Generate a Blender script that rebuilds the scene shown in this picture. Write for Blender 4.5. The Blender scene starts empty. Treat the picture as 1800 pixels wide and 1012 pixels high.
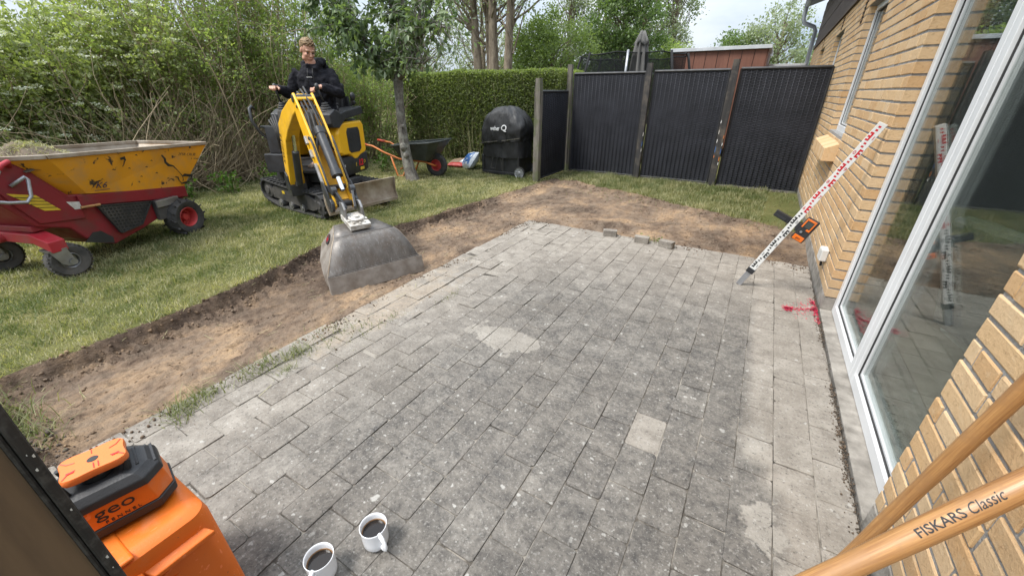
import bpy, bmesh, math, random
import numpy as np
from mathutils import Vector, Matrix, Euler
from mathutils.bvhtree import BVHTree

random.seed(7)
RNG = np.random.default_rng(7)
PI = math.pi
R = math.radians
scene = bpy.context.scene
COL = scene.collection

# ------------------------------------------------------------------ camera
cam_data = bpy.data.cameras.new('camera')
cam_data.sensor_fit = 'HORIZONTAL'
cam_data.sensor_width = 36.0
cam_data.lens = 36.0 * 699.24 / 1800.0
cam_data.clip_start = 0.02
cam_data.clip_end = 2000.0
cam = bpy.data.objects.new('camera', cam_data)
COL.objects.link(cam)
CAM_YAW, CAM_PITCH, CAM_H = 0.5357, 0.4571, 1.35
cam.location = (0, 0, CAM_H)
cam.rotation_euler = (PI / 2 - CAM_PITCH, 0, CAM_YAW)
scene.camera = cam

# ------------------------------------------------------------------ sky, sun, exposure
SUN_AZ, SUN_EL = R(236), R(60)        # direction the light comes from, measured from +X
world = bpy.data.worlds.new('World')
scene.world = world
world.use_nodes = True
wn, wl = world.node_tree.nodes, world.node_tree.links
wn.clear()
w_out = wn.new('ShaderNodeOutputWorld')
w_bg = wn.new('ShaderNodeBackground')
w_bg.inputs['Strength'].default_value = 0.11
w_sky = wn.new('ShaderNodeTexSky')
w_sky.sky_type = 'NISHITA'
w_sky.sun_disc = False
w_sky.sun_elevation = SUN_EL
w_sky.sun_rotation = PI / 2 - SUN_AZ
w_sky.dust_density = 3.0
w_tc = wn.new('ShaderNodeTexCoord')
w_map = wn.new('ShaderNodeMapping')
w_map.inputs['Scale'].default_value = (1.0, 1.0, 2.6)
w_noise = wn.new('ShaderNodeTexNoise')
w_noise.inputs['Scale'].default_value = 2.1
w_noise.inputs['Detail'].default_value = 8
w_noise.inputs['Roughness'].default_value = 0.55
w_ramp = wn.new('ShaderNodeValToRGB')
w_ramp.color_ramp.elements[0].position = 0.30
w_ramp.color_ramp.elements[0].color = (4.3, 5.5, 6.9, 1)
w_ramp.color_ramp.elements[1].position = 0.66
w_ramp.color_ramp.elements[1].color = (9.6, 10.0, 10.4, 1)
w_mix = wn.new('ShaderNodeMixRGB')
w_mix.inputs['Fac'].default_value = 0.86
wl.new(w_tc.outputs['Generated'], w_map.inputs['Vector'])
wl.new(w_map.outputs['Vector'], w_noise.inputs['Vector'])
wl.new(w_noise.outputs['Fac'], w_ramp.inputs['Fac'])
wl.new(w_sky.outputs['Color'], w_mix.inputs['Color1'])
wl.new(w_ramp.outputs['Color'], w_mix.inputs['Color2'])
# overcast dome: brighter overhead than at the horizon (CIE overcast law)
w_sep = wn.new('ShaderNodeSeparateXYZ')
w_cl = wn.new('ShaderNodeClamp')
w_ma = wn.new('ShaderNodeMath')
w_ma.operation = 'MULTIPLY_ADD'
w_ma.inputs[1].default_value = 0.60
w_ma.inputs[2].default_value = 0.36
w_sc = wn.new('ShaderNodeVectorMath')
w_sc.operation = 'SCALE'
wl.new(w_tc.outputs['Generated'], w_sep.inputs[0])
wl.new(w_sep.outputs['Z'], w_cl.inputs['Value'])
wl.new(w_cl.outputs[0], w_ma.inputs[0])
wl.new(w_mix.outputs['Color'], w_sc.inputs[0])
wl.new(w_ma.outputs[0], w_sc.inputs['Scale'])
wl.new(w_sc.outputs[0], w_bg.inputs['Color'])
wl.new(w_bg.outputs['Background'], w_out.inputs['Surface'])

sun_data = bpy.data.lights.new('sun', 'SUN')
sun_data.energy = 1.7
sun_data.angle = R(20)
sun_data.color = (1.0, 0.96, 0.90)
sun = bpy.data.objects.new('sun', sun_data)
COL.objects.link(sun)
sdir = Vector((math.cos(SUN_AZ) * math.cos(SUN_EL), math.sin(SUN_AZ) * math.cos(SUN_EL), math.sin(SUN_EL)))
sun.rotation_euler = sdir.to_track_quat('Z', 'Y').to_euler()
sun.location = sdir * 30

vs = scene.view_settings
vs.view_transform = 'Standard'
vs.look = 'None'
vs.exposure = 1.45
vs.gamma = 1.0
vs.use_curve_mapping = False
scene.cycles.max_bounces = 8
scene.cycles.transparent_max_bounces = 12
scene.cycles.caustics_reflective = False
scene.cycles.caustics_refractive = False
scene.cycles.use_denoising = True

# ------------------------------------------------------------------ material helpers
class NT:
    def __init__(self, name):
        self.m = bpy.data.materials.new(name)
        self.m.use_nodes = True
        self.t = self.m.node_tree
        self.n, self.l = self.t.nodes, self.t.links
        self.p = self.n['Principled BSDF']
        self.out = self.n['Material Output']
    def new(self, kind, **kw):
        nd = self.n.new('ShaderNode' + kind)
        for k, v in kw.items():
            setattr(nd, k, v)
        return nd
    def link(self, a, b):
        self.l.new(a, b)
    def coord(self, kind='Object', scale=(1, 1, 1), rot=(0, 0, 0)):
        if kind == 'World':
            src = self.new('NewGeometry').outputs['Position']
        else:
            src = self.new('TexCoord').outputs[kind]
        mp = self.new('Mapping')
        mp.inputs['Scale'].default_value = scale
        mp.inputs['Rotation'].default_value = rot
        self.link(src, mp.inputs['Vector'])
        return mp.outputs['Vector']
    def noise(self, vec, scale=5, detail=4, rough=0.55, dist=0):
        nd = self.new('TexNoise')
        nd.inputs['Scale'].default_value = scale
        nd.inputs['Detail'].default_value = detail
        nd.inputs['Roughness'].default_value = rough
        nd.inputs['Distortion'].default_value = dist
        self.link(vec, nd.inputs['Vector'])
        return nd.outputs['Fac']
    def voronoi(self, vec, scale=5, out='Distance', feature='F1'):
        nd = self.new('TexVoronoi', feature=feature)
        nd.inputs['Scale'].default_value = scale
        self.link(vec, nd.inputs['Vector'])
        return nd.outputs[out]
    def ramp(self, fac, stops):
        nd = self.new('ValToRGB')
        cr = nd.color_ramp
        while len(cr.elements) < len(stops):
            cr.elements.new(0.5)
        for e, (pos, c) in zip(cr.elements, stops):
            e.position = pos
            e.color = (*c, 1) if not isinstance(c, (int, float)) else (c, c, c, 1)
        self.link(fac, nd.inputs['Fac'])
        return nd.outputs['Color']
    def mix(self, fac, a, b, mode='MIX'):
        nd = self.new('MixRGB', blend_type=mode)
        for sock, v in ((nd.inputs['Fac'], fac), (nd.inputs['Color1'], a), (nd.inputs['Color2'], b)):
            if hasattr(v, 'is_output') or isinstance(v, bpy.types.NodeSocket):
                self.link(v, sock)
            elif isinstance(v, (int, float)):
                sock.default_value = v if sock.name == 'Fac' else (v, v, v, 1)
            else:
                sock.default_value = (*v, 1)
        return nd.outputs['Color']
    def math(self, op, a, b=0.0):
        nd = self.new('Math', operation=op)
        for sock, v in ((nd.inputs[0], a), (nd.inputs[1], b)):
            if isinstance(v, bpy.types.NodeSocket):
                self.link(v, sock)
            else:
                sock.default_value = v
        return nd.outputs[0]
    def bump(self, height, strength=0.3, dist=0.01):
        nd = self.new('Bump')
        nd.inputs['Strength'].default_value = strength
        nd.inputs['Distance'].default_value = dist
        self.link(height, nd.inputs['Height'])
        self.link(nd.outputs['Normal'], self.p.inputs['Normal'])
        return nd
    def base(self, c):
        if isinstance(c, bpy.types.NodeSocket):
            self.link(c, self.p.inputs['Base Color'])
        else:
            self.p.inputs['Base Color'].default_value = (*c, 1)
    def set(self, **kw):
        for k, v in kw.items():
            s = self.p.inputs[k.replace('_', ' ')]
            if isinstance(v, bpy.types.NodeSocket):
                self.link(v, s)
            else:
                s.default_value = v

def plain(name, c, c2=None, rough=0.6, metal=0.0, scale=6, lo=0.35, hi=0.65, bump=0.0, bscale=60, coord='Object',
          stretch=(1, 1, 1), detail=5, spec=0.5):
    """principled surface whose colour wanders between two tones, with fine relief"""
    g = NT(name)
    v = g.coord(coord, stretch)
    if c2 is None:
        c2 = tuple(x * 0.75 for x in c)
    g.base(g.ramp(g.noise(v, scale, detail), [(lo, c2), (hi, c)]))
    rn = g.noise(v, scale * 2.3, 3)
    g.set(Metallic=metal, Roughness=g.ramp(rn, [(0.3, max(0.02, rough - 0.1)), (0.7, min(1, rough + 0.1))]))
    g.p.inputs['Specular IOR Level'].default_value = spec
    if bump:
        g.bump(g.noise(v, bscale, 4), bump, 0.01)
    return g.m

MAT = {}

def mat_worn(name, paint, chip=(0.05, 0.035, 0.03), dirt=(0.20, 0.15, 0.10), amount=0.40, rough=0.42, scale=3.2, stretch=(1, 1, 1)):
    g = NT(name)
    v = g.coord('Object', stretch)
    tone = g.ramp(g.noise(v, 2.2, 4), [(0.3, tuple(x * 0.82 for x in paint)), (0.7, paint)])
    d = g.ramp(g.noise(v, 6.0, 7, 0.65), [(0.47, 0.0), (0.72, 0.65)])
    c = g.mix(d, tone, dirt)
    ch = g.ramp(g.noise(v, scale * 2.6, 8, 0.62, 0.6), [(1 - amount + 0.03, 0.0), (1 - amount + 0.06, 1.0)])
    c = g.mix(ch, c, chip)
    g.base(c)
    g.set(Roughness=g.ramp(g.noise(v, 9, 4), [(0.3, rough - 0.08), (0.7, rough + 0.25)]))
    g.bump(g.mix(0.5, ch, g.noise(v, 60, 3)), 0.15, 0.003)
    return g.m

MAT['dumper_yellow'] = mat_worn('dumper_yellow', (0.80, 0.355, 0.022), amount=0.415, dirt=(0.44, 0.26, 0.12))
MAT['dumper_red'] = mat_worn('dumper_red', (0.22, 0.014, 0.022), amount=0.30, dirt=(0.085, 0.045, 0.04))
MAT['axle_red'] = mat_worn('axle_red', (0.40, 0.022, 0.035), amount=0.30, dirt=(0.2, 0.08, 0.07))
MAT['digger_yellow'] = plain('digger_yellow', (0.84, 0.47, 0.018), (0.76, 0.41, 0.015), rough=0.38, scale=4)
MAT['digger_yellow_dirty'] = mat_worn('digger_yellow_dirty', (0.80, 0.44, 0.018), amount=0.22, dirt=(0.32, 0.2, 0.06))
MAT['black_plastic'] = plain('black_plastic', (0.030, 0.031, 0.034), (0.018, 0.018, 0.02), rough=0.5, scale=7, bump=0.1, bscale=200)
MAT['black_metal'] = plain('black_metal', (0.04, 0.042, 0.046), (0.02, 0.02, 0.022), rough=0.4, scale=9, bump=0.06)
MAT['dusty_black'] = plain('dusty_black', (0.095, 0.088, 0.08), (0.028, 0.028, 0.03), rough=0.7, scale=7, lo=0.35, hi=0.75, bump=0.25, bscale=40)
MAT['rubber'] = plain('rubber', (0.052, 0.050, 0.048), (0.022, 0.022, 0.023), rough=0.78, scale=12, bump=0.2, bscale=90)
MAT['dusty_rubber'] = plain('dusty_rubber', (0.11, 0.10, 0.09), (0.045, 0.043, 0.042), rough=0.85, scale=9, bump=0.25, bscale=80)
MAT['chrome'] = plain('chrome', (0.75, 0.75, 0.76), (0.6, 0.6, 0.6), rough=0.18, metal=1.0)
MAT['grey_steel'] = plain('grey_steel', (0.36, 0.36, 0.37), (0.22, 0.21, 0.2), rough=0.42, metal=0.7, scale=8, bump=0.1)
MAT['galvanised'] = plain('galvanised', (0.42, 0.43, 0.45), (0.30, 0.31, 0.33), rough=0.45, metal=0.6, scale=14)
MAT['zinc_pipe'] = plain('zinc_pipe', (0.30, 0.32, 0.35), (0.22, 0.23, 0.25), rough=0.5, metal=0.5, scale=5)
MAT['gear_paint'] = plain('gear_paint', (0.62, 0.61, 0.58), (0.30, 0.27, 0.23), rough=0.55, scale=18, bump=0.3, bscale=60)
MAT['white_plastic'] = plain('white_plastic', (0.72, 0.72, 0.70), (0.66, 0.66, 0.64), rough=0.4, scale=4)
MAT['frame_white'] = plain('frame_white', (0.74, 0.75, 0.76), (0.66, 0.67, 0.68), rough=0.38, scale=3)
MAT['gasket'] = plain('gasket', (0.03, 0.03, 0.03), rough=0.6)
def mat_scuffed(name, c, dust=(0.45, 0.33, 0.24)):
    g = NT(name)
    v = g.coord('Object')
    sc1 = g.coord('Object', (40, 6, 6), (0.3, 0.5, 0.8))
    col = g.ramp(g.noise(v, 5, 4), [(0.3, tuple(x * 0.86 for x in c)), (0.7, c)])
    col = g.mix(g.ramp(g.noise(v, 9, 8, 0.7), [(0.52, 0.0), (0.75, 0.35)]), col, dust)
    scr = g.ramp(g.noise(sc1, 5, 3, 0.6), [(0.64, 0.0), (0.68, 0.45)])
    col = g.mix(scr, col, tuple(min(1, x * 1.1 + 0.14) for x in c))
    col = g.mix(g.ramp(g.noise(v, 85, 3, 0.7), [(0.66, 0.0), (0.72, 0.6)]), col, (0.10, 0.06, 0.04))
    g.base(col)
    g.set(Roughness=g.ramp(g.noise(v, 14, 5), [(0.3, 0.36), (0.7, 0.6)]))
    g.bump(g.noise(v, 260, 3), 0.15, 0.003)
    return g.m
MAT['orange_plastic'] = mat_scuffed('orange_plastic', (0.80, 0.17, 0.012))
MAT['orange_light'] = plain('orange_light', (0.84, 0.20, 0.045), (0.76, 0.17, 0.035), rough=0.42, scale=5, bump=0.1, bscale=220)
MAT['barrow_orange'] = plain('barrow_orange', (0.66, 0.21, 0.05), (0.45, 0.14, 0.04), rough=0.5, scale=9)
MAT['grip_red'] = plain('grip_red', (0.62, 0.10, 0.06), rough=0.55)
MAT['rim_red'] = plain('rim_red', (0.46, 0.045, 0.045), (0.30, 0.03, 0.03), rough=0.5, scale=12, lo=0.3, hi=0.6)
MAT['tray_green'] = plain('tray_green', (0.060, 0.068, 0.062), (0.036, 0.042, 0.038), rough=0.55, scale=6, bump=0.1, bscale=30)
MAT['ink'] = plain('ink', (0.02, 0.02, 0.022), rough=0.6)
MAT['ink_blue'] = plain('ink_blue', (0.02, 0.03, 0.09), rough=0.6)
MAT['ink_white'] = plain('ink_white', (0.80, 0.80, 0.80), rough=0.6)
MAT['ink_red'] = plain('ink_red', (0.62, 0.02, 0.03), rough=0.5)
MAT['sticker_yellow'] = plain('sticker_yellow', (0.72, 0.50, 0.04), rough=0.5)
MAT['sticker_white'] = plain('sticker_white', (0.60, 0.59, 0.56), (0.42, 0.40, 0.38), rough=0.5, scale=20)
MAT['porcelain'] = plain('porcelain', (0.80, 0.81, 0.83), (0.76, 0.77, 0.79), rough=0.16, scale=3)
MAT['coffee'] = plain('coffee', (0.012, 0.007, 0.004), rough=0.06)
MAT['coffee_ring'] = plain('coffee_ring', (0.30, 0.17, 0.08), rough=0.3)
MAT['skin'] = plain('skin', (0.56, 0.32, 0.23), (0.46, 0.24, 0.17), rough=0.55, scale=14, coord='Object')
MAT['hair'] = plain('hair', (0.30, 0.20, 0.10), (0.13, 0.085, 0.045), rough=0.6, scale=60, bump=0.6, bscale=180)
MAT['hoodie'] = plain('hoodie', (0.016, 0.016, 0.021), (0.008, 0.008, 0.011), rough=0.92, scale=8, bump=0.5, bscale=26, spec=0.2)
MAT['trousers'] = plain('trousers', (0.10, 0.095, 0.085), (0.06, 0.056, 0.05), rough=0.9, scale=10, bump=0.5, bscale=30, spec=0.2)
MAT['shoe'] = plain('shoe', (0.16, 0.12, 0.09), (0.08, 0.06, 0.05), rough=0.8, scale=15)
MAT['eye_dark'] = plain('eye_dark', (0.03, 0.02, 0.018), rough=0.3)
MAT['lip'] = plain('lip', (0.46, 0.20, 0.16), rough=0.5)
MAT['cover_fabric'] = plain('cover_fabric', (0.021, 0.022, 0.024), (0.012, 0.012, 0.013), rough=0.62, scale=5, bump=0.5, bscale=11)
MAT['concrete'] = plain('concrete', (0.34, 0.315, 0.28), (0.17, 0.155, 0.135), rough=0.9, scale=11, detail=8, bump=0.5, bscale=70, coord='World')
MAT['mortar'] = plain('mortar', (0.34, 0.335, 0.325), (0.24, 0.235, 0.23), rough=0.95, scale=30, bump=0.6, bscale=120, coord='World')
MAT['zinc_edge'] = plain('zinc_edge', (0.55, 0.57, 0.6), (0.42, 0.44, 0.46), rough=0.45, scale=4)
MAT['net_black'] = plain('net_black', (0.015, 0.016, 0.018), rough=0.9)
MAT['parasol'] = plain('parasol', (0.14, 0.135, 0.13), (0.085, 0.083, 0.08), rough=0.9, scale=6, stretch=(1, 1, 0.2), bump=0.5, bscale=14)
MAT['room_floor'] = plain('room_floor', (0.40, 0.34, 0.27), (0.30, 0.26, 0.20), rough=0.4, scale=3)
MAT['room_wall'] = plain('room_wall', (0.62, 0.63, 0.63), (0.57, 0.58, 0.58), rough=0.9, scale=2)
MAT['curtain'] = plain('curtain', (0.12, 0.125, 0.13), (0.09, 0.095, 0.10), rough=0.95, scale=4)
MAT['chair_white'] = plain('chair_white', (0.75, 0.75, 0.73), rough=0.35)
MAT['roof_grey'] = plain('roof_grey', (0.16, 0.165, 0.175), (0.11, 0.11, 0.12), rough=0.8, scale=6)
MAT['bag_white'] = plain('bag_white', (0.62, 0.66, 0.70), (0.48, 0.53, 0.6), rough=0.35, scale=10, bump=0.5, bscale=24)
MAT['bag_blue'] = plain('bag_blue', (0.035, 0.13, 0.36), (0.02, 0.07, 0.22), rough=0.35, scale=9, bump=0.5, bscale=24)
MAT['bag_red'] = plain('bag_red', (0.50, 0.05, 0.04), (0.36, 0.03, 0.03), rough=0.5, scale=9, bump=0.3, bscale=20)
MAT['board_brown'] = plain('board_brown', (0.24, 0.17, 0.11), (0.16, 0.11, 0.075), rough=0.85, scale=10, bump=0.4, bscale=40)
MAT['spray_red'] = plain('spray_red', (0.62, 0.025, 0.075), (0.48, 0.02, 0.06), rough=0.85, scale=40)
MAT['lens_glass'] = plain('lens_glass', (0.02, 0.025, 0.03), rough=0.08)

def mat_steel_worn():
    g = NT('bucket_steel')
    v = g.coord('Object')
    st = g.coord('Object', (14, 14, 1.0))
    c = g.ramp(g.noise(st, 2.0, 5, 0.6), [(0.30, (0.110, 0.097, 0.087)), (0.70, (0.180, 0.167, 0.155))])
    c = g.mix(g.ramp(g.noise(v, 9, 8, 0.72), [(0.50, 0.0), (0.66, 0.55)]), c, (0.115, 0.082, 0.060))
    c = g.mix(g.ramp(g.noise(st, 7, 4, 0.7), [(0.58, 0.0), (0.70, 0.55)]), c, (0.40, 0.39, 0.375))
    g.base(c)
    g.set(Metallic=0.3, Roughness=g.ramp(g.noise(st, 4, 5), [(0.3, 0.36), (0.7, 0.60)]))
    g.bump(g.noise(st, 8, 4), 0.12, 0.003)
    return g.m
MAT['bucket_steel'] = mat_steel_worn()
MAT['plate_steel'] = plain('plate_steel', (0.29, 0.262, 0.235), (0.17, 0.142, 0.118), rough=0.55, metal=0.25, scale=9, detail=8, bump=0.25, bscale=30)
MAT['blade_steel'] = plain('blade_steel', (0.38, 0.33, 0.27), (0.22, 0.165, 0.115), rough=0.6, metal=0.25, scale=7, detail=8, bump=0.2, bscale=30)

def mat_wood(name, c1, c2, ring=10.0, rough=0.7, stretch=(1, 1, 0.08), bump=0.25, coord='Object', patch=None):
    g = NT(name)
    v = g.coord(coord, stretch)
    n1 = g.noise(v, ring, 6, 0.6, 0.6)
    n2 = g.noise(v, ring * 5, 4)
    f = g.mix(0.35, n1, n2)
    c = g.ramp(f, [(0.36, c1), (0.62, c2)])
    if patch:
        v2 = g.coord(coord)
        c = g.mix(g.ramp(g.noise(v2, patch[1], 6, 0.6), [(0.48, 0.0), (0.62, 0.85)]), c, patch[0])
    g.base(c)
    g.set(Roughness=rough)
    g.bump(f, bump, 0.006)
    return g.m
MAT['handle_wood'] = mat_wood('handle_wood', (0.24, 0.108, 0.038), (0.49, 0.268, 0.102), 95, 0.38, (1, 1, 0.03), 0.12, patch=((0.33, 0.175, 0.072), 16))
MAT['post_grey'] = mat_wood('post_grey', (0.040, 0.036, 0.031), (0.20, 0.182, 0.155), 18, 0.9, (1, 1, 0.05), 0.5, patch=((0.10, 0.115, 0.055), 5))
MAT['post_black'] = mat_wood('post_black', (0.020, 0.020, 0.022), (0.048, 0.045, 0.043), 22, 0.75, (1, 1, 0.05), 0.4, patch=((0.095, 0.082, 0.068), 7))
MAT['screen_wood'] = mat_wood('screen_wood', (0.055, 0.032, 0.018), (0.125, 0.078, 0.042), 9, 0.75, (1, 1, 0.10), 0.3)
MAT['screen_dark'] = mat_wood('screen_dark', (0.009, 0.0075, 0.007), (0.030, 0.024, 0.020), 20, 0.85, (1, 1, 0.2), 0.6, patch=((0.05, 0.045, 0.04), 60))
MAT['fascia_wood'] = mat_wood('fascia_wood', (0.055, 0.038, 0.032), (0.10, 0.073, 0.062), 6, 0.8, (1, 0.1, 1), 0.3)
MAT['cladding'] = mat_wood('cladding', (0.14, 0.055, 0.035), (0.20, 0.085, 0.055), 9, 0.65, (1, 1, 0.1), 0.15)
MAT['bark'] = mat_wood('bark', (0.045, 0.038, 0.032), (0.21, 0.19, 0.165), 26, 0.95, (1, 1, 0.35), 0.9, coord='World', patch=((0.26, 0.255, 0.22), 11))
MAT['bark_brown'] = mat_wood('bark_brown', (0.10, 0.075, 0.054), (0.29, 0.235, 0.175), 12, 0.95, (1, 1, 0.25), 0.9, coord='World')
MAT['twig'] = mat_wood('twig', (0.20, 0.15, 0.095), (0.42, 0.34, 0.225), 8, 0.9, (1, 1, 0.5), 0.2, coord='World')
MAT['twig_green'] = mat_wood('twig_green', (0.17, 0.16, 0.08), (0.33, 0.31, 0.16), 8, 0.9, (1, 1, 0.5), 0.2, coord='World')

def mat_glass():
    g = NT('window_glass')
    g.n.remove(g.p)
    tr = g.new('BsdfTransparent')
    tr.inputs['Color'].default_value = (0.90, 0.93, 0.92, 1)
    gl = g.new('BsdfGlossy')
    gl.inputs['Roughness'].default_value = 0.0
    geo = g.new('NewGeometry')
    dt = g.new('VectorMath', operation='DOT_PRODUCT')
    g.link(geo.outputs['Normal'], dt.inputs[0])
    g.link(geo.outputs['Incoming'], dt.inputs[1])
    c = g.math('ABSOLUTE', dt.outputs['Value'])
    sch = g.math('ADD', g.math('MULTIPLY', g.math('POWER', g.math('SUBTRACT', 1.0, c), 5.0), 0.96), 0.04)
    mx = g.new('MixShader')
    g.link(sch, mx.inputs['Fac'])
    g.link(tr.outputs[0], mx.inputs[1])
    g.link(gl.outputs[0], mx.inputs[2])
    g.link(mx.outputs[0], g.out.inputs['Surface'])
    return g.m
MAT['window_glass'] = mat_glass()

def mat_leaf(name, dark, light, trans=0.35, rough=0.5):
    """leaf blade: tint from the 'tint' attribute of each leaf, part of the light passes through"""
    g = NT(name)
    at = g.new('Attribute', attribute_name='tint')
    c = g.ramp(at.outputs['Fac'], [(0.0, dark), (1.0, light)])
    g.base(c)
    g.set(Roughness=rough)
    g.p.inputs['Specular IOR Level'].default_value = 0.35
    tl = g.new('BsdfTranslucent')
    g.link(g.mix(1.0, c, (1.35, 1.5, 0.6), 'MULTIPLY'), tl.inputs['Color'])
    mx = g.new('MixShader')
    mx.inputs['Fac'].default_value = trans
    g.link(g.p.outputs[0], mx.inputs[1])
    g.link(tl.outputs[0], mx.inputs[2])
    g.link(mx.outputs[0], g.out.inputs['Surface'])
    return g.m
MAT['leaf_wild'] = mat_leaf('leaf_wild', (0.145, 0.180, 0.078), (0.370, 0.410, 0.195), 0.5)
MAT['leaf_bright'] = mat_leaf('leaf_bright', (0.135, 0.185, 0.070), (0.345, 0.410, 0.180), 0.5)
MAT['leaf_hedge'] = mat_leaf('leaf_hedge', (0.110, 0.140, 0.060), (0.290, 0.335, 0.150), 0.5)
MAT['leaf_cherry'] = mat_leaf('leaf_cherry', (0.090, 0.135, 0.072), (0.275, 0.345, 0.185), 0.45, 0.4)
MAT['leaf_poplar'] = mat_leaf('leaf_poplar', (0.17, 0.205, 0.145), (0.37, 0.41, 0.31), 0.42)
MAT['leaf_far'] = mat_leaf('leaf_far', (0.065, 0.110, 0.040), (0.21, 0.285, 0.115), 0.42)
MAT['petal'] = mat_leaf('petal', (0.46, 0.48, 0.36), (0.72, 0.73, 0.62), 0.25)
MAT['grass_blade'] = mat_leaf('grass_blade', (0.112, 0.145, 0.052), (0.46, 0.42, 0.255), 0.30, 0.6)
MAT['weed_leaf'] = mat_leaf('weed_leaf', (0.045, 0.10, 0.02), (0.14, 0.24, 0.05))

# ------------------------------------------------------------------ mesh helpers
class MB:
    """collects shapes for ONE mesh object"""
    def __init__(self, M=None):
        self.v, self.f, self.M = [], [], M
    def add(self, verts, faces):
        o = len(self.v)
        if self.M is not None:
            verts = [self.M @ Vector(p) for p in verts]
        self.v.extend([tuple(p) for p in verts])
        self.f.extend([tuple(i + o for i in fc) for fc in faces])
        return self
    def box(self, x0, x1, y0, y1, z0, z1, T=None):
        p = [(x0, y0, z0), (x1, y0, z0), (x1, y1, z0), (x0, y1, z0), (x0, y0, z1), (x1, y0, z1), (x1, y1, z1), (x0, y1, z1)]
        if T is not None:
            p = [T @ Vector(q) for q in p]
        return self.add(p, [(0, 3, 2, 1), (4, 5, 6, 7), (0, 1, 5, 4), (1, 2, 6, 5), (2, 3, 7, 6), (3, 0, 4, 7)])
    def bar(self, p0, p1, w, h, up=(0, 0, 1)):
        a, b = Vector(p0), Vector(p1)
        d = (b - a).normalized()
        s = d.cross(Vector(up))
        if s.length < 1e-4:
            s = d.cross(Vector((1, 0, 0)))
        s.normalize()
        u = s.cross(d)
        q = []
        for c in (a, b):
            q += [c - s * w / 2 - u * h / 2, c + s * w / 2 - u * h / 2, c + s * w / 2 + u * h / 2, c - s * w / 2 + u * h / 2]
        return self.add(q, [(0, 1, 2, 3), (7, 6, 5, 4), (0, 4, 5, 1), (1, 5, 6, 2), (2, 6, 7, 3), (3, 7, 4, 0)])
    def tube(self, pts, r, n=8, flat=1.0, caps=True):
        pts = [Vector(p) for p in pts]
        k = len(pts)
        rs = list(r) if isinstance(r, (list, tuple)) else [r] * k
        t0 = (pts[1] - pts[0]).normalized()
        ref = Vector((0, 0, 1)) if abs(t0.z) < 0.9 else Vector((1, 0, 0))
        s = t0.cross(ref).normalized()
        vs_, fs = [], []
        for i, p in enumerate(pts):
            t = (pts[min(i + 1, k - 1)] - pts[max(i - 1, 0)]).normalized()
            s = (s - t * s.dot(t)).normalized()
            u = t.cross(s)
            for j in range(n):
                a = 2 * PI * j / n
                vs_.append(p + s * math.cos(a) * rs[i] + u * math.sin(a) * rs[i] * flat)
        for i in range(k - 1):
            for j in range(n):
                fs.append((i * n + j, i * n + (j + 1) % n, (i + 1) * n + (j + 1) % n, (i + 1) * n + j))
        if caps:
            fs.append(tuple(range(n - 1, -1, -1)))
            fs.append(tuple((k - 1) * n + j for j in range(n)))
        return self.add(vs_, fs)
    def cyl(self, p0, p1, r0, r1=None, n=16):
        return self.tube([p0, p1], [r0, r0 if r1 is None else r1], n)
    def lathe(self, prof, c=(0, 0, 0), axis=(0, 0, 1), n=24, closed=False, caps=True):
        c, ax = Vector(c), Vector(axis).normalized()
        ref = Vector((0, 0, 1)) if abs(ax.z) < 0.9 else Vector((1, 0, 0))
        s = ax.cross(ref).normalized()
        u = ax.cross(s)
        vs_, fs = [], []
        for (r, h) in prof:
            for j in range(n):
                a = 2 * PI * j / n
                vs_.append(c + ax * h + (s * math.cos(a) + u * math.sin(a)) * r)
        k = len(prof)
        for i in range(k - 1 if not closed else k):
            i2 = (i + 1) % k
            for j in range(n):
                fs.append((i * n + j, i * n + (j + 1) % n, i2 * n + (j + 1) % n, i2 * n + j))
        if not closed and caps:
            if prof[0][0] > 1e-5:
                fs.append(tuple(range(n - 1, -1, -1)))
            if prof[-1][0] > 1e-5:
                fs.append(tuple((k - 1) * n + j for j in range(n)))
        return self.add(vs_, fs)
    def loft(self, rings, caps=True, closed=True):
        n = len(rings[0])
        vs_ = [p for r_ in rings for p in r_]
        fs = []
        for i in range(len(rings) - 1):
            for j in range(n if closed else n - 1):
                fs.append((i * n + j, i * n + (j + 1) % n, (i + 1) * n + (j + 1) % n, (i + 1) * n + j))
        if caps and closed:
            fs.append(tuple(range(n - 1, -1, -1)))
            fs.append(tuple((len(rings) - 1) * n + j for j in range(n)))
        return self.add(vs_, fs)
    def prism(self, poly, off):
        """poly: 3D points of one face; off: extrusion vector"""
        a = [Vector(p) for p in poly]
        o = Vector(off)
        return self.loft([a, [p + o for p in a]])
    def ball(self, c, rx, ry=None, rz=None, n=12, m=8, T=None):
        ry = rx if ry is None else ry
        rz = rx if rz is None else rz
        c = Vector(c)
        rings = []
        vs_, fs = [], []
        for i in range(m + 1):
            th = PI * i / m
            for j in range(n):
                a = 2 * PI * j / n
                q = Vector((rx * math.sin(th) * math.cos(a), ry * math.sin(th) * math.sin(a), rz * math.cos(th)))
                if T is not None:
                    q = T @ q
                vs_.append(c + q)
        for i in range(m):
            for j in range(n):
                fs.append((i * n + j, (i + 1) * n + j, (i + 1) * n + (j + 1) % n, i * n + (j + 1) % n))
        return self.add(vs_, fs)
    def mesh(self, name):
        me = bpy.data.meshes.new(name)
        me.from_pydata(self.v, [], self.f)
        return me
    def build(self, name, mat, parent=None, smooth=False, bevel=0.0, seg=2, weld=False, label=None, fix=True):
        me = self.mesh(name)
        if fix:
            bm = bmesh.new()
            bm.from_mesh(me)
            if weld:
                bmesh.ops.remove_doubles(bm, verts=bm.verts, dist=1e-5)
            bmesh.ops.recalc_face_normals(bm, faces=bm.faces)
            bm.to_mesh(me)
            bm.free()
        return link_mesh(name, me, mat, parent, smooth, bevel, seg, label)

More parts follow.
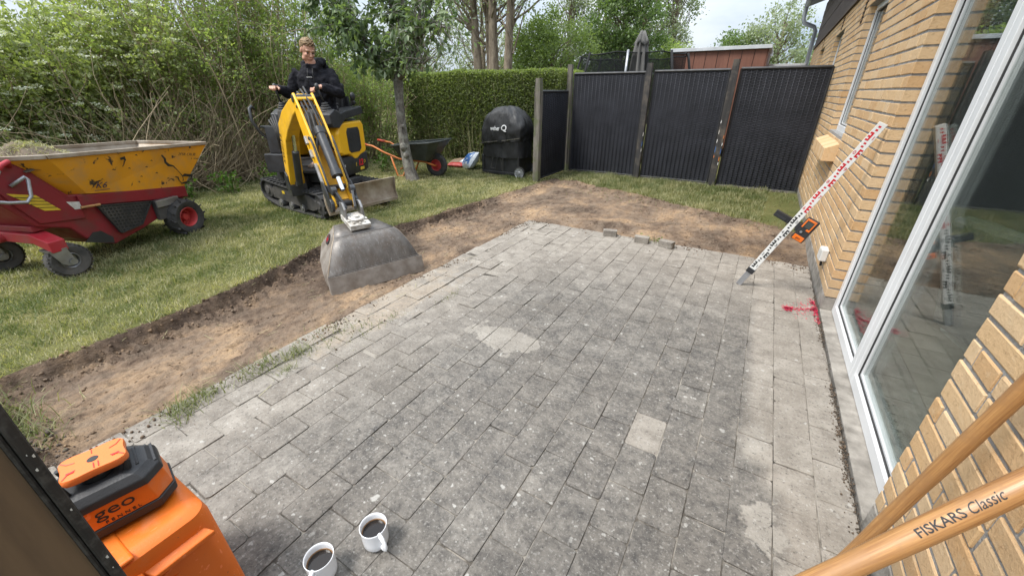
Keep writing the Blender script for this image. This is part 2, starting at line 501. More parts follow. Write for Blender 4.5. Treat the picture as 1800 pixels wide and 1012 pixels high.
def link_mesh(name, me, mat, parent=None, smooth=False, bevel=0.0, seg=2, label=None):
    o = bpy.data.objects.new(name, me)
    COL.objects.link(o)
    if mat is not None:
        me.materials.append(MAT[mat] if isinstance(mat, str) else mat)
    if smooth is True:
        me.polygons.foreach_set('use_smooth', [True] * len(me.polygons))
    elif smooth:
        me.polygons.foreach_set('use_smooth', [True] * len(me.polygons))
        me.set_sharp_from_angle(angle=R(smooth))
    if bevel:
        b = o.modifiers.new('bevel', 'BEVEL')
        b.width = bevel
        b.segments = seg
        b.limit_method = 'ANGLE'
        b.angle_limit = R(35)
    if parent is not None:
        o.parent = parent
    if label:
        o['label'] = label
    return o

def tag(o, label, cat, group=None):
    o['label'] = label
    o['category'] = cat
    if group:
        o['group'] = group
    return o

def structure(o):
    o['kind'] = 'structure'
    return o

def stuff(o):
    o['kind'] = 'stuff'
    return o

def thing(name, loc=(0, 0, 0), rz=0.0, label='', cat='', group=None):
    e = bpy.data.objects.new(name, None)
    COL.objects.link(e)
    e.location = loc
    e.rotation_euler = (0, 0, rz)
    e.empty_display_size = 0.1
    return tag(e, label, cat, group)

def copy_tree(o, parent=None):
    c = o.copy()
    COL.objects.link(c)
    c.parent = parent
    for ch in list(o.children):
        copy_tree(ch, c)
    return c

def np_mesh(name, verts, faces, mat, parent=None, tint=None, smooth=False):
    """fast mesh from numpy arrays; faces all of one size; tint per vertex"""
    me = bpy.data.meshes.new(name)
    nv, nf, k = len(verts), len(faces), faces.shape[1]
    me.vertices.add(nv)
    me.vertices.foreach_set('co', np.ascontiguousarray(verts, dtype=np.float32).ravel())
    me.loops.add(nf * k)
    me.loops.foreach_set('vertex_index', np.ascontiguousarray(faces, dtype=np.int32).ravel())
    me.polygons.add(nf)
    me.polygons.foreach_set('loop_start', np.arange(0, nf * k, k, dtype=np.int32))
    if smooth:
        me.polygons.foreach_set('use_smooth', np.ones(nf, dtype=bool))
    me.update(calc_edges=True)
    if tint is not None:
        a = me.attributes.new('tint', 'FLOAT', 'POINT')
        a.data.foreach_set('value', np.ascontiguousarray(tint, dtype=np.float32))
    o = bpy.data.objects.new(name, me)
    COL.objects.link(o)
    me.materials.append(MAT[mat])
    if parent is not None:
        o.parent = parent
    return o

def text_part(txt, size, mat, name, parent, origin, right, up, thick=0.0012, bend=None, shear=0.0, wide=1.0, align='CENTER', bold=0.0):
    """lettering as a thin mesh laid on a surface; origin, right, up in the parent's space"""
    cu = bpy.data.curves.new('tmp_text', 'FONT')
    cu.body = txt
    cu.size = size
    cu.align_x = align
    cu.align_y = 'CENTER'
    cu.shear = shear
    cu.offset = bold
    cu.extrude = thick / 2
    cu.resolution_u = 3
    ob = bpy.data.objects.new('tmp_text', cu)
    COL.objects.link(ob)
    dg = bpy.context.evaluated_depsgraph_get()
    me = bpy.data.meshes.new_from_object(ob.evaluated_get(dg))
    bpy.data.objects.remove(ob)
    bpy.data.curves.remove(cu)
    if bend:
        bm = bmesh.new()
        bm.from_mesh(me)
        for _ in range(4):
            le = [e for e in bm.edges if e.calc_length() > size * 0.11]
            if not le:
                break
            bmesh.ops.subdivide_edges(bm, edges=le, cuts=1)
            bmesh.ops.triangulate(bm, faces=bm.faces)
        bm.to_mesh(me)
        bm.free()
    r_, u_ = Vector(right).normalized(), Vector(up).normalized()
    n_ = r_.cross(u_)
    for vtx in me.vertices:
        x, y, z = vtx.co
        x *= wide
        if bend:
            vtx.co = bend(x, y, z)
        else:
            vtx.co = Vector(origin) + r_ * x + u_ * y + n_ * z
    me.materials.clear()
    me.name = name
    return link_mesh(name, me, mat, parent)

def rotz(a):
    return Matrix.Rotation(a, 4, 'Z')
def vnoise(x, y, s, seed=0.0):
    from mathutils import noise as N
    return N.noise(Vector((x * s + seed, y * s - seed * 1.7, seed * 0.37)))
# ------------------------------------------------------------------ ground, lawn, dug soil
def fbm2(x, y, scale, octaves=4, seed=0, gain=0.5):
    """value noise on numpy arrays, about -1..1"""
    out = np.zeros_like(x, dtype=np.float64)
    amp, tot = 1.0, 0.0
    for o in range(octaves):
        r_ = np.random.default_rng(seed * 31 + o)
        tab = r_.uniform(-1, 1, (256, 256))
        fx, fy = x * scale * 2 ** o + 13.7 * o + seed, y * scale * 2 ** o + 7.1 * o - seed
        ix, iy = np.floor(fx).astype(int), np.floor(fy).astype(int)
        tx, ty = fx - ix, fy - iy
        tx, ty = tx * tx * (3 - 2 * tx), ty * ty * (3 - 2 * ty)
        a, b = tab[ix % 256, iy % 256], tab[(ix + 1) % 256, iy % 256]
        c, d = tab[ix % 256, (iy + 1) % 256], tab[(ix + 1) % 256, (iy + 1) % 256]
        out += amp * ((a * (1 - tx) + b * tx) * (1 - ty) + (c * (1 - tx) + d * tx) * ty)
        tot += amp
        amp *= gain
    return out / tot

def sstep(a, b, x):
    t = np.clip((x - a) / (b - a), 0, 1)
    return t * t * (3 - 2 * t)

PAT_X0, PAT_X1, PAT_Y0, PAT_Y1 = -2.152, 0.590, -0.55, 4.02
EDGE_Y = np.array([-3, -0.5, 0.05, 0.98, 1.6, 2.1, 2.6, 3.0, 3.9, 5.0, 5.67, 6.1, 6.4])
EDGE_X = np.array([-3.05, -3.05, -3.12, -3.12, -3.26, -3.39, -3.33, -3.25, -3.16, -3.05, -3.0, -2.95, -2.9])
FAR_X = np.array([-3.3, -2.9, -2.5, -2.07, -1.4, -0.7, 0.1, 0.43, 0.6, 3])
FAR_Y = np.array([6.0, 6.25, 6.35, 6.13, 5.85, 5.55, 5.2, 5.0, 4.95, 4.9])

def soil_sd(x, y):
    """>0 inside the dug area, metres from its lawn edge (roughly)"""
    n = 0.035 * fbm2(x, y, 4.0, 4, 3) + 0.02 * fbm2(x, y, 14, 3, 5)
    a = x - np.interp(y, EDGE_Y, EDGE_X) + n
    b = (np.interp(x, FAR_X, FAR_Y) - y) * 0.85 + 2.2 * n
    c = y + 0.10 + 1.5 * n
    return np.minimum(np.minimum(a, b), c)

def ground_z(x, y):
    x, y = np.asarray(x, float), np.asarray(y, float)
    sd = soil_sd(x, y)
    lawn = 0.022 + 0.012 * fbm2(x, y, 1.1, 3, 9) + 0.006 * fbm2(x, y, 9, 3, 11)
    far = sstep(4.0, 4.8, y)
    depth = -0.085 * (1 - far) - 0.028 * far
    toward = np.clip((x + 3.1) / 0.95, 0, 1)
    floor_z = depth + (0.045 * (1 - far)) * toward
    rough = 0.026 * fbm2(x, y, 3.0, 5, 21, 0.6) + 0.014 * fbm2(x * 1.0, y * 0.55, 7, 5, 23, 0.7) + 0.013 * fbm2(x, y, 24, 3, 25, 0.7) + 0.012 * np.abs(fbm2(x, y, 42, 2, 27, 0.7)) * (0.3 + np.clip(fbm2(x, y, 2.4, 3, 33) * 2, 0, 1.2)) + 0.005 * fbm2(x * 1.0, y * 0.35, 38, 2, 29)
    crumb = np.exp(-((sd - 0.10) / 0.09) ** 2) * (0.012 + 0.095 * np.abs(fbm2(x, y, 13, 5, 31, 0.72)))
    soil = floor_z + rough * (0.55 + 0.45 * (1 - far)) + crumb * (1 - 0.6 * far)
    w = np.where(far > 0.5, sstep(-0.03, 0.16, sd), sstep(-0.015, 0.055, sd))
    z = lawn * (1 - w) + soil * w
    # lip of torn turf just outside the cut
    z = z + np.exp(-((sd + 0.05) / 0.05) ** 2) * 0.016 * (0.5 + fbm2(x, y, 7, 2, 41)) * (1 - far)
    # under the paving and the house everything lies lower
    inp = (x > PAT_X0 + 0.01) & (x < 3) & (y < PAT_Y1 - 0.01) & (y > -3)
    z = np.where(inp, np.minimum(z, -0.06), z)
    return z

def mat_soil():
    g = NT('soil')
    v = g.coord('World')
    st = g.coord('World', (0.9, 0.30, 1.0), (0, 0, 0.35))
    big = g.noise(v, 1.9, 6, 0.65, 0.4)
    drag = g.noise(st, 15, 7, 0.68, 0.5)
    c = g.ramp(big, [(0.38, (0.090, 0.065, 0.048)), (0.48, (0.180, 0.128, 0.091)), (0.58, (0.31, 0.215, 0.136)), (0.70, (0.43, 0.295, 0.175))])
    c = g.mix(g.ramp(drag, [(0.44, 0.0), (0.62, 0.65)]), c, (0.225, 0.175, 0.132))
    c = g.mix(g.ramp(drag, [(0.30, 0.70), (0.44, 0.0)]), c, (0.070, 0.047, 0.035))
    c = g.mix(g.ramp(g.noise(v, 24, 7, 0.72), [(0.50, 0.0), (0.64, 0.60)]), c, (0.062, 0.042, 0.031))
    c = g.mix(g.ramp(g.noise(v, 48, 5, 0.72), [(0.56, 0.0), (0.70, 0.55)]), c, (0.34, 0.265, 0.195))
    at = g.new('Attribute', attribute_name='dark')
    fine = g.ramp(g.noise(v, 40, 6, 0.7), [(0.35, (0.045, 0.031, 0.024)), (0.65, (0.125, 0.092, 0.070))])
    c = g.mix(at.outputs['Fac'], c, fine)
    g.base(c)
    g.set(Roughness=0.95)
    g.p.inputs['Specular IOR Level'].default_value = 0.12
    h = g.mix(0.5, g.noise(v, 38, 7, 0.7), drag)
    g.bump(h, 1.0, 0.035)
    return g.m
MAT['soil'] = mat_soil()

def mat_turf():
    g = NT('turf')
    v = g.coord('World')
    c = g.ramp(g.noise(v, 1.6, 5, 0.6), [(0.35, (0.075, 0.095, 0.026)), (0.65, (0.17, 0.16, 0.062))])
    c = g.mix(g.ramp(g.noise(v, 60, 5, 0.6), [(0.4, 0.0), (0.7, 0.6)]), c, (0.06, 0.05, 0.028))
    g.base(c)
    g.set(Roughness=0.95)
    g.p.inputs['Specular IOR Level'].default_value = 0.15
    g.bump(g.noise(v, 90, 4), 0.8, 0.015)
    return g.m
MAT['turf'] = mat_turf()

def build_ground():
    # wide sheet to the horizon
    m = MB()
    m.add([(-400, -400, -0.16), (400, -400, -0.16), (400, 400, -0.16), (-400, 400, -0.16)], [(0, 1, 2, 3)])
    structure(m.build('ground', 'turf', fix=False))
    xs = np.concatenate([np.arange(-12, -5.2, 0.06), np.arange(-5.2, -3.5, 0.025), np.arange(-3.5, -2.1, 0.0095), np.arange(-2.1, 0.64, 0.025)])
    ys = np.concatenate([np.arange(-1.2, 0, 0.03), np.arange(0, 4.7, 0.0105), np.arange(4.7, 8.6, 0.03)])
    X, Y = np.meshgrid(xs, ys, indexing='ij')
    Z = ground_z(X, Y)
    SD = soil_sd(X, Y)
    nx, ny = len(xs), len(ys)
    idx = np.arange(nx * ny).reshape(nx, ny)
    F = np.stack([idx[:-1, :-1], idx[1:, :-1], idx[1:, 1:], idx[:-1, 1:]], -1).reshape(-1, 4)
    cx, cy = (X[:-1, :-1] + 0.01).ravel(), (Y[:-1, :-1] + 0.01).ravel()
    soil = (SD[:-1, :-1].ravel() > -0.02)
    hidden = (cx > PAT_X0 + 0.10) & (cy < PAT_Y1 - 0.12)
    V = np.stack([X, Y, Z], -1).reshape(-1, 3)
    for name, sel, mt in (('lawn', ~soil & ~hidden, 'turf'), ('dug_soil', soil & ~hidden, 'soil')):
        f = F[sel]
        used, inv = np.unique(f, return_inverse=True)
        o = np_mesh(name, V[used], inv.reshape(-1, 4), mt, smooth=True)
        if name == 'dug_soil':
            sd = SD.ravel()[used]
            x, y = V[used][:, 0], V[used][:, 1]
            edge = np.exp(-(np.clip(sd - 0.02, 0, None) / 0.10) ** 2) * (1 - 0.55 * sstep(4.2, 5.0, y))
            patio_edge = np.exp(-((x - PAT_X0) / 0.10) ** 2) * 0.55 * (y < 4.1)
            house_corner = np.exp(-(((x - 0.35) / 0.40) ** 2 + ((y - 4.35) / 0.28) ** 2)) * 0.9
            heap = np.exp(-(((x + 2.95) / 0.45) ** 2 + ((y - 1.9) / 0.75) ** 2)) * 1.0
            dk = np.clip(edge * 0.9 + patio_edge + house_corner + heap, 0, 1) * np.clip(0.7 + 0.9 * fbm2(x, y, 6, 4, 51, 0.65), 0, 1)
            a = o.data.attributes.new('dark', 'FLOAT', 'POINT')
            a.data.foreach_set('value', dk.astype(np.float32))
        structure(o)
build_ground()

def clod_mesh(pos, size, rng):
    """rough eight-cornered crumbs"""
    n = len(pos)
    base = np.array([(-1, -1, -0.7), (1, -1, -0.7), (1, 1, -0.7), (-1, 1, -0.7), (-.7, -.7, .7), (.7, -.7, .7), (.7, .7, .7), (-.7, .7, .7)]) * 0.5
    fc = np.array([(0, 3, 2, 1), (4, 5, 6, 7), (0, 1, 5, 4), (1, 2, 6, 5), (2, 3, 7, 6), (3, 0, 4, 7)])
    v = base[None] * (1 + rng.uniform(-0.35, 0.35, (n, 8, 3)))
    a = rng.uniform(0, 2 * PI, n)
    ca, sa = np.cos(a)[:, None], np.sin(a)[:, None]
    x, y = v[..., 0] * ca - v[..., 1] * sa, v[..., 0] * sa + v[..., 1] * ca
    v = np.stack([x, y, v[..., 2]], -1) * size[:, None, None] + pos[:, None, :]
    f = (fc[None] + (np.arange(n) * 8)[:, None, None]).reshape(-1, 4)
    return v.reshape(-1, 3), f

def build_clods():
    rng = np.random.default_rng(5)
    n = 42000
    x, y = rng.uniform(-3.6, 0.58, n), rng.uniform(-0.1, 6.4, n)
    sd = soil_sd(x, y)
    ok = (sd > -0.03) & ~((x > PAT_X0) & (y < PAT_Y1))
    p = np.where(sd < 0.16, 1.5, 0.22) + 0.6 * (fbm2(x, y, 2.3, 3, 61) > 0.25)
    corner = np.exp(-(((x - 0.3) / 0.45) ** 2 + ((y - 4.4) / 0.3) ** 2)) * 1.5
    ok &= rng.uniform(0, 1, n) < (p + corner) * np.where(y > 4.6, 0.35, 0.8)
    x, y, sd = x[ok], y[ok], sd[ok]
    s = 0.004 + 0.010 * rng.uniform(0, 1, len(x)) ** 5 + 0.016 * (sd < 0.16) * rng.uniform(0, 1, len(x)) ** 6
    pos = np.stack([x, y, ground_z(x, y) + s * 0.2], -1)
    # crumbs spilled on the outer rows of the paving
    k = 2600
    cx = np.concatenate([PAT_X0 + rng.exponential(0.07, k), rng.uniform(PAT_X0, PAT_X1, k // 2)])
    cy = np.concatenate([rng.uniform(0.1, 3.9, k), PAT_Y1 - rng.exponential(0.05, k // 2)])
    ok = (rng.uniform(0, 1, len(cx)) < np.clip(0.3 + 1.6 * fbm2(cx, cy, 3.0, 3, 65), 0, 1)) & (cx < PAT_X1 - 0.02)
    cx, cy = cx[ok], cy[ok]
    cs = 0.003 + 0.009 * rng.uniform(0, 1, len(cx)) ** 4
    pos = np.concatenate([pos, np.stack([cx, cy, 0.002 + cs * 0.3], -1)])
    s = np.concatenate([s, cs])
    v, f = clod_mesh(pos, s, rng)
    o = np_mesh('soil_clods', v, f, 'soil')
    tag(stuff(o), 'loose brown clods and crumbs scattered over the dug strip', 'soil')
build_clods()

# ------------------------------------------------------------------ patio of concrete pavers
def mat_paver(name, clean):
    g = NT(name)
    v = g.coord('World')
    sep = g.new('SeparateXYZ')
    g.link(g.new('NewGeometry').outputs['Position'], sep.inputs[0])
    X, Y = sep.outputs['X'], sep.outputs['Y']
    rnd = g.new('ObjectInfo').outputs['Random']
    n_mid = g.noise(v, 9, 7, 0.68)
    n_fine = g.noise(v, 34, 6, 0.72)
    n_grit = g.noise(v, 95, 4, 0.75)
    n_edge = g.noise(v, 6.5, 5, 0.6)
    n_blot = g.noise(v, 15, 6, 0.6)
    def blob(cx, cy, rx, ry, soft=0.25):
        """1 inside a wobbly oval"""
        dx = g.math('DIVIDE', g.math('SUBTRACT', X, cx), rx)
        dy = g.math('DIVIDE', g.math('SUBTRACT', Y, cy), ry)
        d = g.math('SQRT', g.math('ADD', g.math('MULTIPLY', dx, dx), g.math('MULTIPLY', dy, dy)))
        d = g.math('ADD', d, g.math('MULTIPLY', g.math('SUBTRACT', n_edge if rx > 0.1 else n_blot, 0.5), 3.0))
        return g.ramp(d, [(1 - soft, 1.0), (1.0, 0.0)])
    c = g.ramp(n_mid, [(0.30, (0.190, 0.168, 0.143)), (0.50, (0.290, 0.262, 0.226)), (0.70, (0.375, 0.344, 0.300))])
    c = g.mix(g.ramp(rnd, [(0.0, 0.0), (1.0, 0.38)]), c, (0.155, 0.130, 0.106))
    # algae film over the open middle of the patio
    wob = g.math('MULTIPLY', g.math('SUBTRACT', g.noise(v, 2.2, 6, 0.62), 0.5), 1.3)
    left = g.ramp(g.math('ADD', g.math('MULTIPLY', g.math('ADD', X, wob), 0.5), 0.9), [(0.0, 0.25), (0.34, 1.0)])
    near = g.ramp(g.math('MULTIPLY', g.math('ADD', Y, g.math('MULTIPLY', wob, 0.5)), 0.5), [(0.62, 0.13), (0.76, 0.0)])
    right = g.ramp(g.math('SUBTRACT', g.math('ADD', X, g.math('MULTIPLY', wob, 0.14)), near), [(0.185, 1.0), (0.25, 0.05)])
    far = g.ramp(g.math('MULTIPLY', g.math('ADD', Y, g.math('MULTIPLY', wob, 0.9)), 0.2), [(0.46, 1.0), (0.72, 0.14)])
    film = g.math('MULTIPLY', g.math('MULTIPLY', left, right), far)
    film = g.math('MULTIPLY', film, g.ramp(n_mid, [(0.30, 1.0), (0.72, 0.55)]))
    film = g.math('MULTIPLY', film, g.ramp(n_fine, [(0.36, 1.0), (0.66, 0.62)]))
    scrub = g.mix(1.0, blob(-1.08, 1.73, 0.23, 0.13, 0.12), g.mix(1.0, blob(0.30, 1.19, 0.075, 0.10, 0.2), blob(0.255, 1.62, 0.09, 0.12, 0.8), 'LIGHTEN'), 'LIGHTEN')
    film = g.math('MULTIPLY', film, g.math('SUBTRACT', 1.0, g.math('MULTIPLY', scrub, 0.85)))
    film = g.math('MULTIPLY', film, 0.22 if clean else 0.95)
    dark = g.ramp(n_fine, [(0.32, (0.038, 0.038, 0.039)), (0.68, (0.098, 0.097, 0.095))])
    c = g.mix(film, c, dark)
    c = g.mix(g.math('MULTIPLY', scrub, 0.40), c, (0.30, 0.285, 0.255))
    c = g.mix(g.ramp(g.noise(v, 1.6, 7, 0.68), [(0.46, 0.0), (0.72, 0.42)]), c, (0.105, 0.092, 0.078))
    # grit: pale and dark grains
    c = g.mix(g.ramp(n_grit, [(0.54, 0.0), (0.68, 0.45)]), c, (0.40, 0.385, 0.355))
    c = g.mix(g.ramp(g.noise(v, 70, 4, 0.75), [(0.55, 0.0), (0.70, 0.75)]), c, (0.042, 0.040, 0.038))
    # pale lichen rosettes of uneven size
    warp = g.new('VectorMath', operation='ADD')
    nz = g.new('TexNoise')
    nz.inputs['Scale'].default_value = 45
    g.link(v, nz.inputs['Vector'])
    scl = g.new('VectorMath', operation='SCALE')
    scl.inputs['Scale'].default_value = 0.030
    g.link(nz.outputs['Color'], scl.inputs[0])
    g.link(v, warp.inputs[0])
    g.link(scl.outputs[0], warp.inputs[1])
    for (sc, lo, size, amt) in ((13, 0.72, 0.22, 0.85), (34, 0.60, 0.30, 0.75), (62, 0.62, 0.32, 0.50)):
        vd = g.new('TexVoronoi')
        vd.inputs['Scale'].default_value = sc
        g.link(warp.outputs[0], vd.inputs['Vector'])
        sc_ = g.new('SeparateColor')
        g.link(vd.outputs['Color'], sc_.inputs[0])
        rad = g.ramp(sc_.outputs[0], [(lo, 0.0), (1.0, size)])
        spot = g.ramp(g.math('SUBTRACT', rad, vd.outputs['Distance']), [(0.0, 0.0), (0.06, 1.0)])
        spot = g.math('MULTIPLY', spot, g.ramp(n_mid, [(0.38, 0.25), (0.60, 1.0)]))
        c = g.mix(g.math('MULTIPLY', spot, amt * (0.4 if clean else 1.0)), c, (0.43, 0.42, 0.39))
    # sand trodden over the lawn-side rows
    sand = g.math('MULTIPLY', blob(-2.02, 1.75, 0.26, 0.85, 0.6), g.ramp(n_fine, [(0.35, 0.2), (0.6, 1.0)]))
    c = g.mix(g.math('MULTIPLY', sand, 0.55), c, (0.35, 0.28, 0.205))
    g.base(c)
    g.set(Roughness=0.92)
    g.p.inputs['Specular IOR Level'].default_value = 0.2
    g.bump(g.mix(0.55, n_grit, n_fine), 0.8, 0.006)
    return g.m
MAT['paver'] = mat_paver('paver', False)
MAT['paver_clean'] = mat_paver('paver_clean', True)

def mat_joint():
    g = NT('joint_dirt')
    v = g.coord('World')
    c = g.ramp(g.noise(v, 5, 6, 0.65), [(0.34, (0.030, 0.026, 0.021)), (0.46, (0.095, 0.083, 0.069)), (0.56, (0.27, 0.245, 0.21))])
    g.base(c)
    g.set(Roughness=1.0)
    g.bump(g.noise(v, 120, 4), 0.8, 0.006)
    return g.m
MAT['joint_dirt'] = mat_joint()

def paver_mesh(w, l, h, seed, top=0.0024):
    """a paver with worn, slightly uneven arrises"""
    rn = random.Random(seed)
    def ring(z, ins, jit):
        out = []
        cc = 0.008 + ins
        for (sx, sy) in ((-1, -1), (1, -1), (1, 1), (-1, 1)):
            a = rn.uniform(0.7, 1.9) * 0.006
            x, y = sx * (w / 2 - ins), sy * (l / 2 - ins)
            p1 = (x - sx * a, y)
            p2 = (x, y - sy * a)
            pr = (p1, p2) if sx * sy < 0 else (p2, p1)
            if (sx, sy) == (-1, -1): pr = (p2, p1)
            if (sx, sy) == (1, -1): pr = (p1, p2)
            if (sx, sy) == (1, 1): pr = (p2, p1)
            if (sx, sy) == (-1, 1): pr = (p1, p2)
            for q in pr:
                out.append((q[0] + rn.uniform(-jit, jit), q[1] + rn.uniform(-jit, jit), z))
        return out
    m = MB()
    m.loft([ring(-h, 0.0, 0), ring(-top, 0.0, 0.0008), ring(-top * 0.25, top * 0.35, 0.0008), ring(0, top, 0.001)])
    return m.mesh('paver')

ROW_W = 0.138
def build_patio():
    m = MB()
    m.box(PAT_X0 + 0.02, PAT_X1, PAT_Y0, PAT_Y1 - 0.02, -0.058, -0.0040)
    patio = structure(m.build('patio', 'joint_dirt'))
    rn = random.Random(3)
    variants = [paver_mesh(0.1354, 0.2068, 0.055, k) for k in range(12)]
    for me in variants:
        me.materials.append(MAT['paver'])
    narrow = [paver_mesh(0.1130, 0.2068, 0.055, 30 + k) for k in range(4)]
    for me in narrow:
        me.materials.append(MAT['paver'])
    items = []
    for i in range(-15, 5):
        x0 = -0.082 + i * ROW_W
        wide = i < 4
        xc = x0 + (ROW_W / 2 if wide else 0.058)
        off = 1.21 if i % 2 == 0 else 1.315
        if i < -11:
            off += rn.uniform(-0.05, 0.05)
        k0 = int(math.floor((PAT_Y0 - off) / 0.2105))
        y = off + k0 * 0.2105
        while y < PAT_Y1 - 0.05:
            yc = y + 0.105
            l = 1.0
            if yc + 0.105 > PAT_Y1:
                y1 = PAT_Y1
                l = (y1 - y) / 0.2105
                yc = (y + y1) / 2
            if yc > PAT_Y0 + 0.1 and l > 0.2:
                items.append((xc, yc, l, wide, i))
            y += 0.2105
    def vis(it):
        x, y = it[0], it[1]
        # how large it shows: distance and slant; pieces behind the lens count for nothing
        dx, dy = x, y
        fwd = -dx * math.sin(CAM_YAW) + dy * math.cos(CAM_YAW)
        depth = fwd * math.cos(CAM_PITCH) + CAM_H * math.sin(CAM_PITCH)
        low = (CAM_H * math.cos(CAM_PITCH) - fwd * math.sin(CAM_PITCH)) / max(depth, 0.05)
        if low > 0.80 or depth <= 0.05:
            return 0
        return CAM_H / (dx * dx + dy * dy + CAM_H ** 2) ** 1.5
    items.sort(key=vis, reverse=True)
    clean_at = [(-0.151, 1.43)]
    rest = MB()
    for k, (xc, yc, l, wide, i) in enumerate(items):
        dz = rn.gauss(0, 0.0016)
        tx, ty = rn.gauss(0, 0.007), rn.gauss(0, 0.005)
        rz = rn.gauss(0, 0.006)
        jx, jy = rn.gauss(0, 0.0010), rn.gauss(0, 0.0010)
        if i < -10:
            dz += rn.gauss(0, 0.003); rz += rn.gauss(0, 0.016); tx += rn.gauss(0, 0.012); ty += rn.gauss(0, 0.012); jx += rn.gauss(0, 0.003)
        if i == -15:
            jx += rn.uniform(-0.02, 0.004)
            dz -= 0.002
        dz = max(dz, -0.0015)
        me = rn.choice(variants if wide else narrow)
        Tm = Matrix.Translation((xc + jx, yc + jy, dz)) @ Euler((tx, ty, rz + (PI if rn.random() < 0.5 else 0))).to_matrix().to_4x4()
        if k < 299:
            o = bpy.data.objects.new('paver', me)
            COL.objects.link(o)
            o.parent = patio
            o.location = Tm.translation
            o.rotation_euler = Tm.to_euler()
            o.scale = (1, l, 1)
            if any(abs(xc - a) < 0.069 and abs(yc - b) < 0.105 for a, b in clean_at):
                o.material_slots[0].link = 'OBJECT'
                o.material_slots[0].material = MAT['paver_clean']
        else:
            rest.add([Tm @ Vector((q.co.x, q.co.y * l, q.co.z)) for q in me.vertices], [tuple(p.vertices) for p in me.polygons])
    stuff(rest.build('paver_field', 'paver', patio, fix=False))
build_patio()

# loose bricks of paving left along the far edge
for (x, y, rz, tilt, lab) in ((-1.155, 3.955, 0.25, 0.0, 'loose grey paving stone on the patio edge, farthest from the house of three'),
                              (-0.815, 3.915, 0.10, 0.02, 'loose grey paving stone on the patio edge, middle of three'),
                              (-0.575, 3.905, -0.25, -0.02, 'loose grey paving stone on the patio edge, nearest the house of three')):
    me = paver_mesh(0.07, 0.14, 0.06, int(x * 100) % 97)
    o = link_mesh('loose_paver', me, 'paver')
    o.location = (x, y, 0.0615)
    o.rotation_euler = (tilt, 0, rz + PI / 2)
    tag(o, lab, 'paving stone', 'loose stones on the patio edge')

# sprayed mark
def spray_mark():
    rng = np.random.default_rng(11)
    bm = MB()
    def blob(cx, cy, rx, ry, rot, n=26):
        a = np.linspace(0, 2 * PI, n, endpoint=False)
        r_ = 1 + 0.22 * np.sin(a * 3 + rng.uniform(0, 6)) + 0.12 * rng.uniform(-1, 1, n)
        x, y = r_ * np.cos(a) * rx, r_ * np.sin(a) * ry
        pts = [(cx + x[i] * math.cos(rot) - y[i] * math.sin(rot), cy + x[i] * math.sin(rot) + y[i] * math.cos(rot), 0.0062) for i in range(n)]
        bm.add(pts + [(cx, cy, 0.0062)], [(i, (i + 1) % n, n) for i in range(n)])
    return bm, blob, rng
def build_spray():
    bm, blob, rng = spray_mark()
    blob(0.570, 3.12, 0.016, 0.014, 0.2)
    blob(0.405, 3.05, 0.014, 0.010, 0.1)
    for (x0, y0, x1, y1, k, w) in ((0.565, 3.30, 0.583, 2.92, 190, 0.011), (0.57, 3.12, 0.40, 3.05, 120, 0.011), (0.40, 3.05, 0.42, 3.05, 90, 0.014), (0.5, 3.1, 0.52, 3.1, 60, 0.05)):
        for _ in range(k):
            u = rng.uniform(0, 1)
            x, y = x0 + (x1 - x0) * u + rng.normal(0, w), y0 + (y1 - y0) * u + rng.normal(0, w * 1.6)
            if x < 0.588:
                blob(x, y, rng.uniform(0.0015, 0.0055), rng.uniform(0.002, 0.007), 0, 7)
    o = bm.build('paint_mark', 'spray_red', fix=False)
    tag(stuff(o), 'pink-red spray paint mark on the pavers by the window corner', 'paint mark')
build_spray()

# ------------------------------------------------------------------ grass
def blades(x, y, z, h, w, lean, tint, rng, bent=False):
    n = len(x)
    a = rng.uniform(0, 2 * PI, n)
    b = rng.uniform(0, 2 * PI, n)
    dx, dy = np.cos(a) * w / 2, np.sin(a) * w / 2
    lx, ly = np.cos(b) * lean * h, np.sin(b) * lean * h
    z = z - 0.004
    hz = h * (1 - 0.25 * np.clip(lean, 0, 2))
    mx, my, mz = x + lx * 0.35, y + ly * 0.35, z + hz * 0.60
    if not bent:
        v = np.stack([np.stack([x - dx, y - dy, z], -1), np.stack([x + dx, y + dy, z], -1),
                      np.stack([x + dx * .7 + lx * .5, y + dy * .7 + ly * .5, z + hz * .5], -1),
                      np.stack([x + lx, y + ly, z + hz], -1)], 1).reshape(-1, 3)
        return v, np.arange(n * 4).reshape(n, 4), np.repeat(tint, 4)
    v = np.stack([np.stack([x - dx, y - dy, z], -1), np.stack([x + dx, y + dy, z], -1),
                  np.stack([mx + dx * .8, my + dy * .8, mz], -1), np.stack([mx - dx * .8, my - dy * .8, mz], -1),
                  np.stack([x + lx + dx * .1, y + ly + dy * .1, z + hz], -1), np.stack([x + lx - dx * .1, y + ly - dy * .1, z + hz], -1)], 1).reshape(-1, 3)
    i = np.arange(n)[:, None] * 6
    f = np.concatenate([i + np.array([[0, 1, 2, 3]]), i + np.array([[3, 2, 4, 5]])], 1).reshape(-1, 4)
    t = np.repeat(tint, 6)
    return v, f, t

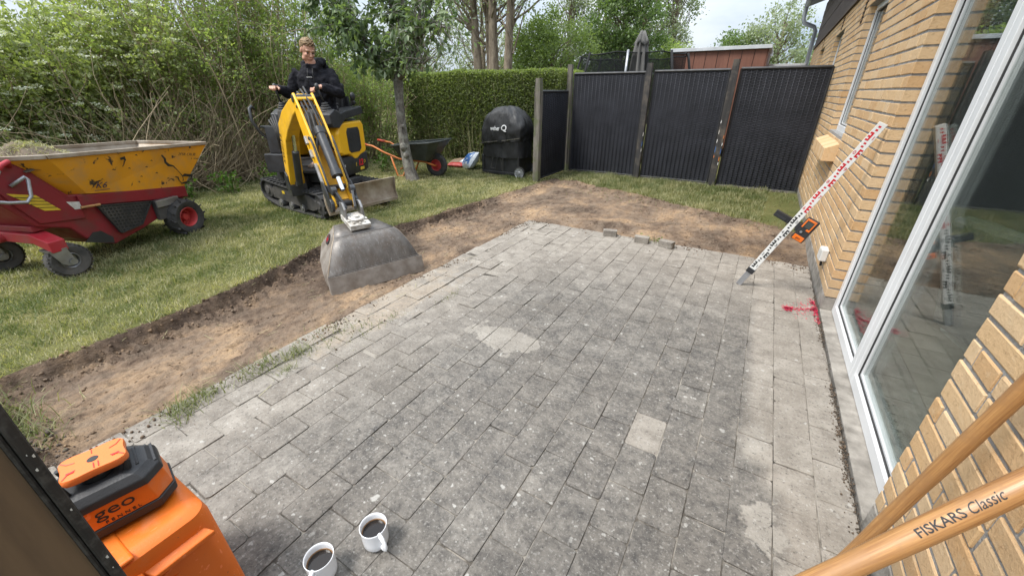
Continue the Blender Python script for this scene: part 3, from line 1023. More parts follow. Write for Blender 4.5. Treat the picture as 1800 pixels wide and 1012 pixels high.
def build_grass():
    rng = np.random.default_rng(17)
    n = 520000
    r_ = 1.2 + 10.5 * rng.uniform(0, 1, n) ** 0.75
    th = rng.uniform(R(88), R(186), n)
    x, y = r_ * np.cos(th), r_ * np.sin(th)
    keep = (x > -9.5) & (x < 0.6) & (y > -0.6) & (y < 7.6)
    keep &= ~((x > PAT_X0) & (y < PAT_Y1 + 0.02))
    x, y = x[keep], y[keep]
    sd = soil_sd(x, y)
    keep = sd < -0.012 + 0.02 * fbm2(x, y, 11, 2, 71)
    keep &= ~((x > -2.3) & (y < 0.9))
    x, y, sd = x[keep], y[keep], sd[keep]
    bare = fbm2(x, y, 1.9, 4, 81)
    keep = rng.uniform(0, 1, len(x)) < np.clip(1.15 - 0.9 * np.clip(bare - 0.05, 0, 1), 0.25, 1)
    x, y, sd, bare = x[keep], y[keep], sd[keep], bare[keep]
    strip = (y > 5.0) & (x > -2.6)
    rr = np.hypot(x, y)
    h = rng.uniform(0.018, 0.05, len(x)) * (1 + 0.9 * np.clip(fbm2(x, y, 6.5, 3, 91), -0.6, 1))
    h = np.where(strip, h * 1.5, h)
    w = 0.0035 + 0.0009 * rr
    dry = np.clip(0.47 + 0.85 * fbm2(x, y, 1.5, 4, 95) + 0.75 * fbm2(x, y, 8, 3, 97) + 0.24 * rng.normal(0, 1, len(x)), 0, 1)
    dry += np.exp(-((sd + 0.05) / 0.16) ** 2) * 0.25
    dry = np.where(strip, dry * 0.75, dry)
    v, f, t = blades(x, y, ground_z(x, y), h, w, rng.uniform(0.1, 0.9, len(x)), np.clip(dry, 0, 1), rng)
    tag(stuff(np_mesh('lawn_grass', v, f, 'grass_blade', tint=t)), 'short mown grass of the lawn, green with dry straw', 'grass')
    # clumps and straw on the cut edge, along the patio joints and the near corner
    cl = [(-2.07, 0.44, .05, .05, 150, .10), (-2.09, 0.54, .03, .06, 130, .08), (-2.06, 0.80, .035, .05, 120, .11), (-2.02, 0.98, .03, .05, 120, .09), (-1.93, 0.86, .02, .03, 50, .06),
          (-2.02, 1.20, .10, .10, 110, .06), (-1.93, 1.35, .07, .07, 70, .05), (-1.86, 1.55, .03, .06, 60, .04), (-1.72, 2.02, .02, .07, 60, .035),
          (-2.72, -0.02, .14, .06, 420, .12), (-2.5, 0.02, .10, .05, 200, .08), (-3.1, -0.06, .14, .05, 260, .09),
          (0.35, 5.2, .2, .12, 260, .08), (0.45, 6.6, .1, .2, 200, .12), (-0.9, 6.9, .6, .12, 900, .11), (-2.3, 6.9, .5, .12, 700, .10), (-0.9, 5.9, .7, .25, 900, .07), (-0.76, 3.99, .05, .03, 60, .05)]
    P = [[], [], [], [], []]
    for (cx, cy, sx, sy, k, hh) in cl:
        gx, gy = cx + rng.normal(0, sx, k), cy + rng.normal(0, sy, k)
        P[0].append(gx); P[1].append(gy)
        onp = (gx > PAT_X0) & (gx < PAT_X1) & (gy < PAT_Y1)
        P[2].append(np.where(onp, -0.002, ground_z(gx, gy)))
        P[3].append(hh * rng.uniform(0.35, 1.0, k)); P[4].append(np.clip(rng.normal(0.22, 0.22, k), 0, 1))
    x, y, z, h, t0 = [np.concatenate(q) for q in P]
    v, f, t = blades(x, y, z, h, 0.0035 + 0 * x, rng.uniform(0.2, 1.4, len(x)), t0, rng, True)
    tag(stuff(np_mesh('grass_tufts', v, f, 'grass_blade', tint=t)), 'longer grass tufts in the patio joints and along the fence foot', 'grass')
    # cut straw lying about
    k = 190
    x, y = rng.uniform(-4.2, -1.7, k), rng.uniform(0, 4.0, k)
    on = (x > PAT_X0)
    ok = ~on | (rng.uniform(0, 1, k) < np.exp(-(x - PAT_X0) / 0.12))
    x, y, on = x[ok], y[ok], on[ok]
    z = np.where(on, 0.006, ground_z(x, y) + 0.006 + 0.02 * (soil_sd(x, y) < -0.02))
    L = rng.uniform(0.03, 0.11, len(x)); a = rng.normal(0.9, 0.9, len(x))
    dx, dy = np.cos(a) * L / 2, np.sin(a) * L / 2
    px, py = -np.sin(a) * 0.0013, np.cos(a) * 0.0013
    up = rng.uniform(0, 0.008, len(x))
    v = np.stack([np.stack([x - dx - px, y - dy - py, z], -1), np.stack([x + dx - px, y + dy - py, z + up], -1),
                  np.stack([x + dx + px, y + dy + py, z + up], -1), np.stack([x - dx + px, y - dy + py, z], -1)], 1).reshape(-1, 3)
    tag(stuff(np_mesh('straw', v, np.arange(len(v)).reshape(-1, 4), 'grass_blade', tint=np.full(len(v), 0.80))), 'dry straw stalks strewn over the soil and patio edge', 'straw')
    # dark gravel in the near corner
    k = 500
    x, y = rng.normal(-2.40, 0.13, k), rng.normal(-0.03, 0.07, k)
    ok = x < PAT_X0 - 0.01
    x, y = x[ok], y[ok]
    s = 0.004 + 0.014 * rng.uniform(0, 1, len(x)) ** 2.5
    v, f = clod_mesh(np.stack([x, y, ground_z(x, y) + s * 0.3], -1), s, rng)
    MAT['gravel'] = plain('gravel', (0.15, 0.12, 0.095), (0.045, 0.036, 0.030), rough=0.9, scale=30, coord='World')
    tag(stuff(np_mesh('gravel', v, f, 'gravel')), 'dark gravel at the near corner of the patio', 'gravel')
build_grass()

def build_debris():
    """leaf crumbs and moss gathered in the gap along the house"""
    rng = np.random.default_rng(19)
    k = 2600
    y = rng.uniform(0.9, 4.0, k)
    x = 0.588 + rng.normal(0, 0.008, k) - 0.03 * np.abs(rng.normal(0, 0.4, k)) * (rng.uniform(0, 1, k) < 0.3)
    dens = np.clip(0.35 + fbm2(y, y * 0, 2.5, 4, 7), 0.05, 1)
    ok = (rng.uniform(0, 1, k) < dens) & (x < 0.600)
    x, y = x[ok], y[ok]
    s = rng.uniform(0.002, 0.0065, len(x))
    v, f = clod_mesh(np.stack([x, y, 0.002 + s * 0.3], -1), s, rng)
    MAT['debris'] = plain('debris', (0.15, 0.105, 0.07), (0.055, 0.042, 0.030), rough=0.95, scale=60, coord='World')
    tag(stuff(np_mesh('leaf_debris', v, f, 'debris')), 'brown leaf crumbs and moss in the gap along the house wall', 'debris')
build_debris()
# ------------------------------------------------------------------ house of yellow bricks
XW = 0.603
HL = Vector((XW, 7.0, 0.0))
house = thing('house', HL, 0, 'yellow brick house along the right side of the patio', 'house')
HM = Matrix.Translation(-HL)

def mat_brick():
    g = NT('yellow_brick')
    v = g.coord('World')
    rnd = g.new('ObjectInfo').outputs['Random']
    at = g.new('Attribute', attribute_name='tint')
    f = g.math('FRACT', g.math('ADD', rnd, at.outputs['Fac']))
    c = g.ramp(f, [(0.0, (0.54, 0.330, 0.160)), (0.25, (0.60, 0.395, 0.205)), (0.55, (0.63, 0.440, 0.250)), (0.8, (0.65, 0.470, 0.285)), (1.0, (0.55, 0.340, 0.165))])
    c = g.mix(g.ramp(g.noise(v, 9, 5, 0.6), [(0.35, 0.0), (0.75, 0.5)]), c, (0.58, 0.405, 0.24))
    c = g.mix(g.ramp(g.noise(v, 70, 5, 0.6), [(0.55, 0.0), (0.80, 0.55)]), c, (0.29, 0.165, 0.07))
    c = g.mix(g.ramp(g.noise(v, 26, 5, 0.65), [(0.54, 0.0), (0.72, 0.55)]), c, (0.62, 0.48, 0.31))
    c = g.mix(g.ramp(g.noise(v, 48, 4, 0.75), [(0.60, 0.0), (0.69, 0.6)]), c, (0.27, 0.16, 0.078))
    sz = g.new('SeparateXYZ')
    g.link(g.new('NewGeometry').outputs['Position'], sz.inputs[0])
    splash = g.ramp(g.math('ADD', sz.outputs['Z'], g.math('MULTIPLY', g.noise(v, 7, 5, 0.6), 0.35)), [(0.22, 0.5), (0.46, 0.0)])
    c = g.mix(splash, c, (0.27, 0.215, 0.15))
    g.base(c)
    g.set(Roughness=0.88)
    g.p.inputs['Specular IOR Level'].default_value = 0.25
    g.bump(g.mix(0.5, g.noise(v, 110, 5, 0.7), g.noise(v, 30, 5, 0.7)), 0.8, 0.006)
    return g.m
MAT['yellow_brick'] = mat_brick()

OPEN = [(1.400, 3.165, -0.2, 2.10), (4.735, 5.80, 0.985, 2.10), (7.55, 8.55, 0.985, 2.10), (10.25, 11.25, 0.985, 2.10)]
Z0, COURSE, NC = 0.098, 0.0667, 33
WALL_Y0, WALL_Y1 = 0.15, 13.9

def brick_unit(seed):
    """brick of unit length along y, unit height along z, 0.07 deep, arrises slightly worn"""
    rn = random.Random(seed)
    L_, H_, D_ = 0.228, 0.0545, 0.07
    m = MB()
    def ring(x, ins, j):
        return [(x, y * (L_ / 2 - ins) + rn.uniform(-j, j), z * (H_ / 2 - ins) + rn.uniform(-j, j)) for y, z in ((-1, -1), (1, -1), (1, 1), (-1, 1))]
    m.loft([ring(D_, 0, 0), ring(0.0025, 0, 0.0016), ring(0, 0.0026, 0.0022)])
    me = m.mesh('brick')
    bm = bmesh.new(); bm.from_mesh(me); bmesh.ops.recalc_face_normals(bm, faces=bm.faces); bm.to_mesh(me); bm.free()
    me.materials.append(MAT['yellow_brick'])
    a = me.attributes.new('tint', 'FLOAT', 'POINT')
    return me

def build_wall():
    # mortar body: wall pieces around the openings
    m = MB(HM)
    xm = XW + 0.0045
    e = 0.0045
    ys = [WALL_Y0]
    for (a, b, c, d) in OPEN:
        ys += [a - e, b + e]
    ys.append(WALL_Y1)
    for i in range(0, len(ys), 2):
        m.box(xm, XW + 0.36, ys[i], ys[i + 1], Z0, Z0 + NC * COURSE)
    for (a, b, c, d) in OPEN:
        m.box(xm + 0.0005, XW + 0.36, a - e, b + e, d, Z0 + NC * COURSE)
        if c > 0:
            m.box(xm + 0.0005, XW + 0.36, a - e, b + e, Z0, c)
    wall = m.build('wall', 'mortar', house)
    units = [brick_unit(k) for k in range(8)]
    rn = random.Random(12)
    items = []
    for k in range(NC):
        zc = Z0 + COURSE * (k + 0.5)
        segs = []
        y = WALL_Y0
        for (a, b, c, d) in OPEN:
            if c < zc < d:
                segs.append((y, a)); y = b
        segs.append((y, WALL_Y1))
        for (a, b) in segs:
            seq = [0.228, 0.228, 0.108]
            i = k * 2 % 3
            p = a
            first = True
            while p < b - 0.02:
                L_ = seq[i % 3]
                if first:
                    L_ = (0.228, 0.168, 0.108)[(k + (0 if a < 2 else 1)) % 3]
                    first = False
                i += 1
                q = min(p + L_, b)
                if b - q < 0.05:
                    q = b
                items.append(((p + q) / 2, zc, q - p))
                p = q + 0.012
    def size(it):
        y, z, L_ = it
        d2 = XW ** 2 + y ** 2 + (z - CAM_H) ** 2
        # in view of the lens: bearing and height limits of the frame
        fy, fx = y * math.cos(CAM_YAW) - XW * math.sin(CAM_YAW), XW * math.cos(CAM_YAW) + y * math.sin(CAM_YAW)
        depth = fy * math.cos(CAM_PITCH) - (z - CAM_H) * math.sin(CAM_PITCH)
        upv = fy * math.sin(CAM_PITCH) + (z - CAM_H) * math.cos(CAM_PITCH)
        if depth < 0.1 or abs(fx / depth) > 1.32 or abs(upv / depth) > 0.75:
            return 0
        return XW * L_ / d2 ** 1.5
    items.sort(key=size, reverse=True)
    rest_v, rest_f, rest_t = [], [], []
    base = units[0]
    bf = [tuple(p.vertices) for p in base.polygons]
    for k, (y, z, L_) in enumerate(items):
        px = XW + rn.gauss(0, 0.0012)
        sy = L_ / 0.228
        me = rn.choice(units)
        if k < 299 and size((y, z, L_)) > 0:
            o = bpy.data.objects.new('brick', me)
            COL.objects.link(o)
            o.parent = wall
            o.location = Vector((px, y, z + rn.gauss(0, 0.0006))) - HL
            o.rotation_euler = (rn.gauss(0, 0.003), 0, rn.gauss(0, 0.004))
            o.scale = (1, sy, 1)
        else:
            o0 = len(rest_v)
            rest_v += [(px + q.co.x - HL.x, y + q.co.y * sy - HL.y, z + q.co.z - HL.z) for q in me.vertices]
            rest_f += [tuple(i + o0 for i in f) for f in bf]
            rest_t += [rn.random()] * len(me.vertices)
    me = bpy.data.meshes.new('brickwork')
    me.from_pydata(rest_v, [], rest_f)
    a = me.attributes.new('tint', 'FLOAT', 'POINT')
    a.data.foreach_set('value', rest_t)
    o = link_mesh('brickwork', me, 'yellow_brick', wall)
    stuff(o)
    # far gable end brick return and roof
    m = MB(HM)
    m.box(XW + 0.36, XW + 8, WALL_Y1 - 0.3, WALL_Y1 - 0.001, 0, 2.29)
    m.build('gable_wall', 'yellow_brick', house)
    # concrete plinth, steps back under the bricks
    m = MB(HM)
    m.box(XW + 0.001, XW + 0.35, WALL_Y0, 1.398, -0.12, Z0 - 0.004)
    m.box(XW + 0.001, XW + 0.35, 3.167, WALL_Y1, -0.12, Z0 - 0.004)
    m.box(XW - 0.001, XW + 0.35, 1.398, 3.167, -0.12, 0.006)
    m.build('plinth', 'concrete', house, bevel=0.004)
    # dark boards above the bricks
    zt = Z0 + NC * COURSE
    m = MB(HM)
    m.box(XW - 0.025, XW + 0.3, 2.2, WALL_Y1, zt + 0.001, zt + 0.06)
    fas = m.build('fascia', 'fascia_wood', house)
    for k in range(6):
        m = MB(HM)
        m.box(XW - 0.012 + 0.004 * (k % 2), XW + 0.3, 2.2, WALL_Y1, zt + 0.062 + k * 0.152, zt + 0.062 + (k + 1) * 0.152 - 0.006)
        m.build('board', 'fascia_wood', fas, bevel=0.003)
    m = MB(HM)
    m.prism([(XW - 0.35, 1.5, zt + 0.98), (XW + 4.2, 1.5, zt + 2.6), (XW + 4.2, 1.5, zt + 2.72), (XW - 0.35, 1.5, zt + 1.10)], (0, WALL_Y1 - 1.5 + 0.35, 0))
    roof = m.build('roof', 'roof_grey', house)
    m = MB(HM)
    m.tube([(XW - 0.40, 1.5, zt + 1.0), (XW - 0.40, WALL_Y1 + 0.4, zt + 1.0)], 0.055, 10)
    m.build('gutter', 'zinc_pipe', roof, smooth=40)
    m = MB(HM)
    yv = WALL_Y1 + 0.22
    m.tube([(XW - 0.40, yv, zt + 0.98), (XW - 0.40, yv, zt + 0.72), (XW - 0.36, yv, zt + 0.62), (XW - 0.12, yv, zt + 0.52), (XW - 0.07, yv, zt + 0.42), (XW - 0.07, yv, 0.1)], 0.048, 12)
    m.build('downpipe', 'zinc_pipe', house, smooth=50)
    # rowlock sill under each narrow window, one brick beside the other
    for j, (a, b, c, d) in enumerate(OPEN[1:]):
        m = MB(HM)
        m.prism([(XW - 0.092, a + 0.02, 0.788), (XW + 0.05, a + 0.02, 0.788), (XW + 0.05, a + 0.02, 0.945), (XW - 0.092, a + 0.02, 0.882)], (0, b - a - 0.04, 0))
        sill = m.build('sill', 'mortar', house)
        nb = int(round((b - a) / 0.0667))
        for k in range(nb):
            y0 = a - 0.002 + k * (b - a) / nb
            m = MB(HM)
            t = rn.uniform(-0.001, 0.001)
            m.prism([(XW - 0.10 + t, y0 + 0.004, 0.78), (XW + 0.055, y0 + 0.004, 0.78), (XW + 0.055, y0 + 0.004, 0.955), (XW - 0.10 + t, y0 + 0.004, 0.89)], (0, (b - a) / nb - 0.008, 0))
            m.build('brick', 'yellow_brick', sill, bevel=0.002, seg=1)
    # open weep vents: dark slots between courses
    for (yv, zv) in ((6.07, 1.99), (8.05, 2.13), (10.9, 2.13)):
        m = MB(HM)
        m.box(XW - 0.004, XW + 0.02, yv - 0.055, yv + 0.055, zv, zv + (0.20 if zv < 2 else 0.15))
        vent = m.build('vent', 'gasket', house)
        nz = 5 if zv < 2 else 4
        for k in range(nz):
            m = MB(HM)
            z = zv + 0.012 + k * 0.04
            m.prism([(XW - 0.018, yv - 0.055, z), (XW - 0.004, yv - 0.055, z + 0.018), (XW - 0.002, yv - 0.055, z + 0.016), (XW - 0.016, yv - 0.055, z - 0.004)], (0, 0.11, 0))
            m.build('slat', 'yellow_brick', vent)
    return wall
wall_part = build_wall()

def window(y0, y1, z0, z1, xf, units, rail=0.055, bottom=0.06, name='window'):
    """units: list of (ya, yb); white frame, rubber lines, two panes in each unit"""
    m = MB(HM)
    d = 0.065
    for (a, b) in units:
        m.box(xf, xf + d, a, a + rail, z0, z1)
        m.box(xf, xf + d, b - rail, b, z0, z1)
        m.box(xf + 0.0005, xf + d, a + rail, b - rail, z0, z0 + bottom)
        m.box(xf + 0.0005, xf + d, a + rail, b - rail, z1 - rail, z1)
    fr = m.build(name, 'frame_white', house, bevel=0.003)
    for (a, b) in units:
        m = MB(HM)
        g_ = 0.007
        ya, yb, za, zb = a + rail, b - rail, z0 + bottom, z1 - rail
        for (p, q, r_, s) in ((ya, ya + g_, za, zb), (yb - g_, yb, za, zb), (ya + g_, yb - g_, za, za + g_), (ya + g_, yb - g_, zb - g_, zb)):
            m.box(xf + 0.014, xf + 0.05, p, q, r_, s)
        m.build('gasket', 'gasket', fr)
        m = MB(HM)
        k_ = 0.018
        for (p, q, r_, s) in ((ya + g_, ya + k_, za + g_, zb - g_), (yb - k_, yb - g_, za + g_, zb - g_), (ya + k_, yb - k_, za + g_, za + k_)):
            m.box(xf + 0.020, xf + 0.048, p, q, r_, s)
        m.build('glazing_bead', 'frame_white', fr)
        for xg in (0.026, 0.046):
            m = MB(HM)
            m.box(xf + xg, xf + xg + 0.004, ya + g_, yb - g_, za + g_, zb - g_)
            m.build('pane', 'window_glass', fr)
    return fr
window(1.402, 3.155, 0.010, 2.098, XW + 0.064, [(1.402, 2.332), (2.336, 3.155)], name='window')
for (a, b, c, d) in OPEN[1:]:
    window(a + 0.004, b - 0.004, c - 0.02, d - 0.002, XW + 0.060, [(a + 0.004, b - 0.004)], rail=0.05, bottom=0.075, name='window')

def room():
    m = MB(HM)
    m.box(XW + 0.36, 5.2, 0.3, 4.4, -0.05, 0.0)
    m.build('room_floor', 'room_floor', house)
    m = MB(HM)
    m.box(5.2, 5.3, 0.3, 4.4, 0, 0.8); m.box(5.2, 5.3, 0.3, 4.4, 2.2, 2.5); m.box(5.2, 5.3, 0.3, 0.9, 0.8, 2.2); m.box(5.2, 5.3, 3.9, 4.4, 0.8, 2.2)  # unseen opening added in the back wall to let daylight brighten the room
    m.box(XW + 0.361, 5.2, 4.4, 4.5, 0, 2.5)
    m.box(XW + 0.361, 5.2, 0.2, 0.3, 0, 2.5)
    m.box(XW + 0.361, 5.2, 0.3, 4.4, 2.4, 2.5)
    m.build('room_wall', 'room_wall', house)
    # second room behind the narrow windows
    m = MB(HM)
    m.box(4.6, 4.7, 4.5, 13.6, 0, 2.5)
    m.box(XW + 0.361, 4.6, 13.5, 13.6, 0, 2.5)
    m.box(XW + 0.361, 4.6, 4.5, 13.5, -0.05, 0)
    m.box(XW + 0.361, 4.6, 4.5, 13.5, 2.4, 2.5)
    m.build('room_wall', 'room_wall', house)
    # drawn curtain by the far jamb
    m = MB(HM)
    pts = [(XW + 0.19 + 0.022 * math.sin(k * 1.7), 2.86 + k * 0.012, 0.03) for k in range(34)]
    m.loft([pts, [(p[0], p[1], 2.2) for p in pts]], caps=False, closed=False)
    c = m.build('curtain', 'curtain', house, smooth=True, fix=False)
    c.modifiers.new('thick', 'SOLIDIFY').thickness = 0.004
room()

def chair():
    t = thing('chair', (1.18, 2.05, 0.0), R(20), 'pale chair with curved white legs behind the patio window', 'chair')
    for s in (-1, 1):
        m = MB()
        pts = []
        for k in range(15):
            u = k / 14
            x = 0.26 * math.cos(u * PI * 0.95) * (1 - 0.2 * u)
            z = 0.04 + 0.42 * math.sin(u * PI / 2) ** 1.3
            pts.append((x - 0.05, s * 0.25, z))
        m.tube(pts, [0.016 + 0.006 * math.sin(k / 14 * PI) for k in range(15)], 10, flat=2.0)
        m.build('leg', 'chair_white', t, smooth=True)
    m = MB()
    m.box(-0.24, 0.26, -0.27, 0.27, 0.42, 0.50)
    m.build('seat', 'curtain', t, bevel=0.03, seg=3)
    m = MB()
    m.box(-0.05, 0.02, -0.26, 0.26, 0, 0.48, Matrix.Translation((-0.27, 0, 0.47)) @ Matrix.Rotation(R(-14), 4, 'Y'))
    m.build('backrest', 'curtain', t, bevel=0.03, seg=3)
    m = MB()
    m.tube([(-0.2, 0.3, 0.66), (0.16, 0.3, 0.66)], 0.045, 12)
    m.build('armrest', 'chair_white', t, smooth=40)
chair()

def junction_box():
    t = thing('junction_box', (XW, 3.57, 0.27), 0, 'small grey-white outdoor junction box low on the brick wall', 'junction box')
    m = MB(); m.box(-0.045, 0.0, -0.055, 0.055, -0.045, 0.045)
    m.build('housing', 'white_plastic', t, bevel=0.008, seg=3)
    m = MB(); m.box(-0.050, -0.046, -0.048, 0.048, -0.038, 0.038)
    m.build('lid', 'white_plastic', t, bevel=0.003)
    m = MB(); m.tube([(-0.02, 0.02, -0.04), (-0.012, 0.02, -0.10)], 0.008, 8)
    m.build('cable', 'gasket', t)
junction_box()

# ------------------------------------------------------------------ black woven fence
FY = 7.12
FL = Vector((-1.2, FY, 0))
fence = thing('garden_fence', FL, 0, 'black woven garden fence of three panels between wooden posts', 'fence')
FM = Matrix.Translation(-FL)

def mat_weave():
    g = NT('woven_plastic')
    v = g.coord('Object')
    c = g.ramp(g.noise(v, 4, 6, 0.6), [(0.35, (0.013, 0.0145, 0.020)), (0.7, (0.027, 0.029, 0.038))])
    c = g.mix(g.ramp(g.noise(v, 30, 5, 0.7), [(0.62, 0.0), (0.8, 0.5)]), c, (0.085, 0.08, 0.07))
    g.base(c)
    g.set(Roughness=0.62)
    g.p.inputs['Specular IOR Level'].default_value = 0.3
    return g.m
MAT['woven_plastic'] = mat_weave()

def weave(p0, p1, z0, z1, thick, M, step=0.017, stake=0.066):
    """strands passing before and behind upright stakes"""
    p0, p1 = Vector(p0), Vector(p1)
    d = (p1 - p0)
    L_ = d.length
    d.normalize()
    nrm = Vector((d.y, -d.x, 0))
    m = MB(M)
    ns = max(2, int(round(L_ / stake)))
    nz = int((z1 - z0) / step)
    for k in range(nz):
        za = z0 + k * step
        up, lo = [], []
        nn = ns * 4
        for i in range(nn + 1):
            u = i / nn
            w = math.cos(u * ns * PI + (k % 2) * PI) * 0.0036
            q = p0 + d * (u * L_) + nrm * w
            up.append((q.x, q.y, za + step * 1.04))
            mid = q + nrm * 0.004
            lo.append((q.x, q.y, za))
        mids = [(Vector(a) + Vector(b)) / 2 + nrm * 0.005 for a, b in zip(up, lo)]
        m.loft([lo, mids, up], caps=False, closed=False)
    for i in range(ns + 1):
        q = p0 + d * (i / ns * L_)
        m.tube([(q.x, q.y, z0), (q.x, q.y, z1)], 0.0075, 6)
    return m

def panel(parent, p0, p1, z0, z1, M, name='panel'):
    m = MB(M)
    a, b = Vector((*p0, 0)), Vector((*p1, 0))
    for (u, v, r_) in (((a.x, a.y, z1), (b.x, b.y, z1), 0.019), ((a.x, a.y, z0), (b.x, b.y, z0), 0.016), ((a.x, a.y, z0), (a.x, a.y, z1), 0.015), ((b.x, b.y, z0), (b.x, b.y, z1), 0.015)):
        m.tube([u, v], r_, 8)
    pn = m.build(name, 'black_plastic', parent, smooth=40)
    m = MB(M)
    if abs(b.x - a.x) > abs(b.y - a.y):
        m.box(a.x, b.x, a.y + 0.012, a.y + 0.016, z0, z1)
    else:
        m.box(a.x - 0.016, a.x - 0.012, a.y, b.y, z0, z1)
    m.build('backing', 'net_black', pn)
    w = weave((a.x, a.y, 0), (b.x, b.y, 0), z0 + 0.01, z1 - 0.01, 0.01, M)
    w.build('woven_infill', 'woven_plastic', pn, smooth=True, fix=False)
    return pn

def post(parent, x, y, z1, w, mat, M, lean=(0, 0), z0=-0.1):
    m = MB(M)
    rn = random.Random(int(x * 1000))
    rings = []
    for k in range(9):
        u = k / 8
        z = z0 + (z1 - z0) * u
        cx, cy = x + lean[0] * u, y + lean[1] * u
        s = w / 2 * (1 if k < 8 else 0.86)
        c_ = 0.006
        rings.append([(cx + sx * (s - (c_ if i % 2 else 0)) + rn.uniform(-.0025, .0025), cy + sy * (s - (0 if i % 2 else c_)) + rn.uniform(-.0025, .0025), z)
                      for i, (sx, sy) in enumerate(((-1, -1), (-1, -1), (1, -1), (1, -1), (1, 1), (1, 1), (-1, 1), (-1, 1)))])
    m.loft(rings)
    o = m.build('post', mat, parent, bevel=0.004)
    o['label'] = 'weathered wooden fence post'
    return o

PX = [(-3.075, 1.77, 'post_grey'), (-1.745, 1.745, 'post_black'), (-0.555, 1.74, 'post_black')]
post(fence, -3.06, FY + 0.02, 1.77, 0.085, 'post_grey', FM, (-0.02, 0))
post(fence, -1.73, FY - 0.03, 1.75, 0.090, 'post_black', FM, (-0.01, 0))
post(fence, -0.545, FY - 0.03, 1.76, 0.095, 'post_black', FM, (-0.01, 0))
panel(fence, (-2.985, FY), (-1.80, FY), 0.06, 1.625, FM)
panel(fence, (-1.665, FY), (-0.615, FY), 0.06, 1.635, FM)
panel(fence, (-0.475, FY), (0.575, FY), 0.04, 1.645, FM)
for (a, b) in ((-3.02, -1.78), (-1.68, -0.60), (-0.49, 0.59)):
    m = MB(FM); m.box(a, b, FY - 0.03, FY + 0.03, -0.1, 0.045)
    m.build('base_board', 'post_grey', fence, bevel=0.004)
# flakes of old paint on the middle posts
def flakes(x, zlist, side):
    rn = random.Random(5)
    for (z, h, mt) in zlist:
        m = MB(FM)
        w = 0.012
        yy = FY - 0.03 - 0.0485
        m.add([(x, yy, z), (x + w * 0.8, yy, z + 0.01), (x + w, yy, z + h * 0.6), (x + w * 0.5, yy, z + h), (x + 0.002, yy, z + h * 0.8)], [(0, 1, 2, 3, 4)])
        o = m.build('paint_flake', mt, fence, fix=False)
        o.modifiers.new('t', 'SOLIDIFY').thickness = 0.0015
flakes(-0.592, [(0.52, 0.10, 'bag_blue'), (0.66, 0.06, 'ink_white'), (0.44, 0.05, 'barrow_orange'), (0.78, 0.07, 'sticker_white'), (0.93, 0.05, 'ink_white')], -1)
flakes(-0.515, [(0.50, 0.09, 'bag_blue'), (0.62, 0.05, 'ink_white'), (0.40, 0.07, 'barrow_orange'), (0.34, 0.05, 'ink_white'), (0.72, 0.06, 'barrow_orange')], 1)
flakes(-1.70, [(0.55, 0.08, 'bag_blue'), (0.70, 0.07, 'sticker_white'), (0.46, 0.06, 'sticker_white')], 1)

SL = Vector((-3.06, 6.5, 0))
sfence = thing('side_fence', SL, 0, 'short low black woven fence panel beside the covered grill', 'fence')
SM = Matrix.Translation(-SL)
post(sfence, -3.065, 5.95, 1.535, 0.10, 'post_grey', SM, (0.005, 0))
panel(sfence, (-3.06, 6.03), (-3.06, 7.04), 0.06, 1.36, SM)
# ------------------------------------------------------------------ plants
def unit(v):
    return v / np.maximum(np.linalg.norm(v, axis=-1, keepdims=True), 1e-9)

def leaf_arrays(P, D, L_, W, rng, droop=0.15):
    """rhombic leaves folded along the midrib"""
    n = len(P)
    D = unit(D)
    r_ = unit(rng.normal(0, 1, (n, 3)))
    S = unit(np.cross(D, r_))
    N = np.cross(S, D)
    L_, W = np.asarray(L_).reshape(-1, 1) * np.ones((n, 1)), np.asarray(W).reshape(-1, 1) * np.ones((n, 1))
    a = P
    b = P + D * L_ * 0.45 + S * W * 0.5 + N * W * 0.18
    c = P + D * L_ + N * (-droop) * L_
    d = P + D * L_ * 0.45 - S * W * 0.5 + N * W * 0.18
    v = np.stack([a, b, c, d], 1).reshape(-1, 3)
    i = np.arange(n)[:, None] * 4
    f = np.concatenate([i + np.array([[0, 1, 2]]), i + np.array([[0, 2, 3]])], 1).reshape(-1, 3)
    return v, f

def leaves(name, P, D, L_, W, tint, mat, parent, rng, droop=0.15):
    v, f = leaf_arrays(P, D, L_, W, rng, droop)
    return stuff(np_mesh(name, v, f, mat, parent, np.repeat(np.clip(tint, 0, 1), 4)))

def thin_tubes(lines, radii, n=4):
    """lines: (k, m, 3) polylines; radii: (k, m)"""
    lines, radii = np.asarray(lines, float), np.asarray(radii, float)
    k, m = lines.shape[:2]
    t = np.gradient(lines, axis=1)
    t = unit(t)
    ref = np.where(np.abs(t[..., 2:3]) < 0.9, np.array([0, 0, 1.0]), np.array([1.0, 0, 0]))
    s = unit(np.cross(t, ref))
    u = np.cross(t, s)
    ang = np.arange(n) * 2 * PI / n
    ring = lines[:, :, None, :] + radii[:, :, None, None] * (s[:, :, None, :] * np.cos(ang)[None, None, :, None] + u[:, :, None, :] * np.sin(ang)[None, None, :, None])
    v = ring.reshape(-1, 3)
    idx = np.arange(k * m * n).reshape(k, m, n)
    f = np.stack([idx[:, :-1, :], np.roll(idx[:, :-1, :], -1, 2), np.roll(idx[:, 1:, :], -1, 2), idx[:, 1:, :]], -1).reshape(-1, 4)
    return v, f

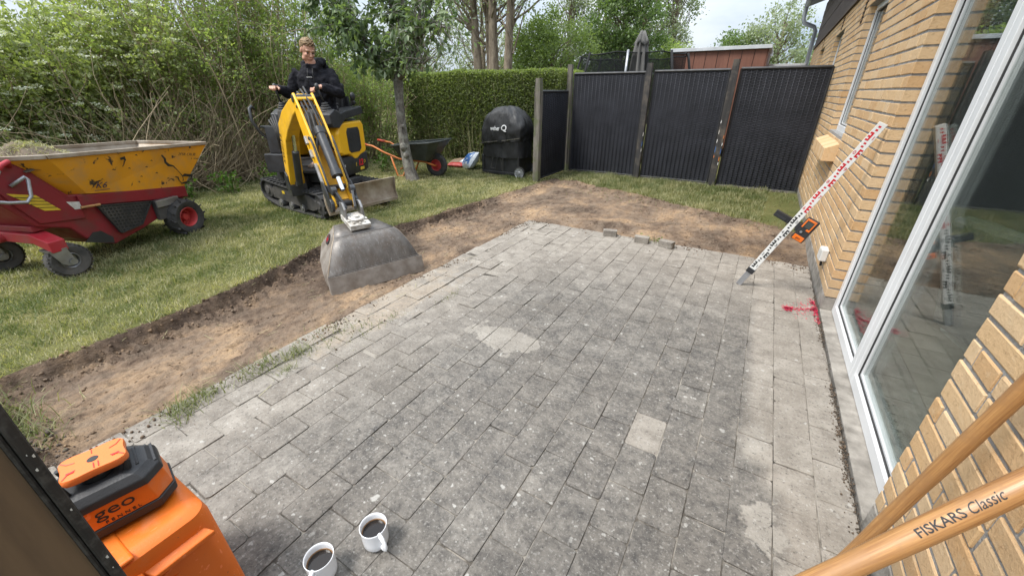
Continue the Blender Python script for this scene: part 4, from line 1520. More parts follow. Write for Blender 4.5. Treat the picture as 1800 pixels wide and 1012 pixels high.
def curve_lines(p0, p1, m, rng, wob, sag=0.0):
    """k curved lines from p0 to p1"""
    k = len(p0)
    u = np.linspace(0, 1, m)[None, :, None]
    L_ = np.linalg.norm(p1 - p0, axis=1)[:, None, None]
    a, b = rng.normal(0, 1, (k, 1, 3)), rng.normal(0, 1, (k, 1, 3))
    c = p0[:, None] * (1 - u) + p1[:, None] * u
    c = c + (a * np.sin(u * PI) + b * np.sin(u * 2 * PI) * 0.5) * wob * L_
    c[..., 2] += (np.sin(u * PI) * sag * L_)[..., 0]
    return c

def wild_shrub(base, height, width, nst, nleaf, label, seed, mat='leaf_wild', bare=0.35, flowers=0, leaf=0.055, front=(0.9, -0.4), name='wild_shrub', cat='shrub', group='shrubs of the wild hedge'):
    rng = np.random.default_rng(seed)
    t = thing(name, base, 0, label, cat, group)
    # upright arching stems
    az = rng.uniform(0, 2 * PI, nst)
    p0 = np.stack([rng.normal(0, width * 0.22, nst), rng.normal(0, width * 0.25, nst), np.full(nst, -0.03)], -1)
    hh = height * rng.uniform(0.55, 1.0, nst)
    out = width * rng.uniform(0.15, 0.75, nst)
    p1 = p0 + np.stack([np.cos(az) * out + 0.15 * front[0], np.sin(az) * out + 0.15 * front[1], hh], -1)
    st = curve_lines(p0, p1, 9, rng, 0.06)
    rad = np.linspace(1, 0.25, 9)[None] * rng.uniform(0.007, 0.017, nst)[:, None]
    v, f = thin_tubes(st, rad, 5)
    np_mesh('stems', v, f, 'twig', t, smooth=True)
    # side twigs
    nt = nst * 9
    si = rng.integers(0, nst, nt)
    u = rng.uniform(0.12, 1.0, nt)
    k = np.clip((u * 8).astype(int), 0, 7)
    fr = (u * 8 - k)[:, None]
    q0 = st[si, k] * (1 - fr) + st[si, k + 1] * fr
    dr = unit(rng.normal(0, 1, (nt, 3)) + np.array([front[0] * 0.5, front[1] * 0.5, 0.55]))
    tl = rng.uniform(0.25, 0.75, nt)[:, None] * (0.6 + 0.4 * height / 3)
    q1 = q0 + dr * tl
    q1[:, 2] = np.maximum(q1[:, 2], 0.05)
    tw = curve_lines(q0, q1, 5, rng, 0.10, -0.04)
    v, f = thin_tubes(tw, np.linspace(1, 0.3, 5)[None] * rng.uniform(0.0025, 0.006, nt)[:, None], 3)
    np_mesh('twigs', v, f, 'twig', t)
    # leaves along the twigs, fewer below the bare line
    w = 1 / (1 + np.exp(-(q1[:, 2] - height * bare) / (0.12 * height)))
    w = w + 0.04
    ti = rng.choice(nt, nleaf, p=w / w.sum())
    uu = rng.uniform(0.25, 1.05, nleaf)
    kk = np.clip((uu * 4).astype(int), 0, 3)
    ff = (uu * 4 - kk)[:, None]
    P = tw[ti, kk] * (1 - ff) + tw[ti, kk + 1] * ff + rng.normal(0, 0.045, (nleaf, 3))
    D = unit(tw[ti, 4] - tw[ti, 0]) * 0.6 + rng.normal(0, 0.6, (nleaf, 3)) + np.array([front[0] * 0.25, front[1] * 0.25, 0.05])
    L_ = leaf * rng.uniform(0.6, 1.25, nleaf)
    clump = rng.uniform(0, 1, nt)[ti]
    tint = 0.25 + 0.38 * clump + rng.normal(0, 0.16, nleaf) + 0.12 * (P[:, 2] / height)
    leaves('foliage', P, D, L_, L_ * 0.62, tint, mat, t, rng)
    if flowers:
        # flat umbels on the shoot tips
        top = np.argsort(-(q1[:, 2] + rng.normal(0, 0.25 * height, nt) + 0.5 * (q1[:, 0] * front[0] + q1[:, 1] * front[1])))[:flowers]
        nf = 26
        C = np.repeat(q1[top] + np.array([0, 0, 0.05]), nf, 0)
        n = len(C)
        a = rng.uniform(0, 2 * PI, n)
        r_ = 0.065 * np.sqrt(rng.uniform(0, 1, n))
        C = C + np.stack([np.cos(a) * r_, np.sin(a) * r_, rng.normal(0, 0.008, n)], -1)
        leaves('flowers', C, rng.normal(0, 1, (n, 3)) * np.array([1, 1, 0.4]), 0.024, 0.022, rng.uniform(0, 1, n), 'petal', t, rng)
    return t

# the wild hedge, shrub by shrub from the left edge of the picture
wild_shrub((-8.5, 0.45, 0.02), 2.75, 1.0, 44, 15000, 'white-flowering wild shrub at the left end of the hedge behind the dumper handles', 101, bare=0.14, flowers=330, leaf=0.062)
wild_shrub((-8.45, 1.35, 0.02), 2.5, 1.0, 46, 15000, 'white-flowering wild shrub right behind the soil heap in the dumper skip', 102, bare=0.16, flowers=330, leaf=0.060)
wild_shrub((-8.25, 2.25, 0.02), 2.35, 1.0, 48, 14000, 'wild shrub with few white flowers behind the front end of the dumper skip', 103, bare=0.28, flowers=240, leaf=0.055)
wild_shrub((-7.95, 3.05, 0.02), 2.75, 1.0, 70, 12500, 'half bare wild shrub just right of the dumper skip', 104, bare=0.42, flowers=90, leaf=0.05)
wild_shrub((-7.75, 3.85, 0.02), 3.5, 1.0, 80, 13000, 'wild shrub with a thicket of bare twigs left of the digger', 105, bare=0.46, leaf=0.048, mat='leaf_bright')
wild_shrub((-7.75, 4.65, 0.02), 4.0, 1.0, 66, 14000, 'tall green wild shrub directly behind the digger driver', 106, bare=0.34, leaf=0.048, mat='leaf_bright')
wild_shrub((-7.55, 5.5, 0.02), 2.7, 1.0, 55, 11000, 'tall green wild shrub between the digger and the fruit tree', 107, bare=0.28, leaf=0.046, mat='leaf_bright')
wild_shrub((-7.3, 6.5, 0.02), 2.1, 1.0, 45, 8000, 'light green wild shrub behind the trunk of the fruit tree', 108, bare=0.24, leaf=0.045, mat='leaf_bright')
for (b, h, s, lab) in (((-10.3, 1.6, 0.0), 2.5, 121, 'tall shrub in the second row, seen above the dumper skip'),
                       ((-10.0, 3.6, 0.0), 3.4, 122, 'tall shrub in the second row, seen left of the driver'),
                       ((-9.6, 5.6, 0.0), 3.3, 123, 'tall shrub in the second row, seen above the driver'),
                       ((-9.3, 7.6, 0.0), 2.2, 124, 'tall shrub in the second row behind the fruit tree crown'),
                       ((-10.6, -0.1, 0.0), 2.8, 125, 'tall shrub in the second row at the far left edge')):
    wild_shrub(b, h, 1.3, 40, 9000, lab, s, bare=0.1, leaf=0.075, group='second row of the wild hedge')

def thicket():
    """crossing dead twigs in front of the shrubs"""
    rng = np.random.default_rng(77)
    t = thing('twig_thicket', (-7.15, 3.1, 0.0), 0, 'tangle of bare brown twigs at the foot of the wild hedge', 'twigs')
    k = 900
    y = rng.normal(0.2, 1.1, k)
    p0 = np.stack([-0.25 - 0.10 * y + rng.normal(0, 0.22, k), y, rng.uniform(0, 0.15, k)], -1)
    d = unit(np.stack([rng.normal(0.05, 0.28, k), rng.normal(0, 0.55, k), rng.uniform(0.35, 1.0, k)], -1))
    p1 = p0 + d * rng.uniform(0.5, 1.7, k)[:, None]
    c = curve_lines(p0, p1, 7, rng, 0.07)
    v, f = thin_tubes(c, np.linspace(1, 0.35, 7)[None] * rng.uniform(0.0025, 0.008, k)[:, None], 4)
    stuff(np_mesh('twigs', v, f, 'twig', t))
thicket()

def clipped_hedge():
    rng = np.random.default_rng(55)
    x0, x1, y0, y1, h = -7.1, -3.14, 6.95, 7.95, 1.70
    t = thing('clipped_hedge', ((x0 + x1) / 2, (y0 + y1) / 2, 0.0), 0, 'clipped green hedge behind the grill and the wheelbarrow', 'hedge')
    o = np.array([(x0 + x1) / 2, (y0 + y1) / 2, 0])
    k = 320
    p0 = np.stack([rng.uniform(x0, x1, k), rng.uniform(y0 + 0.12, y1 - 0.2, k), np.zeros(k)], -1)
    p1 = p0 + np.stack([rng.normal(0, 0.10, k), rng.normal(-0.03, 0.08, k), rng.uniform(1.2, 1.68, k)], -1)
    c = curve_lines(p0, p1, 8, rng, 0.025)
    v, f = thin_tubes(c - o, np.linspace(1, 0.4, 8)[None] * rng.uniform(0.005, 0.013, k)[:, None], 5)
    np_mesh('stems', v, f, 'twig_green', t, smooth=True)
    k = 2600
    q0 = np.stack([rng.uniform(x0, x1, k), rng.uniform(y0 + 0.04, y0 + 0.45, k), rng.uniform(0.1, 1.55, k)], -1)
    q1 = q0 + np.stack([rng.normal(0, 0.06, k), rng.normal(-0.08, 0.06, k), rng.uniform(0.08, 0.4, k)], -1)
    q1[:, 2] = np.minimum(q1[:, 2], 1.68)
    c = curve_lines(q0, q1, 4, rng, 0.05)
    v, f = thin_tubes(c - o, np.linspace(1, 0.4, 4)[None] * rng.uniform(0.0018, 0.0042, k)[:, None], 3)
    np_mesh('twigs', v, f, 'twig_green', t)
    # foliage: shell at the front and on top, thin inside and towards the foot
    n = 92000
    x = rng.uniform(x0, x1, n)
    top = h + 0.035 * fbm2(x, x * 0, 2.2, 3, 7)
    z = top * rng.uniform(0, 1, n) ** 0.62
    depth = rng.exponential(0.20, n)
    bul = 0.05 * fbm2(x, z, 1.6, 4, 13)
    y = y0 + np.minimum(depth, 0.9) + bul
    isTop = rng.uniform(0, 1, n) < 0.30
    y = np.where(isTop, rng.uniform(y0, y1, n), y)
    z = np.where(isTop, top - rng.exponential(0.05, n), z)
    dens = np.clip(0.36 + 0.70 * sstep(0.15, 1.25, z) + 0.5 * fbm2(x, z * 0.6, 3.3, 4, 17), 0.06, 1.0)
    keep = rng.uniform(0, 1, n) < dens
    x, y, z, isTop = x[keep], y[keep], z[keep], isTop[keep]
    n = len(x)
    P = np.stack([x, y, z], -1) - o
    D = rng.normal(0, 0.7, (n, 3)) + np.array([0, -0.45, 0.35])
    L_ = 0.040 * rng.uniform(0.6, 1.25, n)
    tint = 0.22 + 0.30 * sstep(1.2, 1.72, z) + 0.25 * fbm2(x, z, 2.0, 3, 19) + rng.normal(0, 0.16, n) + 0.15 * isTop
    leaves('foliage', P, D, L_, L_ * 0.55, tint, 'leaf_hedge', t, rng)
    n = 30000
    P = np.stack([rng.uniform(x0, x1, n), rng.uniform(y0 + 0.3, y1, n), rng.uniform(0.02, 1.5, n)], -1) - o
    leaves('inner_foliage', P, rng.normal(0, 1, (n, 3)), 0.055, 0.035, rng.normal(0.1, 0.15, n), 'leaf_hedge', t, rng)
clipped_hedge()

def branch_points(lines):
    return np.concatenate([l[2:] for l in lines])

def fruit_tree():
    rng = np.random.default_rng(33)
    B = np.array([-4.97, 5.02, 0.0])
    t = thing('fruit_tree', B, 0, 'small fruit tree with forked grey trunk and dark drooping leaves', 'tree')
    m = MB()
    pts = [(0.06, 0, -0.08), (0.04, 0, 0.03), (-0.01, 0, 0.20), (-0.055, 0.0, 0.50), (-0.07, 0, 0.75), (-0.07, 0.0, 1.0), (-0.06, 0, 1.25), (-0.045, 0, 1.46), (-0.04, 0, 1.60)]
    rr = [0.150, 0.112, 0.092, 0.082, 0.074, 0.068, 0.066, 0.074, 0.06]
    m.tube(pts, rr, 14)
    for (z, a, r_) in ((0.55, -1.2, 0.055), (0.86, -0.6, 0.030), (0.42, -0.7, 0.05)):
        k = min(range(len(pts)), key=lambda i: abs(pts[i][2] - z))
        m.ball((pts[k][0] + math.cos(a) * rr[k] * 0.85, pts[k][1] + math.sin(a) * rr[k] * 0.85, z), r_, r_, r_ * 1.25, 10, 6)
    tr = m.build('trunk', 'bark', t, smooth=True)
    # a gall-like swelling and the cut stub on the trunk
    limbs = [
        ([(-0.14, 0, 1.50), (-0.30, -0.02, 1.60), (-0.42, -0.05, 1.78), (-0.62, -0.12, 2.10), (-0.95, -0.25, 2.45), (-1.25, -0.3, 2.65)], 0.055),
        ([(-0.14, 0, 1.52), (0.02, 0.0, 1.66), (0.16, 0.02, 1.76), (0.26, 0.03, 1.98), (0.34, 0.05, 2.20), (0.40, 0.08, 2.6)], 0.055),
        ([(-0.14, 0, 1.55), (-0.10, 0.05, 1.8), (-0.02, 0.08, 2.15), (0.02, 0.1, 2.5), (0.05, 0.1, 3.0)], 0.05),
        ([(0.27, 0.03, 2.04), (0.45, 0.0, 2.14), (0.75, -0.05, 2.16), (1.0, -0.1, 2.10)], 0.028),
        ([(0.10, 0.0, 1.71), (0.30, -0.05, 1.73), (0.50, -0.1, 1.72), (0.62, -0.12, 1.78)], 0.02),
        ([(-0.40, -0.05, 1.74), (-0.55, -0.15, 1.95), (-0.60, -0.25, 2.3), (-0.7, -0.3, 2.7)], 0.032),
        ([(-0.62, -0.12, 2.10), (-0.95, -0.2, 2.15), (-1.2, -0.3, 2.2)], 0.022),
        ([(0.30, 0.04, 2.1), (0.55, 0.1, 2.45), (0.75, 0.15, 2.75)], 0.03),
        ([(-0.02, 0.08, 2.2), (-0.25, 0.05, 2.6), (-0.4, 0.0, 3.0)], 0.032),
    ]
    tips = []
    for pts_, r_ in limbs:
        pts_ = [(a + 0.10, b, c) for a, b, c in pts_]
        m = MB()
        n = len(pts_)
        m.tube(pts_, [r_ * (1 - 0.68 * i / (n - 1)) for i in range(n)], 9)
        m.build('limb', 'bark', t, smooth=True)
        P = np.array(pts_)
        for i in range(1, n):
            for _ in range(9):
                u = rng.uniform(0, 1)
                tips.append(P[i - 1] * (1 - u) + P[i] * u)
    tips = np.array(tips)
    tips = tips[tips[:, 2] > 1.70]
    k = 460
    q0 = tips[rng.integers(0, len(tips), k)]
    dr = unit(rng.normal(0, 1, (k, 3)) + np.array([-0.15, -0.2, 0.25]))
    q1 = q0 + dr * rng.uniform(0.2, 0.65, k)[:, None]
    q1[:, 2] = np.maximum(q1[:, 2], 1.62)
    tw = curve_lines(q0, q1, 5, rng, 0.09, 0.05)
    v, f = thin_tubes(tw, np.linspace(1, 0.35, 5)[None] * rng.uniform(0.003, 0.007, k)[:, None], 4)
    np_mesh('twigs', v, f, 'bark', t)
    n = 4200
    w = 0.3 + (q1[:, 0] < 0.0) * 0.7
    w = w * np.where((q1[:, 0] > 0.35) & (q1[:, 2] < 2.0), 0.35, 1.0)
    ti = rng.choice(k, n, p=w / w.sum())
    uu = rng.uniform(0.2, 1.05, n)
    kk = np.clip((uu * 4).astype(int), 0, 3)
    ff = (uu * 4 - kk)[:, None]
    P = tw[ti, kk] * (1 - ff) + tw[ti, kk + 1] * ff + rng.normal(0, 0.02, (n, 3))
    D = unit(tw[ti, 4] - tw[ti, 0]) * 0.3 + rng.normal(0, 0.42, (n, 3)) + np.array([0, 0, -0.55])
    L_ = rng.uniform(0.065, 0.13, n)
    tint = 0.35 + rng.normal(0, 0.22, n)
    o = leaves('crown', P, D, L_, L_ * 0.48, tint, 'leaf_cherry', t, rng, 0.2)
fruit_tree()

def far_tree(name, base, trunk_h, trunk_r, crown_c, crown_r, ncl, nleaf, leaf, mat, label, seed, cat='tree', group='trees beyond the garden', lean=(0, 0), hang=0.0, bark='bark_brown', shape=1.0, stems=None, clump=0.16):
    rng = np.random.default_rng(seed)
    t = thing(name, base, 0, label, cat, group)
    m = MB()
    H_ = trunk_h
    for (sx, sy, lx, ly, sc) in (stems or [(0, 0, lean[0], lean[1], 1.0)]):
        pts = [(sx + lx * u ** 1.3 + 0.03 * math.sin(u * 7 + sx * 9), sy + ly * u, -0.2 + (H_ + 0.2) * u) for u in np.linspace(0, 1, 9)]
        m.tube(pts, [trunk_r * sc * (1.1 - 0.75 * u) for u in np.linspace(0, 1, 9)], 10)
    m.build('trunk', bark, t, smooth=True)
    cc, cr = np.array(crown_c), np.array(crown_r)
    d = unit(rng.normal(0, 1, (ncl, 3)))
    C = cc + d * cr * (rng.uniform(0.15, 1, ncl) ** 0.45)[:, None]
    if shape != 1.0:
        tz = np.clip((C[:, 2] - (cc[2] - cr[2])) / (2 * cr[2]), 0, 1)
        s = 1 - shape * tz
        C[:, :2] = cc[:2] + (C[:, :2] - cc[:2]) * s[:, None]
    q0 = np.stack([np.full(ncl, lean[0] * 0.6), np.full(ncl, lean[1] * 0.6), np.clip(C[:, 2] - cr[2] * 0.5 - 0.3, 0.3, trunk_h * 0.97)], -1)
    if stems:
        si = rng.integers(0, len(stems), ncl)
        q0[:, :2] = np.array([(s[0] + s[2] * 0.5, s[1] + s[3] * 0.5) for s in stems])[si]
    br = curve_lines(q0, C, 6, rng, 0.08)
    v, f = thin_tubes(br, np.linspace(1, 0.2, 6)[None] * np.full((ncl, 1), trunk_r * 0.22), 4)
    np_mesh('branches', v, f, bark, t)
    ci = rng.integers(0, ncl, nleaf)
    rc = clump * cr.mean()
    P = C[ci] + rng.normal(0, 1, (nleaf, 3)) * rc * np.array([1, 1, 0.8])
    D = rng.normal(0, 0.7, (nleaf, 3)) + np.array([0.1, -0.3, -hang])
    L_ = leaf * rng.uniform(0.6, 1.3, nleaf)
    tint = 0.30 + 0.35 * rng.uniform(0, 1, ncl)[ci] + rng.normal(0, 0.15, nleaf) + 0.10 * (P[:, 2] - cc[2]) / cr[2]
    leaves('crown', P, D, L_, L_ * 0.6, tint, mat, t, rng)
    return t

# three bare-stemmed trees behind the hedge
for k, (x, lx, lab) in enumerate(((-8.35, -0.25, 'leftmost of three tall bare-stemmed trees behind the hedge'),
                                  (-7.85, 0.15, 'middle of three tall bare-stemmed trees behind the hedge'),
                                  (-7.42, 0.55, 'rightmost of three tall bare-stemmed trees behind the hedge'))):
    far_tree('tall_tree', (x, 12.0, 0), 6.5, (0.17, 0.19, 0.16)[k], (lx * 1.0 - (0.4 if k == 0 else 0), 0, 5.4), (1.7, 1.5, 1.9), 40, 3600, 0.10, 'leaf_poplar', lab, 200 + k, lean=(lx, 0), hang=0.5, clump=0.15,
             stems=([(0, 0, lx, 0, 1.0), (-0.16, 0.1, -0.25, 0.1, 0.55)] if k == 1 else None))
far_tree('leafy_tree', (-6.55, 13.6, 0), 2.6, 0.09, (0, 0, 2.35), (1.45, 1.1, 1.25), 90, 16000, 0.085, 'leaf_bright', 'bushy light green tree right of the three bare stems', 211, clump=0.14)
far_tree('leafy_tree', (-4.9, 15.6, 0), 3.4, 0.13, (0.0, 0, 3.1), (1.3, 1.2, 1.5), 70, 12000, 0.10, 'leaf_far', 'dense dark green tree behind the trampoline', 212, hang=0.3, clump=0.14)
far_tree('leafy_tree', (-3.6, 17.5, 0), 2.2, 0.10, (0.0, 0, 2.2), (0.8, 0.8, 0.8), 40, 5000, 0.10, 'leaf_bright', 'small light green tree behind the folded parasol', 213, clump=0.15)
far_tree('poplar_tree', (-13.2, 30.0, 0), 8.5, 0.16, (0, 0, 5.6), (1.9, 1.6, 4.2), 80, 5600, 0.15, 'leaf_poplar', 'pale airy poplar left of the dense dark tree', 221, shape=0.45, hang=0.2, clump=0.10)
far_tree('poplar_tree', (-11.0, 31.0, 0), 10, 0.16, (0, 0, 6.6), (1.7, 1.6, 4.6), 80, 5600, 0.15, 'leaf_poplar', 'pale airy poplar directly above the dense dark tree', 222, shape=0.4, hang=0.2, clump=0.10)
far_tree('poplar_tree', (-8.1, 30.0, 0), 9.5, 0.16, (0, 0, 6.3), (1.7, 1.5, 4.4), 85, 6400, 0.15, 'leaf_poplar', 'pale airy poplar above the folded parasol', 223, shape=0.35, hang=0.2, clump=0.10)
far_tree('poplar_tree', (-6.3, 30.5, 0), 9.0, 0.16, (0, 0, 6.0), (1.6, 1.5, 4.2), 80, 5600, 0.15, 'leaf_poplar', 'pale airy poplar nearest the brown shed', 224, shape=0.35, hang=0.2, clump=0.10)
far_tree('willow_tree', (-2.4, 27.0, 0), 3.2, 0.2, (0, 0, 2.5), (2.2, 2.0, 1.5), 70, 7500, 0.13, 'leaf_far', 'rounded green tree above the brown shed roof', 231, clump=0.13)
far_tree('willow_tree', (-0.3, 27.0, 0), 4.4, 0.2, (0, 0, 3.1), (1.9, 1.8, 2.1), 80, 6500, 0.14, 'leaf_poplar', 'pale willow-like tree beside the house downpipe', 232, hang=0.3, clump=0.12)
far_tree('willow_tree', (-15.0, 22.0, 0), 6.0, 0.2, (0, 0, 3.8), (2.4, 2.0, 3.4), 80, 5200, 0.13, 'leaf_poplar', 'pale tree seen between the fruit tree and the bare stems', 233, hang=0.4, clump=0.12)
far_tree('willow_tree', (-19.0, 21.0, 0), 6.0, 0.2, (0, 0, 3.8), (2.6, 2.2, 3.4), 80, 5200, 0.13, 'leaf_poplar', 'pale tree seen through the fruit tree crown', 234, hang=0.4, clump=0.12)

# far wood closing the horizon
def far_wood():
    rng = np.random.default_rng(91)
    n = 26000
    th = rng.uniform(R(70), R(190), n)
    r_ = rng.uniform(44, 60, n)
    hgt = 3.2 + 2.0 * fbm2(th * 30, th * 0, 0.6, 4, 3)
    P = np.stack([r_ * np.cos(th), r_ * np.sin(th), hgt * rng.uniform(0, 1, n) ** 0.8], -1)
    v, f = leaf_arrays(P, rng.normal(0, 1, (n, 3)), rng.uniform(0.5, 1.1, n), rng.uniform(0.4, 0.8, n), rng)
    o = np_mesh('far_wood', v, f, 'leaf_far', None, np.repeat(np.clip(rng.normal(0.5, 0.2, n), 0, 1), 4))
    tag(stuff(o), 'distant green wood closing the horizon', 'woods')
far_wood()

def weed(base, h, n, label, seed, leaf=0.06):
    rng = np.random.default_rng(seed)
    t = thing('weed', (base[0], base[1], float(ground_z(base[0], base[1]))), 0, label, 'plant', 'weeds at the hedge foot')
    k = 14
    p0 = np.stack([rng.normal(0, 0.05, k), rng.normal(0, 0.05, k), np.zeros(k)], -1)
    a = rng.uniform(0, 2 * PI, k)
    p1 = p0 + np.stack([np.cos(a) * h * 0.45, np.sin(a) * h * 0.45, h * rng.uniform(0.5, 1, k)], -1)
    c = curve_lines(p0, p1, 5, rng, 0.05)
    v, f = thin_tubes(c, np.full((k, 5), 0.003), 4)
    np_mesh('stems', v, f, 'twig_green', t)
    i = rng.integers(0, k, n)
    j = rng.integers(1, 5, n)
    P = c[i, j] + rng.normal(0, 0.02, (n, 3))
    D = rng.normal(0, 0.6, (n, 3)) + np.array([0.4, -0.3, 0.2])
    L_ = leaf * rng.uniform(0.6, 1.3, n)
    leaves('leaves', P, D, L_, L_ * 0.6, rng.normal(0.55, 0.2, n), 'weed_leaf', t, rng)
weed((-6.55, 2.95), 0.32, 150, 'low leafy weed between the dumper wheel and the digger', 301)
weed((-6.75, 2.45), 0.30, 130, 'low leafy weed directly behind the big dumper wheel', 302)
weed((-6.35, 3.6), 0.38, 150, 'leafy weed at the hedge foot just left of the digger tracks', 303)
weed((-5.95, 5.35), 0.40, 170, 'leafy weed left of the fruit tree trunk', 304)
weed((-7.55, 0.75), 0.5, 190, 'leafy weed behind the castor wheels of the dumper', 305, 0.08)
weed((-7.35, 1.9), 0.45, 190, 'leafy weed under the dumper skip front', 306, 0.07)
weed((-0.72, 4.02), 0.07, 26, 'tiny green weed beside the middle loose stone', 307, 0.03)
# ------------------------------------------------------------------ wheels
def tyre(m, c, axis, r_, w, rim, n=28, lug=0, lugh=0.018, chev=True):
    """a tyre with shoulders, lugs across the tread when asked"""
    h = w / 2
    prof = [(rim, -h * 0.75), (rim + (r_ - rim) * 0.35, -h * 0.98), (r_ - (r_ - rim) * 0.28, -h), (r_ - 0.012, -h * 0.80), (r_, -h * 0.45), (r_, h * 0.45), (r_ - 0.012, h * 0.80),
            (r_ - (r_ - rim) * 0.28, h), (rim + (r_ - rim) * 0.35, h * 0.98), (rim, h * 0.75)]
    m.lathe(prof, c, axis, n, closed=True)
    if lug:
        c, ax = Vector(c), Vector(axis).normalized()
        ref = Vector((0, 0, 1)) if abs(ax.z) < 0.9 else Vector((1, 0, 0))
        s = ax.cross(ref).normalized(); u = ax.cross(s)
        for k in range(lug):
            for side in (-1, 1):
                a = 2 * PI * (k + (0.5 if side > 0 else 0)) / lug
                a2 = a + (0.32 if chev else 0.0) * 2 * PI / lug * 2
                q = []
                for (ang, hh) in ((a, 0.02), (a2, 0.98)):
                    rad = s * math.cos(ang) + u * math.sin(ang)
                    q.append((c + rad * (r_ - 0.004) + ax * (side * h * hh), rad))
                m.bar(q[0][0], q[1][0], 0.020 if lugh > 0.012 else 0.010, lugh * 2, q[0][1])

def wheel(parent, c, axis, r_, w, rim, tmat, rmat, lug=0, lugh=0.018, face=1, spokes=0, name='wheel', hubr=0.03):
    m = MB()
    ax = Vector(axis).normalized()
    cc = Vector(c)
    h = w / 2
    # dished rim
    m.lathe([(rim * 1.02, face * h * 0.72), (rim * 0.95, face * h * 0.80), (rim * 0.86, face * h * 0.66), (rim * 0.80, -face * h * 0.10), (rim * 0.50, -face * h * 0.18), (hubr * 1.3, -face * h * 0.05), (hubr, face * h * 0.30), (0.0, face * h * 0.32)], cc, ax, 24, caps=False)
    m.lathe([(rim * 1.0, -face * h * 0.70), (rim * 0.3, -face * h * 0.4), (0.0, -face * h * 0.4)], cc, ax, 24, caps=False)
    ref = Vector((0, 0, 1)); s = ax.cross(ref).normalized(); u = ax.cross(s)
    if spokes:
        for k in range(spokes):
            a = 2 * PI * k / spokes
            rad = s * math.cos(a) + u * math.sin(a)
            m.cyl(cc + rad * rim * 0.55 - ax * face * h * 0.2, cc + rad * rim * 0.55 + ax * face * h * 0.06, 0.009, n=6)
    w_ = m.build(name, rmat, parent, smooth=35)
    t = MB()
    tyre(t, c, axis, r_, w, rim, 30, lug, lugh)
    t.build('tyre', tmat, w_, smooth=35)
    return w_

